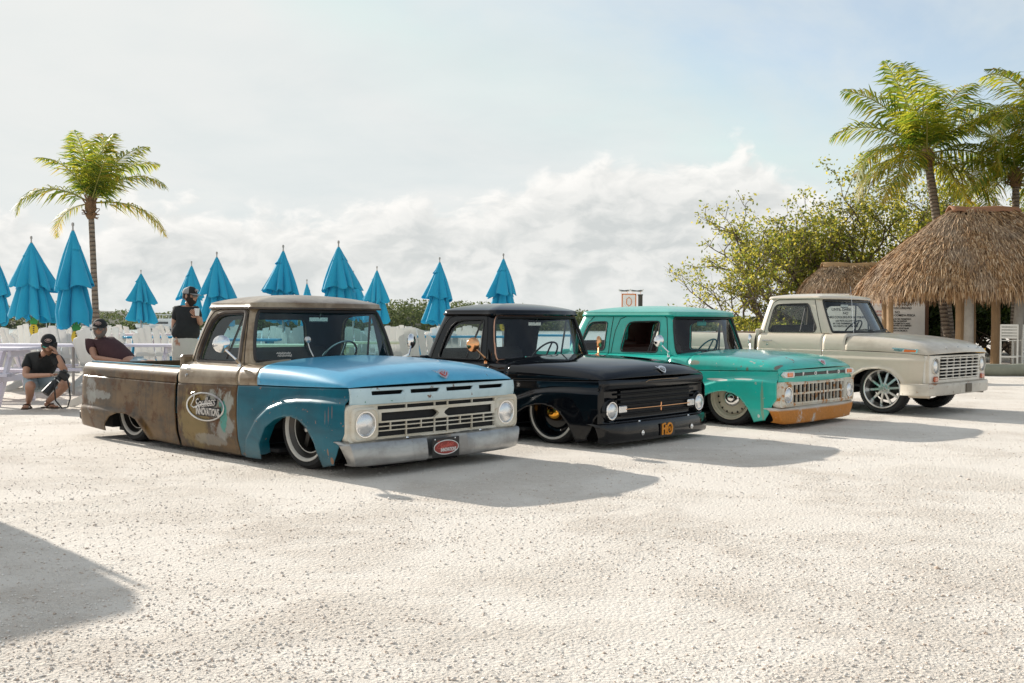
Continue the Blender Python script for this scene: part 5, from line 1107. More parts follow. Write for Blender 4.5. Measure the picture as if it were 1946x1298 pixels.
# ================================================================== thatched huts
m, t, b = newmat('dry_thatch'); r_ = t.new('ShaderNodeNewGeometry').outputs['Random Per Island']; v = t.new('ShaderNodeTexCoord').outputs['Object']; cr = t.new('ShaderNodeValToRGB'); t.put(cr.inputs[0], r_)
e = cr.color_ramp.elements; e[0].color = (.10, .052, .022, 1); e[1].color = (.66, .50, .33, 1); q = e.new(.40); q.color = (.33, .175, .070, 1); q = e.new(.75); q.color = (.50, .31, .15, 1)
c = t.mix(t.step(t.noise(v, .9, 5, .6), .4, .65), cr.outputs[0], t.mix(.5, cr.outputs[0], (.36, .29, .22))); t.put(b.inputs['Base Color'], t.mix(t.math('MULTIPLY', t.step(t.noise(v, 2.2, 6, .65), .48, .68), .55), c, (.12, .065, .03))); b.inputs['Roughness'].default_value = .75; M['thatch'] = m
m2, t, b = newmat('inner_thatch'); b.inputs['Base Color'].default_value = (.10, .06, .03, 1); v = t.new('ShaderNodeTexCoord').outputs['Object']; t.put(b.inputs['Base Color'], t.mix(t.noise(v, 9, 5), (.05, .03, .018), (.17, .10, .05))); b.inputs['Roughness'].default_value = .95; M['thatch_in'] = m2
M['post'] = simple('peeled_log', (.34, .215, .11), .7, var=.3, nscale=4, bump=.4, bscale=12); M['post_grey'] = simple('grey_log', (.32, .29, .25), .8, var=.35, nscale=5, bump=.5, bscale=14)
M['ridge'] = simple('brown_ridge_sheet', (.27, .12, .055), .6, var=.25, nscale=3, bump=.3, bscale=8); M['ridge2'] = simple('tan_ridge_sheet', (.40, .24, .11), .6, var=.25, nscale=3, bump=.3, bscale=8)
def hut(center, a, b_, ra, z_e, z_r, label, rot, seed, ridge_mat, blades, posts, pw=1.0):
    """a, b_: half length and half depth at the eaves; ra: half length of the ridge"""
    root = empty('thatched_hut', center, rot); tag(root, label, 'hut', 'thatched huts'); rr = np.random.default_rng(seed)
    def pt(th, s):   # s 0 ridge .. 1 eaves
        cx_, sx_ = np.cos(th), np.sin(th); k = (np.abs(cx_)**3.2+np.abs(sx_)**3.2)**(-1/3.2); ex, ey = cx_*k, sx_*k
        x_ = ra*ex+(a-ra)*ex*s; y_ = .12*ey+(b_-.12)*ey*s; z_ = z_r-(z_r-z_e)*(s**pw*.82+.18*s**5); return np.stack([x_, y_, z_], -1)
    th = np.linspace(0, 2*PI, 73); ss = np.linspace(0, 1, 14); TH, S = np.meshgrid(th, ss, indexing='ij'); G = pt(TH, S); G[..., 2] -= .10
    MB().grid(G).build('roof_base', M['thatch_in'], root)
    n = blades; s = rr.random(n)**.62*1.0; thb = rr.random(n)*2*PI; p0 = pt(thb, s*.97); p1 = pt(thb+rr.normal(0, .02, n), np.minimum(s+.05, 1.06)); d = p1-p0; d /= np.linalg.norm(d, axis=1)[:, None]
    L = rr.uniform(.35, .75, n)[:, None]*.75; out = np.stack([p0[:, 0], p0[:, 1], np.full(n, .0)], -1); out /= (np.linalg.norm(out, axis=1)[:, None]+1e-6); w_ = rr.uniform(.012, .032, n)[:, None]
    tn = np.cross(d, np.array([0, 0, 1.])); tn /= np.linalg.norm(tn, axis=1)[:, None]+1e-9; nrm = np.cross(tn, d); jit = rr.normal(0, .16, (n, 1))
    d2 = d+nrm*rr.uniform(-.02, .16, (n, 1))+tn*jit; d2 /= np.linalg.norm(d2, axis=1)[:, None]; e_ = p0+d2*L+np.array([0, 0, -1.])*rr.uniform(.0, .10, (n, 1)); tw = tn+nrm*rr.normal(0, .5, (n, 1))
    m0 = p0+(e_-p0)*.55+nrm*.03; V = np.stack([p0-tw*w_*.4, p0+tw*w_*.4, m0+tw*w_*.5, m0-tw*w_*.5, m0-tw*w_*.5, m0+tw*w_*.5, e_+tw*w_*.12, e_-tw*w_*.12], 1).reshape(-1, 3)
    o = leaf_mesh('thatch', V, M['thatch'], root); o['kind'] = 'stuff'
    # shaggy fringe
    n = blades//4; thb = rr.random(n)*2*PI; p0 = pt(thb, rr.uniform(.86, 1.0, n)); p0[:, 2] -= rr.uniform(.0, .1, n); e_ = p0+np.stack([rr.normal(0, .05, n), rr.normal(0, .05, n), -rr.uniform(.25, .50, n)], -1); tn = np.stack([-np.sin(thb), np.cos(thb), 0*thb], -1); w_ = rr.uniform(.02, .05, n)[:, None]
    V = np.stack([p0-tn*w_*.5, p0+tn*w_*.5, e_+tn*w_*.15, e_-tn*w_*.15], 1).reshape(-1, 3); leaf_mesh('thatch_fringe', V, M['thatch'], root)['kind'] = 'stuff'
    A = [[(x_, y_*(.30+.04*math.sin(x_*5)), z_r+.06-abs(y_)**1.6*(.20+.03*math.sin(x_*9))+.02*math.sin(x_*4)) for y_ in np.linspace(-1, 1, 9)] for x_ in np.linspace(-ra-.15, ra+.15, 16)]
    rc = MB().grid(np.array(A)).build('ridge_cap', ridge_mat, root); s1 = rc.modifiers.new('thickness', 'SOLIDIFY'); s1.thickness = .03
    for (x_, y_, r_, mt_) in posts: MB().tube([(x_, y_, -.1), (x_+.02, y_, z_e*.5), (x_, y_+.01, z_e+.22)], [r_*1.05, r_, r_*.95], 10).build('post', mt_, root)
    for y_ in (-b_*.62, b_*.62): MB().tube([(-a*.75, y_, z_e+.38), (a*.75, y_, z_e+.38)], .07, 8).build('roof_beam', M['post'], root)
    for k in range(12):
        th_ = 2*PI*k/12+.2; q0 = pt(np.array([th_]), np.array([.05]))[0]; q1 = pt(np.array([th_]), np.array([.97]))[0]; MB().tube([Vector(q0)-Vector((0, 0, .16)), Vector(q1)-Vector((0, 0, .16))], .035, 6).build('rafter', M['post'], root)
    return root
hc = px(1866, 609, 33.5); x0 = hc[0]
hut((x0, 33.5, 0), 3.72, 3.1, .95, 2.28, 4.92, 'large thatched hut with a brown ridge cap at the right', 0, 2, M['ridge'], 40000,
    [(px(1690, 609, 32.6)[0]-x0, -.9, .10, M['post']), (px(1823, 609, 31.8)[0]-x0, -1.7, .13, M['post']), (px(1891, 609, 31.9)[0]-x0, -1.6, .13, M['post']), (2.6, -2.0, .12, M['post']), (-2.4, 2.0, .11, M['post']), (.6, 2.1, .11, M['post']), (2.6, 2.0, .11, M['post'])])
hc2 = px(1640, 609, 40); x2 = hc2[0]
hut((x2, 40, 0), 2.3, 1.8, 1.45, 2.42, 3.48, 'smaller thatched hut with a tan ridge cap behind the beige pickup', 0, 6, M['ridge2'], 14000, [(-1.4, -1.0, .09, M['post']), (1.4, -1.0, .09, M['post']), (-1.4, 1.0, .09, M['post']), (1.4, 1.0, .09, M['post'])])
# palm trunks standing under the hut edge
for (x_, D, R_, lab, ln) in ((1841, 31.3, .14, 'pale palm trunk next to the middle hut post', 0), (1932, 31.2, .15, 'pale palm trunk between the white bar chairs', .1), (1806, 34.8, .13, 'dark leaning palm trunk in the shade of the hut', -.35)):
    b0 = px(x_, 609, D); root = empty('palm_tree', (b0[0], D, 0)); tag(root, lab, 'palm tree', 'palm trunks under the hut')
    MB().tube([(0, 0, -.05), (ln*.3, 0, .9), (ln, 0, 2.3)], [R_*1.15, R_, R_*.9], 12).build('trunk', M['post_grey'] if ln >= 0 else M['palm_bark'], root)
# ------------------------------------------------------------------ rules sign
Ds = 37.2; xl = px(1558, 609, Ds)[0]; xr_ = px(1757, 609, Ds)[0]; z_t = px(1650, 552, Ds)[2]; z_b = .45; mid_ = px(1656, 609, Ds)[0]
M['sign_white'] = simple('white_sign_board', (.88, .87, .84), .5, var=.05); M['sign_red'] = simple('faded_red_lettering', (.55, .13, .10), .6)
root = empty('rules_sign', ((xl+xr_)/2, Ds, 0)); tag(root, 'large white two-panel beach rules board in English and Spanish behind the huts', 'sign'); cx0 = (xl+xr_)/2
for (a, b_) in ((xl, mid_-.02), (mid_+.02, xr_)):
    pn = MB().box(((a+b_)/2-cx0, 0, (z_t+z_b)/2), (b_-a, .05, z_t-z_b), bevel=.01).build('sign_panel', M['sign_white'], root, smooth=False)
for x_ in (xl-.06, xr_+.07): MB().box((x_-cx0, .04, z_t/2+.05), (.12, .12, z_t+.15)).build('sign_post', simple('brown_sign_post', (.14, .07, .04), .7), root, smooth=False)
def sline(xpx, ypx, txt, h, mat, sh=0., fs=1.):
    p = px(xpx, ypx, Ds); text_obj('sign_lettering', txt, h*Ds/1996*1.05, mat, Matrix.Translation((p[0]-cx0, -.032, p[2])) @ Matrix.Rotation(PI/2, 4, 'X'), root, depth=.003, bold=.0015, font_scale=fs)
bp = M['blk_print']
for a in ((1598, 566, 'BEACH OPEN', 6.5, bp), (1598, 574, '10 AM', 6.5, bp), (1598, 582.5, 'UNTIL DARK', 6.5, bp), (1606, 589.5, 'NO', 6.5, bp), (1606, 597, 'DRINKS·COOLERS·FOOD·FISHING', 5.5, bp), (1606, 604, 'NO PETS ALLOWED', 4.2, bp), (1606, 609, 'IN THE SWIMMING AREA', 4.2, bp), (1606, 614, 'NO TENTS OR CAMPING', 4.2, bp),
          (1708, 566, 'PLAYA ABIERTO', 6., bp), (1713, 572, '10 AM HASTA', 6., bp), (1714, 578.5, 'OSCURIDAD', 6., bp), (1704, 586.5, 'NO', 6., bp), (1706, 592.3, 'NEVERAS·COMIDA·PESCA', 5.6, bp), (1708, 599.5, 'ANIMALES NO PERMITIDO', 3.8, bp), (1708, 603.5, 'AREA DE NADAR', 3.8, bp), (1708, 608, 'NO SE PERMITEN CASAS', 3.8, bp), (1708, 612, 'DE CAMPAÑA NI CAMPERS', 3.8, bp), (1708, 617, 'NUMERO VEHICULAR', 3.8, bp), (1708, 621.5, 'NADA DE MUSICA', 3.8, bp)):
    sline(*a, fs=.95)
sline(1655, 567, 'BEACH RULES', 7., M['sign_red']); sline(1663, 585.5, 'LA PLAYA', 5., M['sign_red']); sline(1664, 592, 'BEBIDAS', 5., M['sign_red'])
# ------------------------------------------------------------------ log kerb, kayak, bar chairs
def logkerb(x0_, x1_, D_, r_, lab):
    a = px(x0_, 609, D_); b_ = px(x1_, 609, D_+.3); root = MB().tube([(a[0]+(b_[0]-a[0])*k/14, D_+.03*math.sin(k*1.3), r_*.92+.01*math.sin(k)) for k in range(15)], [r_*(1+.05*math.sin(k*2.1)) for k in range(15)], 14).build('log', simple('weathered_log', (.25, .25, .19), .85, var=.35, nscale=3, bump=.5, bscale=9), None)
    tag(root, lab, 'log')
logkerb(1845, 2020, 25.3, .15, 'long grey-green log lying on the gravel right of the beige pickup')
ky = px(1840, 662, 22.5); ang = math.radians(0); A = []
for k in range(25):
    s = k/24*2-1; w_ = .34*(1-abs(s)**2.4)+.005; hz = .30+.16*abs(s)**3; A.append([(s*1.6, w_*math.cos(a), hz*.0+(.19+.16*abs(s)**3)+(.17*math.sin(a)*(1-abs(s)**3*.7))) for a in np.linspace(0, 2*PI, 17)])
kt = MB().grid(np.array(A)).build('kayak', simple('yellow_kayak_plastic', (.75, .38, .01), .35, coat=.3), None); kt.location = (px(1873, 609, 22.5)[0]-1.6, 22.5, .33); tag(kt, 'yellow kayak whose bow shows past the nose of the beige pickup', 'kayak')
for s1 in (-.9, .9): tag(MB().box((kt.location.x+s1, 22.5, .17), (.12, .7, .36)).build('kayak_stand', M['post_grey'], None, smooth=False), 'low timber trestle under the %s end of the yellow kayak' % ('left' if s1 < 0 else 'right'), 'stand', 'kayak trestles')
def bar_chair(loc, rz, label):
    w_ = simple('white_slat_paint', (.62, .60, .55), .6) if 'bar' not in M else M['bar']; M['bar'] = w_
    root = empty('bar_chair', loc, rz); tag(root, label, 'chair', 'white bar chairs')
    for sx in (-.22, .22):
        for sy in (-.2, .2): MB().box((sx, sy, .38), (.045, .045, .76)).build('leg', w_, root, smooth=False)
    for sx in (-.22, .22): MB().box((sx, .22, .98), (.04, .04, .50), rx=-.10).build('back_post', w_, root, smooth=False)
    for k in range(4): MB().box((0, -.15+.1*k, .77), (.48, .085, .025)).build('seat_slat', w_, root, smooth=False)
    for k in range(5): MB().box((0, .205+.012*k, .86+.085*k), (.44, .02, .065)).build('back_slat', w_, root, smooth=False)
    for sy in (-.2, .2): MB().box((0, sy, .30), (.40, .03, .04)).build('stretcher', w_, root, smooth=False)
    return root
bar_chair((px(1921, 609, 30.2)[0], 30.3, 0), 2.7, 'white slatted bar chair left of the pale palm trunk'); bar_chair((px(1953, 609, 30.4)[0], 30.6, 0), -2.9, 'white slatted bar chair cut off by the right edge')
# ================================================================== closed umbrellas
m, t, b = newmat('turquoise_canvas'); v = t.new('ShaderNodeTexCoord').outputs['Object']
t.put(b.inputs['Base Color'], t.mix(t.noise(v, 2.5, 5), (.014, .42, .64), (.035, .50, .72))); b.inputs['Roughness'].default_value = .75; b.inputs['Sheen Weight'].default_value = .2
w1 = t.noise(t.scale(v, (1, 1, .35)), 9., 4); t.put(b.inputs['Normal'], t.bump(w1, .35, .03)); tr = t.new('ShaderNodeBsdfTranslucent'); tr.inputs[0].default_value = (.03, .58, .82, 1); mx = t.new('ShaderNodeMixShader'); mx.inputs[0].default_value = .3
t.l.new(b.outputs[0], mx.inputs[1]); t.l.new(tr.outputs[0], mx.inputs[2]); t.l.new(mx.outputs[0], t.n['Material Output'].inputs[0]); M['canvas'] = m
M['pole'] = simple('grey_umbrella_pole', (.40, .38, .36), .4, .5)
def umbrella(x_, ytip, label, seed, H=2.85, bot=None, fat=1., Dset=None):
    s = 1996*(H-1.272)/max(5, (609.3-.0048*(x_-973)-ytip)); D = Dset or s; p = px(x_, 609, D); root = empty('beach_umbrella', (p[0], D, 0)); tag(root, label, 'umbrella', 'closed turquoise umbrellas'); r = random.Random(seed)
    MB().tube([(0, 0, .0), (0, 0, H-.10)], .024, 8).tube([(0, 0, H-.12), (0, 0, H)], .014, 8).lathe([(0, .05), (.02, .04), (.024, .0), (.014, -.02)], (0, 0, H-.02), 'Z', 10).build('pole', M['pole'], root)
    L = 1.50; zt = H-.12; ph = [r.uniform(0, 6.28) for _ in range(6)]; fat *= r.uniform(.88, 1.08); L *= r.uniform(.94, 1.05)
    def skirt(name, t0, t1, prof, amp0, amp1, hem, nn=34, par=None):
        th = np.linspace(0, 2*PI, 129); tt = np.linspace(0, 1, nn); TH, T = np.meshgrid(th, tt, indexing='ij'); base = np.interp(T, *prof)*fat
        amp = amp0+(amp1-amp0)*T**1.3; fold = np.abs(np.sin(4*TH+ph[0]+.5*np.sin(TH+ph[1])+.25*T*np.sin(3*TH+ph[5])))**.75
        R = base*(1-amp*(1-fold))*(1+T*(.16*np.sin(TH+ph[2])+.13*np.sin(2*TH+ph[3])+.07*np.sin(5*TH+ph[4]))); tw = .12*T*np.sin(4*TH+ph[4])
        Z = zt-L*(t0+(t1-t0)*T)+hem*T**4*np.sin(8*TH+ph[1])-.05*T**3*np.sin(TH+ph[3]); o = MB().grid(np.stack([R*np.cos(TH+tw), R*np.sin(TH+tw), Z], -1)).build(name, M['canvas'], par or root, angle=70)
        sm = o.modifiers.new('thickness', 'SOLIDIFY'); sm.thickness = .006; return o
    cn = skirt('canopy', .0, .60, ([0, .05, .45, .8, 1], [.02, .045, .22, .36, .43]), .10, .50, .035)
    skirt('vent_flap', -.01, .20, ([0, .2, 1], [.022, .055, .165]), .05, .30, .012, 12, cn)
    skirt('canopy_hem', .46, 1., ([0, .22, .35, .75, 1], [.22, .25, .29, .39, .37 if r.random() < .6 else .44]), .30, .55, .05)
    sp = MB().tube([(.02, .01, zt-L*.98), (.04, .0, zt-L*1.04), (.03, .02, zt-L*1.14)], .006, 4).build('tie_strap', M['canvas'], cn)
    return root, p[0], D
U = []
for (x_, y_, lab, sd, *k) in [(-14, 478, 'closed turquoise umbrella cut off by the left edge', 1), (60, 460, 'closed turquoise umbrella second from the left, beside the tallest one', 2), (139, 434, 'tallest closed turquoise umbrella, in front of the left palm trunk', 3),
        (268, 521, 'small closed turquoise umbrella over the moored yacht', 4), (364, 504, 'closed turquoise umbrella partly behind the standing bearded man', 5), (412, 486, 'closed turquoise umbrella rising just left of the rusty cab roof', 6),
        (538, 472, 'closed turquoise umbrella above the left half of the rusty cab roof', 7), (583, 536, 'tiny distant turquoise umbrella peeking over the rusty cab roof', 8), (643, 463, 'closed turquoise umbrella above the right half of the rusty cab roof', 9),
        (671, 519, 'closed turquoise umbrella tucked behind a bigger one over the rusty cab', 10), (716, 510, 'closed turquoise umbrella just past the right end of the rusty cab roof', 11), (835, 492, 'closed turquoise umbrella between the rusty cab and the black cab', 12),
        (956, 484, 'closed turquoise umbrella standing over the black cab roof', 13)]:
    D_ = 1996*(2.85-1.272)/(609.3-.0048*(x_-973)-y_); U.append(umbrella(x_, y_, lab, sd, Dset=min(D_, 34.5), H=2.85 if D_ < 34.5 else 1.272+(609.3-.0048*(x_-973)-y_)/1996*34.5, fat=1. if D_ < 34.5 else .6))
M['pine_y'] = simple('yellow_sign_paint', (.72, .50, .03), .5); M['pine_g'] = simple('green_sign_paint', (.04, .30, .06), .5)
def pineapple(k, z_, lab, side=.06, sc_=1.):
    _, X0, D0 = U[k]; root = empty('pineapple_sign', (X0+side, D0-.04, z_)); tag(root, lab, 'sign', 'pineapple signs on umbrella poles'); root.scale = (sc_,)*3
    MB().prism([(.085*math.cos(a), .115*math.sin(a)) for a in np.linspace(0, 2*PI, 20, endpoint=False)], -.006, .006, 'Y').build('fruit', M['pine_y'], root, smooth=False)
    MB().prism([(-.05, .10), (-.10, .20), (-.055, .17), (-.085, .29), (-.03, .20), (0, .32), (.03, .20), (.085, .29), (.055, .17), (.10, .20), (.05, .10)], -.006, .006, 'Y').build('leaves', M['pine_g'], root, smooth=False)
    for q in range(4): MB().box((.0, -.008, .06-.04*q), (.03, .004, .022)).build('number', M['blk_print'], root, smooth=False)
pineapple(1, 1.05, 'yellow and green pineapple sign on the second umbrella pole from the left'); pineapple(2, .96, 'pineapple sign on the pole of the tallest umbrella', .07); pineapple(8, 1.12, 'pineapple sign seen through the blue cab window', .0)
pineapple(12, 1.14, 'pineapple sign seen through the black cab windshield', .0)
# ================================================================== tables and chairs
M['lav'] = simple('lavender_table_paint', (.68, .65, .73), .5, var=.08); M['bluep'] = simple('blue_table_paint', (.02, .30, .50), .5, var=.1); M['pinkp'] = simple('pale_pink_table_paint', (.70, .56, .58), .5, var=.08); M['cream'] = simple('cream_table_paint', (.66, .68, .48), .5, var=.08)
M['resin'] = leafmat('white_resin', (.80, .79, .77), (.84, .83, .81), .40, (.85, .84, .80))
TB = {}
def table(x_, D, rz, L, mat, label, H=.82, group='picnic tables'):
    p = px(x_, 609, D); root = empty('picnic_table', (p[0], D, 0), rz); tag(root, label, 'picnic table', group)
    for k in range(5): MB().box((0, -.32+.16*k, H-.02), (L, .15, .04), bevel=.006).build('top_plank', mat, root, smooth=False)
    for sx in (-1, 1):
        X0 = sx*(L/2-.22)
        for sy in (-1, 1): MB().beam((X0, sy*.16, H-.04), (X0, sy*.62, 0), .10, .045, up=(1, 0, 0)).build('leg', mat, root, smooth=False)
        MB().box((X0+.05, 0, H-.09), (.04, .70, .09)).build('top_brace', mat, root, smooth=False); MB().box((X0+.05, 0, .40), (.04, 1.46, .09)).build('bench_brace', mat, root, smooth=False)
    for sy in (-1, 1):
        for k in (0, 1): MB().box((0, sy*(.62+.14*k), .46), (L, .13, .04)).build('bench_plank', mat, root, smooth=False)
    return root
table(-55, 15.6, .04, 1.75, M['lav'], 'lavender picnic table at the left edge beside the crouching man', .84)
table(112, 17.4, -.03, 2.1, M['lav'], 'long lavender picnic table behind the crouching man', .85)
table(262, 17.6, .02, 1.5, M['lav'], 'lavender picnic table right of the reclining man', .85)
table(318, 21.5, .5, 1.7, M['bluep'], 'blue picnic table behind the standing bearded man', .92)
table(245, 22.5, .1, 1.6, M['pinkp'], 'pale pink picnic table far behind the reclining man', .95)
table(565, 17.5, .15, 2.0, M['cream'], 'cream picnic table seen through the blue windshield', .86); table(700, 20., .1, 1.8, M['cream'], 'cream picnic table seen through the blue cab side window', .86)
table(450, 20., .1, 1.6, M['bluep'], 'blue picnic table seen through the rusty cab window', .9); table(880, 22, .05, 2.2, M['bluep'], 'blue picnic table seen through the black cab side window', .95); table(1035, 22.5, .0, 1.6, M['bluep'], 'blue picnic table seen through the black windshield', .98)
table(640, 25., .3, 1.6, M['pinkp'], 'pale pink picnic table behind the rusty pickup', .86)
def chair_proto():
    root = empty('adirondack_chair'); mt = M['resin']
    for k, x_ in enumerate((-.24, -.12, 0, .12, .24)):
        top = 1.14-.10*(abs(x_)/.24)**2
        # slat leaning back, curved slightly, rounded head
        arc = lambda a: .97-1.9*max(0, (abs(x_+a)/.24)**2*.035)-(.05 if abs(x_+a) > .28 else 0)
        prof = [(-.054, 0), (.054, 0), (.054, arc(.054)), (.02, arc(.02)), (-.02, arc(-.02)), (-.054, arc(-.054))]
        fan = x_*.38
        vs = []
        for (a, u) in prof:
            z_ = .30+(top-.30)*u/.97; y_ = -.18-.42*(u/.97)*(top-.3); vs.append((x_+a*(.92+.26*u)+fan*u*.55, y_+abs(x_)*.25))
        f0 = [(vs[i][0], vs[i][1], .30+(top-.30)*prof[i][1]/.97) for i in range(6)]; f1 = [(a, b_-.022, c_) for a, b_, c_ in f0]
        MB().add(f0+f1, [(0, 1, 2, 3, 4, 5), (11, 10, 9, 8, 7, 6)]+[(i, (i+1) % 6, 6+(i+1) % 6, 6+i) for i in range(6)]).build('back_slat', mt, root, smooth=False)
    for k in range(5): MB().box((0, -.16+.125*k, .34+.022*k), (.54, .115, .022), rx=.15).build('seat_slat', mt, root, smooth=False)
    for sx in (-1, 1):
        MB().box((sx*.34, .10, .58), (.12, .74, .025)).build('arm', mt, root, smooth=False); MB().box((sx*.31, .40, .29), (.04, .09, .58)).build('leg', mt, root, smooth=False)
        MB().beam((sx*.29, .44, .36), (sx*.29, -.55, .02), .035, .11, up=(0, 0, 1)).build('leg', mt, root, smooth=False)
    MB().box((0, -.30, .60), (.62, .03, .07)).build('back_rail', mt, root, smooth=False)
    return root
CH = chair_proto(); first = True
spots = [(5, 19.5, .2, 'beside the left edge behind the lavender table'), (36, 18.8, -.5, 'under the second umbrella from the left'), (88, 19.6, .5, 'between the two leftmost umbrella poles'), (128, 18.9, -.2, 'right behind the tallest umbrella pole'), (205, 21.5, .3, 'right of the left palm trunk'),
    (250, 24., -.3, 'under the small umbrella by the yacht'), (300, 20.2, .1, 'left of the blue table behind the bearded man'), (335, 25.5, -.4, 'far behind the bearded man'), (400, 23., .2, 'seen through the rusty cab door window, on the left'), (436, 21.8, -.2, 'seen through the rusty cab door window, on the right'),
    (505, 22., .4, 'seen at the left end of the blue windshield'), (548, 24.5, .0, 'mid rear window of the blue-hooded pickup'), (594, 22.5, -.3, 'right end of the rear window of the blue-hooded pickup'), (640, 23.5, .3, 'hidden by the rear pillar of the rusty cab'),
    (676, 21.0, -.1, 'seen in the driver window of the blue pickup, on the left'), (706, 24.5, .2, 'seen in the driver window of the blue pickup, on the right'), (738, 21.5, .45, 'just right of the blue windshield'), (758, 25., -.3, 'in the gap between first two pickups, left and far'),
    (783, 22.8, .05, 'in the middle of the gap between the first two pickups'), (806, 19.6, -.45, 'nearest in the gap between the first two pickups'), (822, 25.5, .3, 'in the gap between first two pickups, right and far'), (846, 22.5, .0, 'half hidden by the rear pillar of the black cab'),
    (872, 25., .25, 'seen through the black cab side window, on the left'), (905, 28., -.2, 'seen through the black cab side window, on the right'), (160, 24.8, .0, 'far away between reclining man and tallest umbrella'), (60, 25.5, .3, 'farthest back near the left edge'),
    (470, 26., -.1, 'far away behind the rusty cab front pillar'), (620, 27., .1, 'far away behind the rusty cab'), (770, 28.5, .0, 'farthest back between the first two pickups'), (725, 27.5, .2, 'far away just right of the blue windshield')]
rr = random.Random(5)
for (x_, D_, rz, lab) in spots:
    o = CH if first else copy_tree(CH); first = False; p = px(x_, 609, D_); o.location = (p[0], D_, 0); o.rotation_euler = (0, 0, rz+rr.uniform(-.15, .15)); tag(o, 'white slatted garden chair '+lab, 'chair', 'white garden chairs by the water')
# ================================================================== boats
M['gel'] = simple('white_gelcoat', (.80, .80, .79), .3, var=.03, coat=.3); M['navy'] = simple('dark_hull_paint', (.02, .03, .04), .3); M['bglass'] = simple('dark_boat_glass', (.03, .04, .05), .1, coat=1.)
def yacht(x0_, x1_, ywl, label, fly=True, group='motor boats moored off the beach'):
    D = 1.822*1996/(ywl-(609.3-.0048*(x0_-973))); a = px(x0_, 609, D)[0]; b_ = px(x1_, 609, D)[0]; L = b_-a; root = empty('motor_yacht', ((a+b_)/2, D, -.55)); tag(root, label, 'boat', group); A = []
    for k in range(19):
        s = k/18; w_ = .17*L*(1-(1-s)**.0*0)*(min(1, (s*2.6))**.6)*(1 if s < .75 else 1-.08*(s-.75)/.25); A.append([(L*(s-.5)-(.06*L*(1-z_) if s < .1 else 0)*-1, sy*w_*(.55+.45*z_), -.1+(.12+.045*(1-s)**2)*L*z_*1.0) for sy, z_ in ((-1, 1.), (-1, .55), (-1, 0), (1, 0), (1, .55), (1, 1.))])
    hull = MB().grid(np.array(A)); hull.add(np.array(A)[:, 0], []) ; h = hull.build('hull', M['gel'], root); st = MB().add([(x_, y_-.01*L, z_) for (x_, y_, z_) in [tuple(A[k][1]) for k in range(19)]]+[(x_, y_-.01*L, z_-.03*L) for (x_, y_, z_) in [tuple(A[k][1]) for k in range(19)]], [(k, k+1, 20+k, 19+k) for k in range(18)]).build('hull_stripe', M['navy'], h)
    zd = .11*L; MB().prism([(-L*.42, zd), (L*.48, zd-.01*L), (L*.48, zd-.02*L), (-L*.42, zd-.02*L)], -.15*L, .15*L, 'Y').build('deck', M['gel'], root, smooth=False)
    MB().prism([(-L*.22, zd), (-L*.08, zd+.10*L), (L*.26, zd+.105*L), (L*.30, zd)], -.12*L, .12*L, 'Y').build('cabin', M['gel'], root, smooth=False)
    MB().prism([(-L*.145, zd+.045*L), (-L*.085, zd+.088*L), (L*.20, zd+.088*L), (L*.20, zd+.045*L)], -.123*L, .123*L, 'Y').build('cabin_window', M['bglass'], root, smooth=False)
    if fly:
        MB().prism([(-L*.03, zd+.105*L), (.0, zd+.15*L), (L*.22, zd+.15*L), (L*.24, zd+.105*L)], -.10*L, .10*L, 'Y').build('flybridge', M['gel'], root, smooth=False)
        for (xa, ya) in ((.02, -.09), (.02, .09), (.20, -.09), (.20, .09)): MB().tube([(L*xa, L*ya, zd+.15*L), (L*(xa+.01), L*ya, zd+.22*L)], .006*L, 5).build('top_support', M['alu'], root)
        MB().box((L*.11, 0, zd+.225*L), (.26*L, .22*L, .012*L), bevel=.004*L).build('hard_top', M['gel'], root)
    mb = MB()
    for sy in (-1, 1): mb.tube([(-L*(.46-.05*k), sy*.14*L*min(1, .35+.2*k), zd+.05*L) for k in range(7)], .003*L, 4)
    mb.tube([(-L*.46, 0, zd), (-L*.46, 0, zd+.05*L)], .003*L, 4).build('bow_rail', M['alu'], root)
    return root
yacht(256, 352, 637, 'white flybridge yacht moored left of the bearded man'); yacht(126, 186, 636, 'white motor boat behind the tallest umbrella pole', False)
D = 95.; a = px(98, 609, D); bt = empty('fishing_boat', (a[0], D, -.55)); tag(bt, 'small white boat with a flat T-top behind the leftmost umbrellas', 'boat', 'motor boats moored off the beach')
A = []
for k in range(15):
    s = k/14; w_ = .62*min(1, s*2.4)**.6; A.append([(3.0*(s-.5)*1.4, -w_, .55+.2*(1-s)), (3.0*(s-.5)*1.4, -w_*.6, -.1), (3.0*(s-.5)*1.4, w_*.6, -.1), (3.0*(s-.5)*1.4, w_, .55+.2*(1-s))])
MB().grid(np.array(A)).build('hull', M['gel'], bt); MB().box((.1, 0, .75), (.7, .5, .5), bevel=.05).build('console', M['gel'], bt)
for sx in (-.35, .5):
    for sy in (-.35, .35): MB().tube([(sx, sy, .5), (sx+.05, sy, 1.62)], .025, 5).build('top_support', M['alu'], bt)
MB().box((.05, 0, 1.66), (2.3, 1.0, .05), bevel=.02).build('t_top', M['gel'], bt)
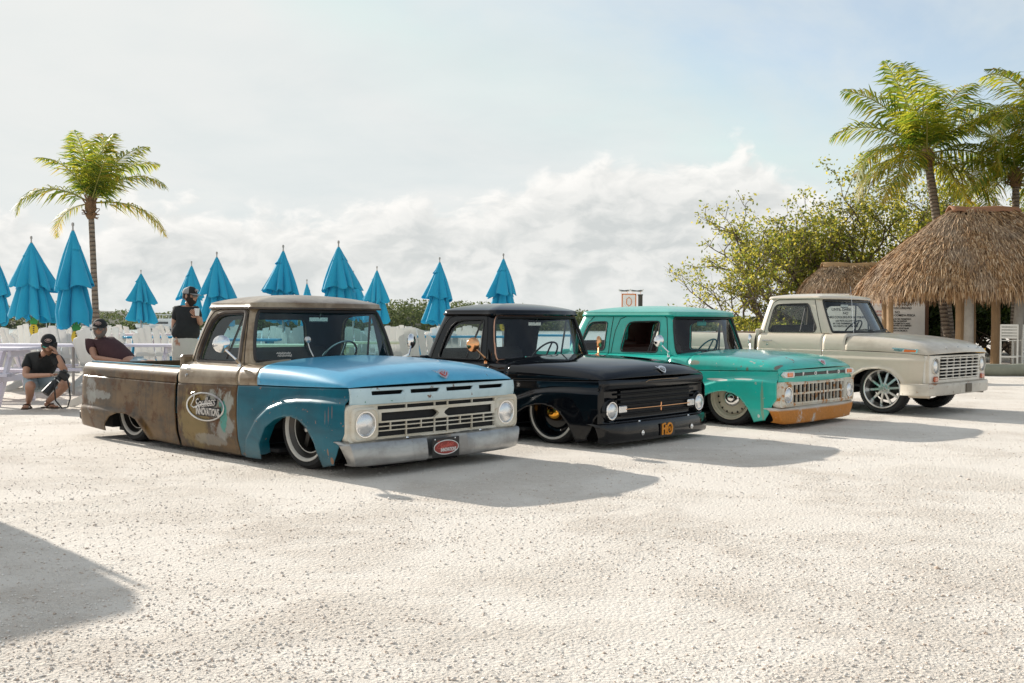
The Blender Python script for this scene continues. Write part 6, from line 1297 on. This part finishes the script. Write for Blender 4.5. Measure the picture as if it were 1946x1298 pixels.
# ------------------------------------------------------------------ channel sign with gulls
D = 48.; p = px(1198, 609, D); zt = px(1198, 557, D)[2]; sg_ = empty('channel_sign', (p[0], D, -.9)); tag(sg_, 'orange framed square warning sign on a dark piling, gulls on top, above the teal cab', 'sign'); zt += .9
w_ = 26/1996*D; M['orange'] = simple('orange_sign_paint', (.75, .22, .04), .5)
MB().box((-.08, 0, zt-w_*.55), (w_, .03, w_*1.15)).build('board', M['sign_white'], sg_, smooth=False)
for (cx_, cz_, dx_, dz_) in ((-.08, zt, w_, .05), (-.08, zt-1.12*w_, w_, .05), (-.08-w_/2, zt-w_*.55, .05, w_*1.15), (-.08+w_/2, zt-w_*.55, .05, w_*1.15)): MB().box((cx_, -.02, cz_), (dx_, .02, dz_)).build('frame', M['orange'], sg_, smooth=False)
MB().tube([(-.08+w_*.20*math.cos(a), -.025, zt-w_*.55+w_*.33*math.sin(a)) for a in np.linspace(0, 2*PI, 6, endpoint=False)+.52], .018, 4, closed=True).build('warning_mark', M['orange'], sg_)
MB().tube([(w_*.72, .1, -1), (w_*.72, .1, zt-.05)], .11, 10).tube([(w_*.72, .1, zt-.05), (w_*.72, .1, zt+.0)], .13, 10).build('piling', simple('dark_piling', (.07, .065, .055), .8), sg_)
def gull(x_, y_, z_, rz, lab):
    root = empty('gull', (x_, y_, z_), rz); tag(root, lab, 'bird', 'gulls perched on the channel sign'); root.scale = (.75,)*3
    n = 12; A = []
    for k in range(n+1):
        s = k/n; r_ = .062*math.sin(PI*min(1, s*.93+.05))**.8; A.append([(.17-.42*s, r_*math.cos(a), .17+.02*s+r_*1.05*math.sin(a)-.05*s*s) for a in np.linspace(0, 2*PI, 11)])
    b0 = MB().grid(np.array(A)).lathe([(0, .045), (.030, .03), (.040, .0), (.032, -.04), (.0, -.06)], (.15, 0, .25), 'Z', 12).tube([(.19, 0, .25), (.245, 0, .24)], [.011, .002], 5).build('body', M['white'], root)
    for sy in (-1, 1): MB().grid(np.array([[(.08-.36*s, sy*(.045+.02*math.sin(PI*s)), .20+h*(1-.5*s)*.05-.03*s) for h in (-1, 0, 1)] for s in np.linspace(0, 1, 7)])).build('wing', simple('gull_grey', (.10, .11, .12), .6), root); MB().tube([(0, sy*.02, .12), (.01, sy*.02, 0), (.04, sy*.02, 0)], .005, 4).build('leg', M['orange'], root)
for k, (dx_, rz, lab) in enumerate([(-.42, 3., 'leftmost gull on the channel sign'), (-.16, .2, 'gull standing in the middle of the channel sign'), (.10, 2.8, 'gull at the right end of the sign board'), (.46, .4, 'gull on top of the dark piling')]):
    gull(p[0]+dx_, D+(.1 if k == 3 else 0), zt-.9+.02, rz, lab)
# ================================================================== panel van outside the frame on the left, its shadow reaches into view
def van():
    root = empty('panel_van', (-6.05, 8.03, 0), math.radians(-45)); tag(root, 'dark purple panel van parked just outside the left edge', 'van'); bd = simple('dark_purple_paint', (.045, .02, .09), .3, coat=.5)
    A = []; prof = [(-.5, .0), (-.98, .05), (-1., .5), (-1., 1.15), (-.95, 1.3), (-.86, 1.8), (-.72, 1.93), (0, 1.97), (.72, 1.93), (.86, 1.8), (.95, 1.3), (1., 1.15), (1., .5), (.98, .05), (.5, 0)]
    for x_, hs_, ws_ in ((-2.4, .90, .93), (-2.35, .97, .98), (-2., 1., 1.), (.0, 1., 1.), (.6, .985, .99), (.95, .9, .98)): A.append([(x_, y_*ws_, .22+z_*hs_) for y_, z_ in prof])
    MB().grid(np.array(A)).build('body', bd, root, angle=40)
    A = [[(x_, y_*ws_, .22+min(z_*hs_, 1.78*hs_)) for y_, z_ in prof] for x_, hs_, ws_ in ((.95, .9, .98), (1.15, .72, .97), (1.35, .55, .96), (1.7, .52, .94), (1.78, .4, .90))]; MB().grid(np.array(A)).build('nose', bd, root, angle=40)
    MB().prism([(-.8, .42), (.8, .42), (.9, .95), (-.9, .95)], 1.70, 1.80, 'X').build('grille', M['blk'], root, smooth=False)
    for sx in (-1.6, 1.15):
        for sy in (-1, 1): MB().lathe([(.18, .1), (.30, .1), (.33, .07), (.33, -.1), (.30, -.12)], (sx, sy*.86, .33), 'Y', 30, sy).build('wheel', M['rubber'], root)
    MB().box((-2.38, 0, 1.2), (.05, 1.6, 1.6)).build('rear_door', bd, root)
    for sy in (-1, 1): MB().box((.55, sy*.94, 1.65), (.7, .02, .42), rx=sy*.12).build('side_window', M['bglass'], root)
van()
# ================================================================== people
M['skin'] = simple('fair_skin', (.46, .25, .165), .5, var=.10, nscale=14); M['skin2'] = simple('tanned_skin', (.40, .21, .14), .5, var=.12, nscale=14)  # two base skin colours, the second one deeper
M['tee_black'] = simple('black_cotton', (.018, .020, .021), .9, var=.3, bump=.3, bscale=16); M['tee_maroon'] = simple('maroon_cotton', (.055, .022, .026), .9, var=.25, bump=.3, bscale=16); M['tee_grey'] = simple('charcoal_panel_cotton', (.045, .042, .046), .9)
M['denim'] = simple('light_blue_cotton', (.32, .40, .44), .9, var=.12, bump=.4, bscale=14); M['khaki'] = simple('khaki_cotton', (.56, .54, .48), .9, var=.1, bump=.4, bscale=12); M['cap_black'] = simple('black_cap_cloth', (.015, .016, .017), .85); M['cap_grey'] = simple('grey_cap_mesh', (.28, .28, .28), .8)
M['hair'] = simple('dark_hair', (.022, .014, .010), .8, var=.4, nscale=40, bump=1., bscale=120); M['hair_grey'] = simple('greying_beard', (.20, .17, .15), .8, var=.4, nscale=40, bump=1., bscale=120); M['mirror_lens'] = simple('green_mirror_lens', (.02, .35, .28), .08, .7); M['dark_lens'] = simple('dark_lens', (.01, .01, .012), .06, coat=1.)
M['sandal'] = simple('brown_sandal', (.06, .035, .02), .7)
def skin_shape(name, J, E, mat, parent, sub=2, root_i=0):
    """J: [(co, rx, ry)], E: edges -> smooth limb mesh"""
    me = bpy.data.meshes.new(name); me.from_pydata([tuple(j[0]) for j in J], E, []); o = bpy.data.objects.new(name, me); C.objects.link(o)
    o.modifiers.new('skin', 'SKIN'); 
    if not me.skin_vertices: 
        bm = bmesh.new(); bm.from_mesh(me); bm.verts.layers.skin.verify(); bm.to_mesh(me); bm.free()
    for i, sv in enumerate(me.skin_vertices[0].data): sv.radius = (J[i][1], J[i][2] if len(J[i]) > 2 else J[i][1]); sv.use_root = (i == root_i)
    s = o.modifiers.new('sub', 'SUBSURF'); s.levels = sub; s.render_levels = sub
    dg = bpy.context.evaluated_depsgraph_get(); dg.update(); m2 = bpy.data.meshes.new_from_object(o.evaluated_get(dg)); bpy.data.objects.remove(o); bpy.data.meshes.remove(me)
    m2.materials.clear(); return finish(name, m2, mat, parent, angle=80)
def ell(mb, c, r, M3=None, n=14):
    A = []
    for i in range(n+1):
        ph = PI*i/n; A.append([(c[0]+r[0]*math.sin(ph)*math.cos(a), c[1]+r[1]*math.sin(ph)*math.sin(a), c[2]+r[2]*math.cos(ph)) for a in np.linspace(0, 2*PI, 2*n+1)])
    return mb.grid(np.array(A))
def head(parent, c, yaw, pitch, skin, cap_m=None, cap_front=None, beard=None, lens=None, hair=None, s=1., roll=0.):
    """head with face towards +x, turned by yaw; c is the centre"""
    T = Matrix.Translation(c) @ Matrix.Rotation(yaw, 4, 'Z') @ Matrix.Rotation(pitch, 4, 'Y') @ Matrix.Rotation(roll, 4, 'X') @ Matrix.Scale(s, 4)
    def put(name, mb, mat, par, **k):
        me = mb.mesh(name); me.transform(T); return finish(name, me, mat, par, **k)
    A = []; n = 22
    for i in range(n+1):
        ph = PI*i/n; z_ = .122*math.cos(ph); row = []
        for a in np.linspace(0, 2*PI, 33):
            w_ = .077*math.sin(ph)**.85; d_ = .097*math.sin(ph)**.8; jaw = sst((-z_-.01)/.10); fx = math.cos(a)
            x_ = d_*fx*(1-.10*jaw if fx > 0 else 1-.42*jaw)+.012*jaw; y_ = w_*math.sin(a)*(1-.30*jaw)
            nose = math.exp(-((y_/.013)**2))*sst((fx-.6)/.35)*math.exp(-(((z_+.018)/.024)**2))*.024; brow = math.exp(-(((z_-.028)/.012)**2))*sst((fx-.5)/.4)*.006; eye = -math.exp(-(((z_-.008)/.014)**2)-(((abs(y_)-.032)/.016)**2))*sst((fx-.4)/.4)*.008
            lip = math.exp(-(((z_+.062)/.010)**2)-((y_/.026)**2))*sst((fx-.5)/.4)*.006; row.append((float(x_+nose+brow+eye+lip), float(y_), z_))
        A.append(row)
    h = put('head', MB().grid(np.array(A)), skin, parent, angle=80)
    for sy in (-1, 1):
        e_ = MB(); ell(e_, (-.004, sy*.080, .0), (.018, .009, .032), n=8); put('ear', e_, skin, h)
        e_ = MB(); ell(e_, (.086, sy*.031, .010), (.008, .012, .008), n=6); put('eye', e_, M['white'], h)
    put('mouth', MB().box((.093, 0, -.064), (.006, .040, .004)), simple('lip', (.25, .09, .07), .5), h)
    if beard:
        A = []
        for z_, e1, e2 in ((-.015, .0, .004), (-.045, .005, .010), (-.075, .012, .013), (-.10, .018, .012), (-.128, .012, .0), (-.14, -.03, -.02)):
            row = []
            for a in np.linspace(-1.75, 1.75, 23):
                jaw = float(sst((-z_-.01)/.10)); sph = math.sqrt(max(.05, 1-(min(abs(z_), .118)/.122)**2)); x_ = .097*sph**.8*math.cos(a)*(1-.10*jaw)+.012*jaw; y_ = .077*sph**.85*math.sin(a)*(1-.25*jaw); k = 1+(e1+.004)/.08
                if z_ > -.05 and abs(a) < .55: k = .9
                row.append((x_*k+.002, y_*(1+(e2+.004)/.07), z_))
            A.append(row)
        put('beard', MB().grid(np.array(A)), beard, h, angle=80)
    if hair:
        A = [[(-.006+.101*math.cos(a)*math.cos(p_), .083*math.sin(a)*math.cos(p_), .004+.126*math.sin(p_)) for a in np.linspace(.95, 2*PI-.95, 24)] for p_ in np.linspace(-.35, 1.5, 10)]; put('hair', MB().grid(np.array(A)), hair, h, angle=80)
    if lens:
        for sy in (-1, 1):
            pr = roundpoly([(sy*.008, .022), (sy*.062, .026), (sy*.066, -.008), (sy*.034, -.020), (sy*.012, -.010)], .008, 3); A = [[(.104-.25*max(0, abs(y_)-.03)-.0*k, y_, z_+.006) for y_, z_ in pr] for k in (0, 1)]
            put('lens', MB().add([(.106-.35*max(0, abs(y_)-.03), y_, z_+.006) for y_, z_ in pr]+[(.100-.35*max(0, abs(y_)-.03), y_, z_+.006) for y_, z_ in pr], [tuple(range(len(pr))), tuple(range(len(pr), 2*len(pr)))[::-1]]+[(i, (i+1) % len(pr), len(pr)+(i+1) % len(pr), len(pr)+i) for i in range(len(pr))]), lens, h, angle=60)
            put('temple', MB().tube([(.092, sy*.066, .022), (.02, sy*.084, .022), (-.01, sy*.084, .012)], .0035, 5), M['blk'], h)
        put('bridge', MB().tube([(.106, -.012, .022), (.108, 0, .025), (.106, .012, .022)], .003, 5), M['blk'], h)
    if cap_m:
        def dome(a0, a1, k): return np.array([[((-.004+.108*math.cos(a)*math.cos(p_)**.8), .092*math.sin(a)*math.cos(p_)**.8, .036+.098*math.sin(p_)*(1.05 if math.cos(a) > 0 else .95)) for a in np.linspace(a0, a1, k)] for p_ in np.linspace(0, PI/2-.02, 10)])
        cp = put('cap', MB().grid(dome(-1.2, 1.2, 20)), cap_front or cap_m, h, angle=60); put('cap_back', MB().grid(dome(1.2, 2*PI-1.2, 24)), cap_m, cp, angle=60)
        A = [[(.085*math.cos(a)+.02+q*.075*math.cos(a)**.6, .085*math.sin(a)*(1-.06*q), .040-.022*q*math.cos(a)*.8-.10*(.085*math.sin(a))**2*8*q) for a in np.linspace(-1.25, 1.25, 18)] for q in np.linspace(0, 1, 6)]; br = put('brim', MB().grid(np.array(A)), cap_m, cp, angle=60)
        sm = br.modifiers.new('thickness', 'SOLIDIFY'); sm.thickness = .004
        pt_ = MB().tube([(.104, .038*math.cos(a), .082+.020*math.sin(a)) for a in np.linspace(0, 2*PI, 18, endpoint=False)], .0028, 5, closed=True).box((.106, 0, .083), (.004, .045, .008)).box((.106, 0, .096), (.004, .028, .004)); put('cap_patch', pt_, M['cap_patch'], cp)
    return h
M['cap_patch'] = simple('cap_patch', (.62, .45, .40), .7)
def hand(parent, wrist, dirv, palmn, mat, curl=.6, s=1., sgn=1):
    """palm with five bent fingers; dirv along the fingers, palmn out of the palm"""
    d = Vector(dirv).normalized(); nrm = Vector(palmn); nrm = (nrm-d*nrm.dot(d)).normalized(); sd = d.cross(nrm)*sgn; w = Vector(wrist)
    mb = MB(); pc = w+d*.05*s
    J = [(w, .024*s, .020*s), (w+d*.035*s, .034*s, .018*s), (w+d*.08*s, .038*s, .014*s)]; o = skin_shape('hand', J, [(0, 1), (1, 2)], mat, parent, 1)
    for k, (off, ln) in enumerate(((-.030, .070), (-.010, .080), (.010, .076), (.029, .060))):
        b0 = w+d*.078*s+sd*off*s; p = b0; dd = d.copy(); pts = [b0-d*.02*s, b0]
        for q in range(3): dd = (dd+nrm*curl*.55).normalized(); p = p+dd*ln*s*(.42, .33, .25)[q]; pts.append(p)
        MB().tube(pts, [.0095*s, .0095*s, .009*s, .008*s, .006*s], 7).build('finger', mat, o, angle=80)
    b0 = w+d*.025*s-sd*.030*s; t1 = b0+(d*.5-sd*.8+nrm*.3).normalized()*.035*s; t2 = t1+(d*.8-sd*.2+nrm*.6).normalized()*.030*s; MB().tube([b0+sd*.01*s, b0, t1, t2], [.013*s, .013*s, .011*s, .008*s], 7).build('thumb', mat, o, angle=80)
    return o
def foot(parent, ank, yaw, sandal, skin):
    T = Matrix.Translation((ank[0], ank[1], 0)) @ Matrix.Rotation(yaw, 4, 'Z')
    q = lambda x_, y_, z_: T @ Vector((x_, y_, z_))
    o = skin_shape('foot', [(q(-.03, 0, .06), .038, .038), (q(.05, 0, .05), .040, .030), (q(.14, 0, .035), .042, .020)], [(0, 1), (1, 2)], skin, parent, 2)
    for k in range(5): MB().tube([q(.15, -.032+.016*k, .032), q(.19-.006*abs(k-1), -.034+.017*k, .026)], [.011, .008], 6).build('toe', skin, o)
    me = MB().prism([(-.07, -.035), (-.05, -.045), (.10, -.052), (.20, -.045), (.215, 0), (.20, .045), (.10, .050), (-.05, .042)], 0, .018).mesh('sandal'); me.transform(T); sd = finish('sandal', me, sandal, parent, smooth=False)
    MB().tube([q(.05, -.055, .02), q(.09, -.03, .062), q(.12, .0, .066), q(.09, .03, .062), q(.05, .055, .02)], .011, 6).build('strap', sandal, sd)
def V3(x_, y_, D): return Vector(px(x_, y_, D))
# ------------------------------------------------------------------ crouching man with camera
base = V3(80, 784, 14.85); base.z = 0; mr = empty('person', base); tag(mr, 'crouching man in black t-shirt, light shorts and black cap, holding a camera', 'person'); O = base
j = lambda x_, y_, D: V3(x_, y_, D)-O
hipc = j(72, 727, 15.12); ch_ = j(79, 697, 14.95); nk = j(85, 681, 14.78); sR = j(54, 690, 14.90); sL = j(106, 688, 14.84); eR = j(47, 724, 14.72); hR = j(98, 721, 14.42); eL = j(124, 714, 14.55); hL = j(109, 682, 14.52)
kR = j(56, 744, 14.45); kL = j(127, 738, 14.50); aR = j(53, 774, 14.78); aL = j(88, 773, 14.86)
body = skin_shape('body', [(hipc, .13, .12), (ch_, .11, .10), (nk, .055, .055), (nk+Vector((.03, -.02, .07)), .05, .05), (sR, .065, .065), (eR, .045, .045), (hR, .026, .026), (sL, .065, .065), (eL, .045, .045), (hL, .026, .026),
    (j(60, 738, 15.0), .10, .10), (kR, .068, .068), ((kR+aR)/2+Vector((0, .03, 0)), .058, .062), (aR, .036, .036), (j(90, 738, 15.0), .10, .10), (kL, .068, .068), ((kL+aL)/2+Vector((0, .03, 0)), .055, .06), (aL, .036, .036)],
    [(0, 1), (1, 2), (2, 3), (1, 4), (4, 5), (5, 6), (1, 7), (7, 8), (8, 9), (0, 10), (10, 11), (11, 12), (12, 13), (0, 14), (14, 15), (15, 16), (16, 17)], M['skin'], mr)
skin_shape('t_shirt', [(hipc+Vector((0, -.02, .0)), .165, .15), (ch_, .235, .20), (nk+Vector((0, 0, -.02)), .085, .08), (sR, .088, .088), (eR*.62+sR*.38, .078, .078), (sL, .088, .088), (eL*.60+sL*.40, .078, .078)], [(0, 1), (1, 2), (1, 3), (3, 4), (1, 5), (5, 6)], M['tee_black'], mr)
skin_shape('shorts', [(hipc+Vector((0, .02, -.05)), .16, .14), (j(60, 738, 15.0), .115, .115), (kR*.80+j(60, 738, 15.0)*.20, .088, .090), (j(90, 738, 15.0), .115, .115), (kL*.82+j(90, 738, 15.0)*.18, .088, .090)], [(0, 1), (1, 2), (0, 3), (3, 4)], M['denim'], mr)
head(mr, j(92, 663, 14.68), math.radians(-68), .28, M['skin'], M['cap_black'], None, simple('light_stubble', (.22, .11, .06), .8, bump=1., bscale=90), M['mirror_lens'], M['hair'], 1.12)
hand(mr, hR, (1, -.1, .1), (.1, -.2, -1), M['skin'], .5, 1.05); hand(mr, hL, (-.45, -.15, .9), (-.9, -.1, -.3), M['skin'], .6, 1.05, -1)
foot(mr, aR, math.radians(-80), M['sandal'], M['skin']); foot(mr, aL, math.radians(-20), M['sandal'], M['skin'])
cr_ = empty('camera', V3(112, 725, 14.35)); tag(cr_, 'black camera with a long telephoto lens and hanging strap held by the crouching man', 'camera'); O2 = V3(112, 725, 14.35); j2 = lambda x_, y_, D: V3(x_, y_, D)-O2
MB().box((.06, 0, .02), (.15, .07, .11), ry=.5, bevel=.02).box((.08, 0, .08), (.06, .06, .04), ry=.5, bevel=.01).build('camera_body', M['blk'], cr_); p0, p1 = j2(112, 727, 14.33), j2(85, 757, 14.20)
ln = MB().tube([p0, p0.lerp(p1, .25), p0.lerp(p1, .27), p0.lerp(p1, .8), p1], [.040, .040, .048, .055, .058], 18).build('lens_barrel', M['blk'], cr_); q1 = p0.lerp(p1, .15); q2 = p0.lerp(p1, .19); MB().tube([q1, q2], .044, 18).build('lens_band', M['white'], cr_)
MB().tube([j2(106, 725, 14.28), j2(103, 745, 14.2), j2(105, 770, 14.3), j2(117, 784, 14.4), j2(128, 782, 14.4), j2(133, 765, 14.3), j2(131, 745, 14.25), j2(126, 722, 14.3)], .010, 6).build('strap', M['blk'], cr_)
ph_ = MB().box((0, 0, 0), (.012, .07, .14), rx=.2, bevel=.004).build('phone', M['blk'], None, smooth=False); ph_.location = V3(104.5, 668, 14.56); ph_.rotation_euler = (0, .3, -.3); tag(ph_, 'dark phone the crouching man holds to his ear', 'phone')
# ------------------------------------------------------------------ reclining man
base = V3(205, 609, 15.0); base.z = 0; m2_ = empty('person', base); tag(m2_, 'bearded man in maroon t-shirt and cap leaning back behind the rusty truck bed', 'person'); O = base
hipc = j(246, 705, 14.75); be = j(226, 686, 14.88); ch_ = j(199, 668, 15.0); nk = j(192, 653, 15.0); sR = j(173, 660, 14.95); sL = j(213, 657, 15.05); eR = j(180, 688, 14.80); hR = j(232, 694, 14.55); eL = j(232, 688, 15.1); hL = j(250, 694, 14.85)
skin_shape('body', [(hipc, .13, .12), (be, .15, .13), (ch_, .14, .12), (nk, .055, .055), (nk+Vector((-.01, 0, .08)), .052, .052), (sR, .065, .065), (eR, .046, .046), (hR, .027, .027), (sL, .065, .065), (eL, .045, .045), (hL, .027, .027),
    (hipc+Vector((.40, -.35, .04)), .075, .075), (hipc+Vector((.55, -.45, -.46)), .055, .055), (hipc+Vector((.40, -.05, .04)), .075, .075), (hipc+Vector((.60, -.1, -.46)), .055, .055)],
    [(0, 1), (1, 2), (2, 3), (3, 4), (2, 5), (5, 6), (6, 7), (2, 8), (8, 9), (9, 10), (0, 11), (11, 12), (0, 13), (13, 14)], M['skin2'], m2_)
skin_shape('t_shirt', [(hipc+Vector((.03, -.02, 0)), .175, .16), (be, .20, .18), (ch_, .185, .155), (nk+Vector((0, 0, -.03)), .075, .07), (sR, .088, .088), (sR*.45+eR*.55, .078, .075), (sL, .088, .088), (sL*.5+eL*.5, .075, .075)], [(0, 1), (1, 2), (2, 3), (2, 4), (4, 5), (2, 6), (6, 7)], M['tee_maroon'], m2_)
skin_shape('shorts', [(hipc, .15, .14), (hipc+Vector((.32, -.28, .03)), .10, .10), (hipc+Vector((.32, -.04, .03)), .10, .10)], [(0, 1), (0, 2)], M['denim'], m2_)
foot(m2_, hipc+Vector((.56, -.47, 0)), -.7, M['blk'], M['skin2']); foot(m2_, hipc+Vector((.62, -.1, 0)), -.2, M['blk'], M['skin2'])
head(m2_, j(190, 633, 14.97), math.radians(-82), .05, M['skin2'], M['cap_black'], None, M['hair_grey'], M['dark_lens'], M['hair_grey'], 1.08)
hand(m2_, hR, (.9, -.2, -.1), (0, 0, -1), M['skin2'], .35); hand(m2_, hL, (.9, -.3, -.1), (0, 0, -1), M['skin2'], .35, 1., -1)
o = copy_tree(CH); o.location = V3(212, 609, 15.15)+Vector((0, 0, 0)); o.location.z = .0; o.rotation_euler = (0, 0, math.radians(-118)); tag(o, 'white slatted garden chair the man in the maroon t-shirt leans back in', 'chair', 'white garden chairs by the water')
# ------------------------------------------------------------------ standing man with a drink
base = V3(352, 764, 16.8); base.z = 0; m3_ = empty('person', base); tag(m3_, 'standing bearded man in a black t-shirt and khaki trousers holding a plastic cup', 'person'); O = base
D3 = 16.8; hipc = j(351, 662, D3); be = j(353, 634, D3-.04); ch_ = j(354, 608, D3); nk = j(356, 587, D3); sR = j(335, 597, D3-.05); sL = j(373, 597, D3+.08); eR = j(331, 628, D3-.08); hR = j(337, 650, D3-.18); eL = j(381, 622, D3+.0); hL = j(376, 607, D3-.28)
skin_shape('body', [(hipc, .10, .10), (be, .15, .13), (ch_, .16, .13), (nk, .06, .06), (nk+Vector((.03, 0, .07)), .058, .058), (sR, .075, .075), (eR, .052, .052), (hR, .030, .030), (sL, .075, .075), (eL, .052, .052), (hL, .030, .030),
    (j(344, 690, D3), .08, .08), (j(344, 725, D3), .06, .06), (Vector((-.07, 0, .09)), .045, .045), (j(360, 690, D3), .08, .08), (j(360, 725, D3), .06, .06), (Vector((.09, .02, .09)), .045, .045)],
    [(0, 1), (1, 2), (2, 3), (3, 4), (2, 5), (5, 6), (6, 7), (2, 8), (8, 9), (9, 10), (0, 11), (11, 12), (12, 13), (0, 14), (14, 15), (15, 16)], M['skin'], m3_)
skin_shape('t_shirt', [(hipc+Vector((0, 0, .06)), .235, .19), (be, .255, .22), (ch_, .235, .18), (nk+Vector((0, 0, -.03)), .085, .08), (sR, .100, .10), (sR*.28+eR*.72, .105, .10), (sL, .105, .10), (sL*.28+eL*.72, .10, .10)], [(0, 1), (1, 2), (2, 3), (2, 4), (4, 5), (2, 6), (6, 7)], M['tee_black'], m3_)
skin_shape('trousers', [(hipc+Vector((0, 0, .10)), .22, .19), (hipc+Vector((0, 0, -.06)), .225, .19), (j(343, 692, D3), .125, .135), (j(342, 725, D3), .10, .10), (Vector((-.10, 0, .10)), .085, .09), (j(362, 692, D3), .125, .135), (j(362, 725, D3), .10, .10), (Vector((.10, .02, .10)), .085, .09)], [(0, 1), (1, 2), (2, 3), (3, 4), (1, 5), (5, 6), (6, 7)], M['khaki'], m3_); MB().lathe([(.17, .16), (.20, .10), (.20, -.02), (.19, -.12), (.17, -.20)], tuple(hipc), 'Z', 28).build('waistband', M['khaki'], m3_, angle=80)
for sx in (-.10, .10): 
    MB().prism([(-.10, -.045), (.16, -.05), (.20, 0), (.16, .05), (-.10, .045)], 0, .07).build('shoe', M['blk'], m3_).location = (sx, 0, 0)
head(m3_, j(361, 569, D3-.03), math.radians(-18), .05, M['skin'], M['cap_grey'], M['cap_black'], M['hair'], M['dark_lens'], M['hair'], 1.15)
hand(m3_, hR, (.1, -.1, -1), (.3, .9, 0), M['skin'], .5, 1.05); hand(m3_, hL, (-.3, -.5, .4), (-.3, .6, .2), M['skin'], .9, 1.05, -1)
cup = MB().lathe([(0, -.055), (.030, -.055), (.036, .02), (.041, .06), (.038, .06), (.034, .02), (0, .02)], (0, 0, 0), 'Z', 20).build('cup', M['gel'], None); cup.location = V3(374.5, 599, D3-.36); tag(cup, 'clear white plastic cup in the standing man\'s hand', 'cup')
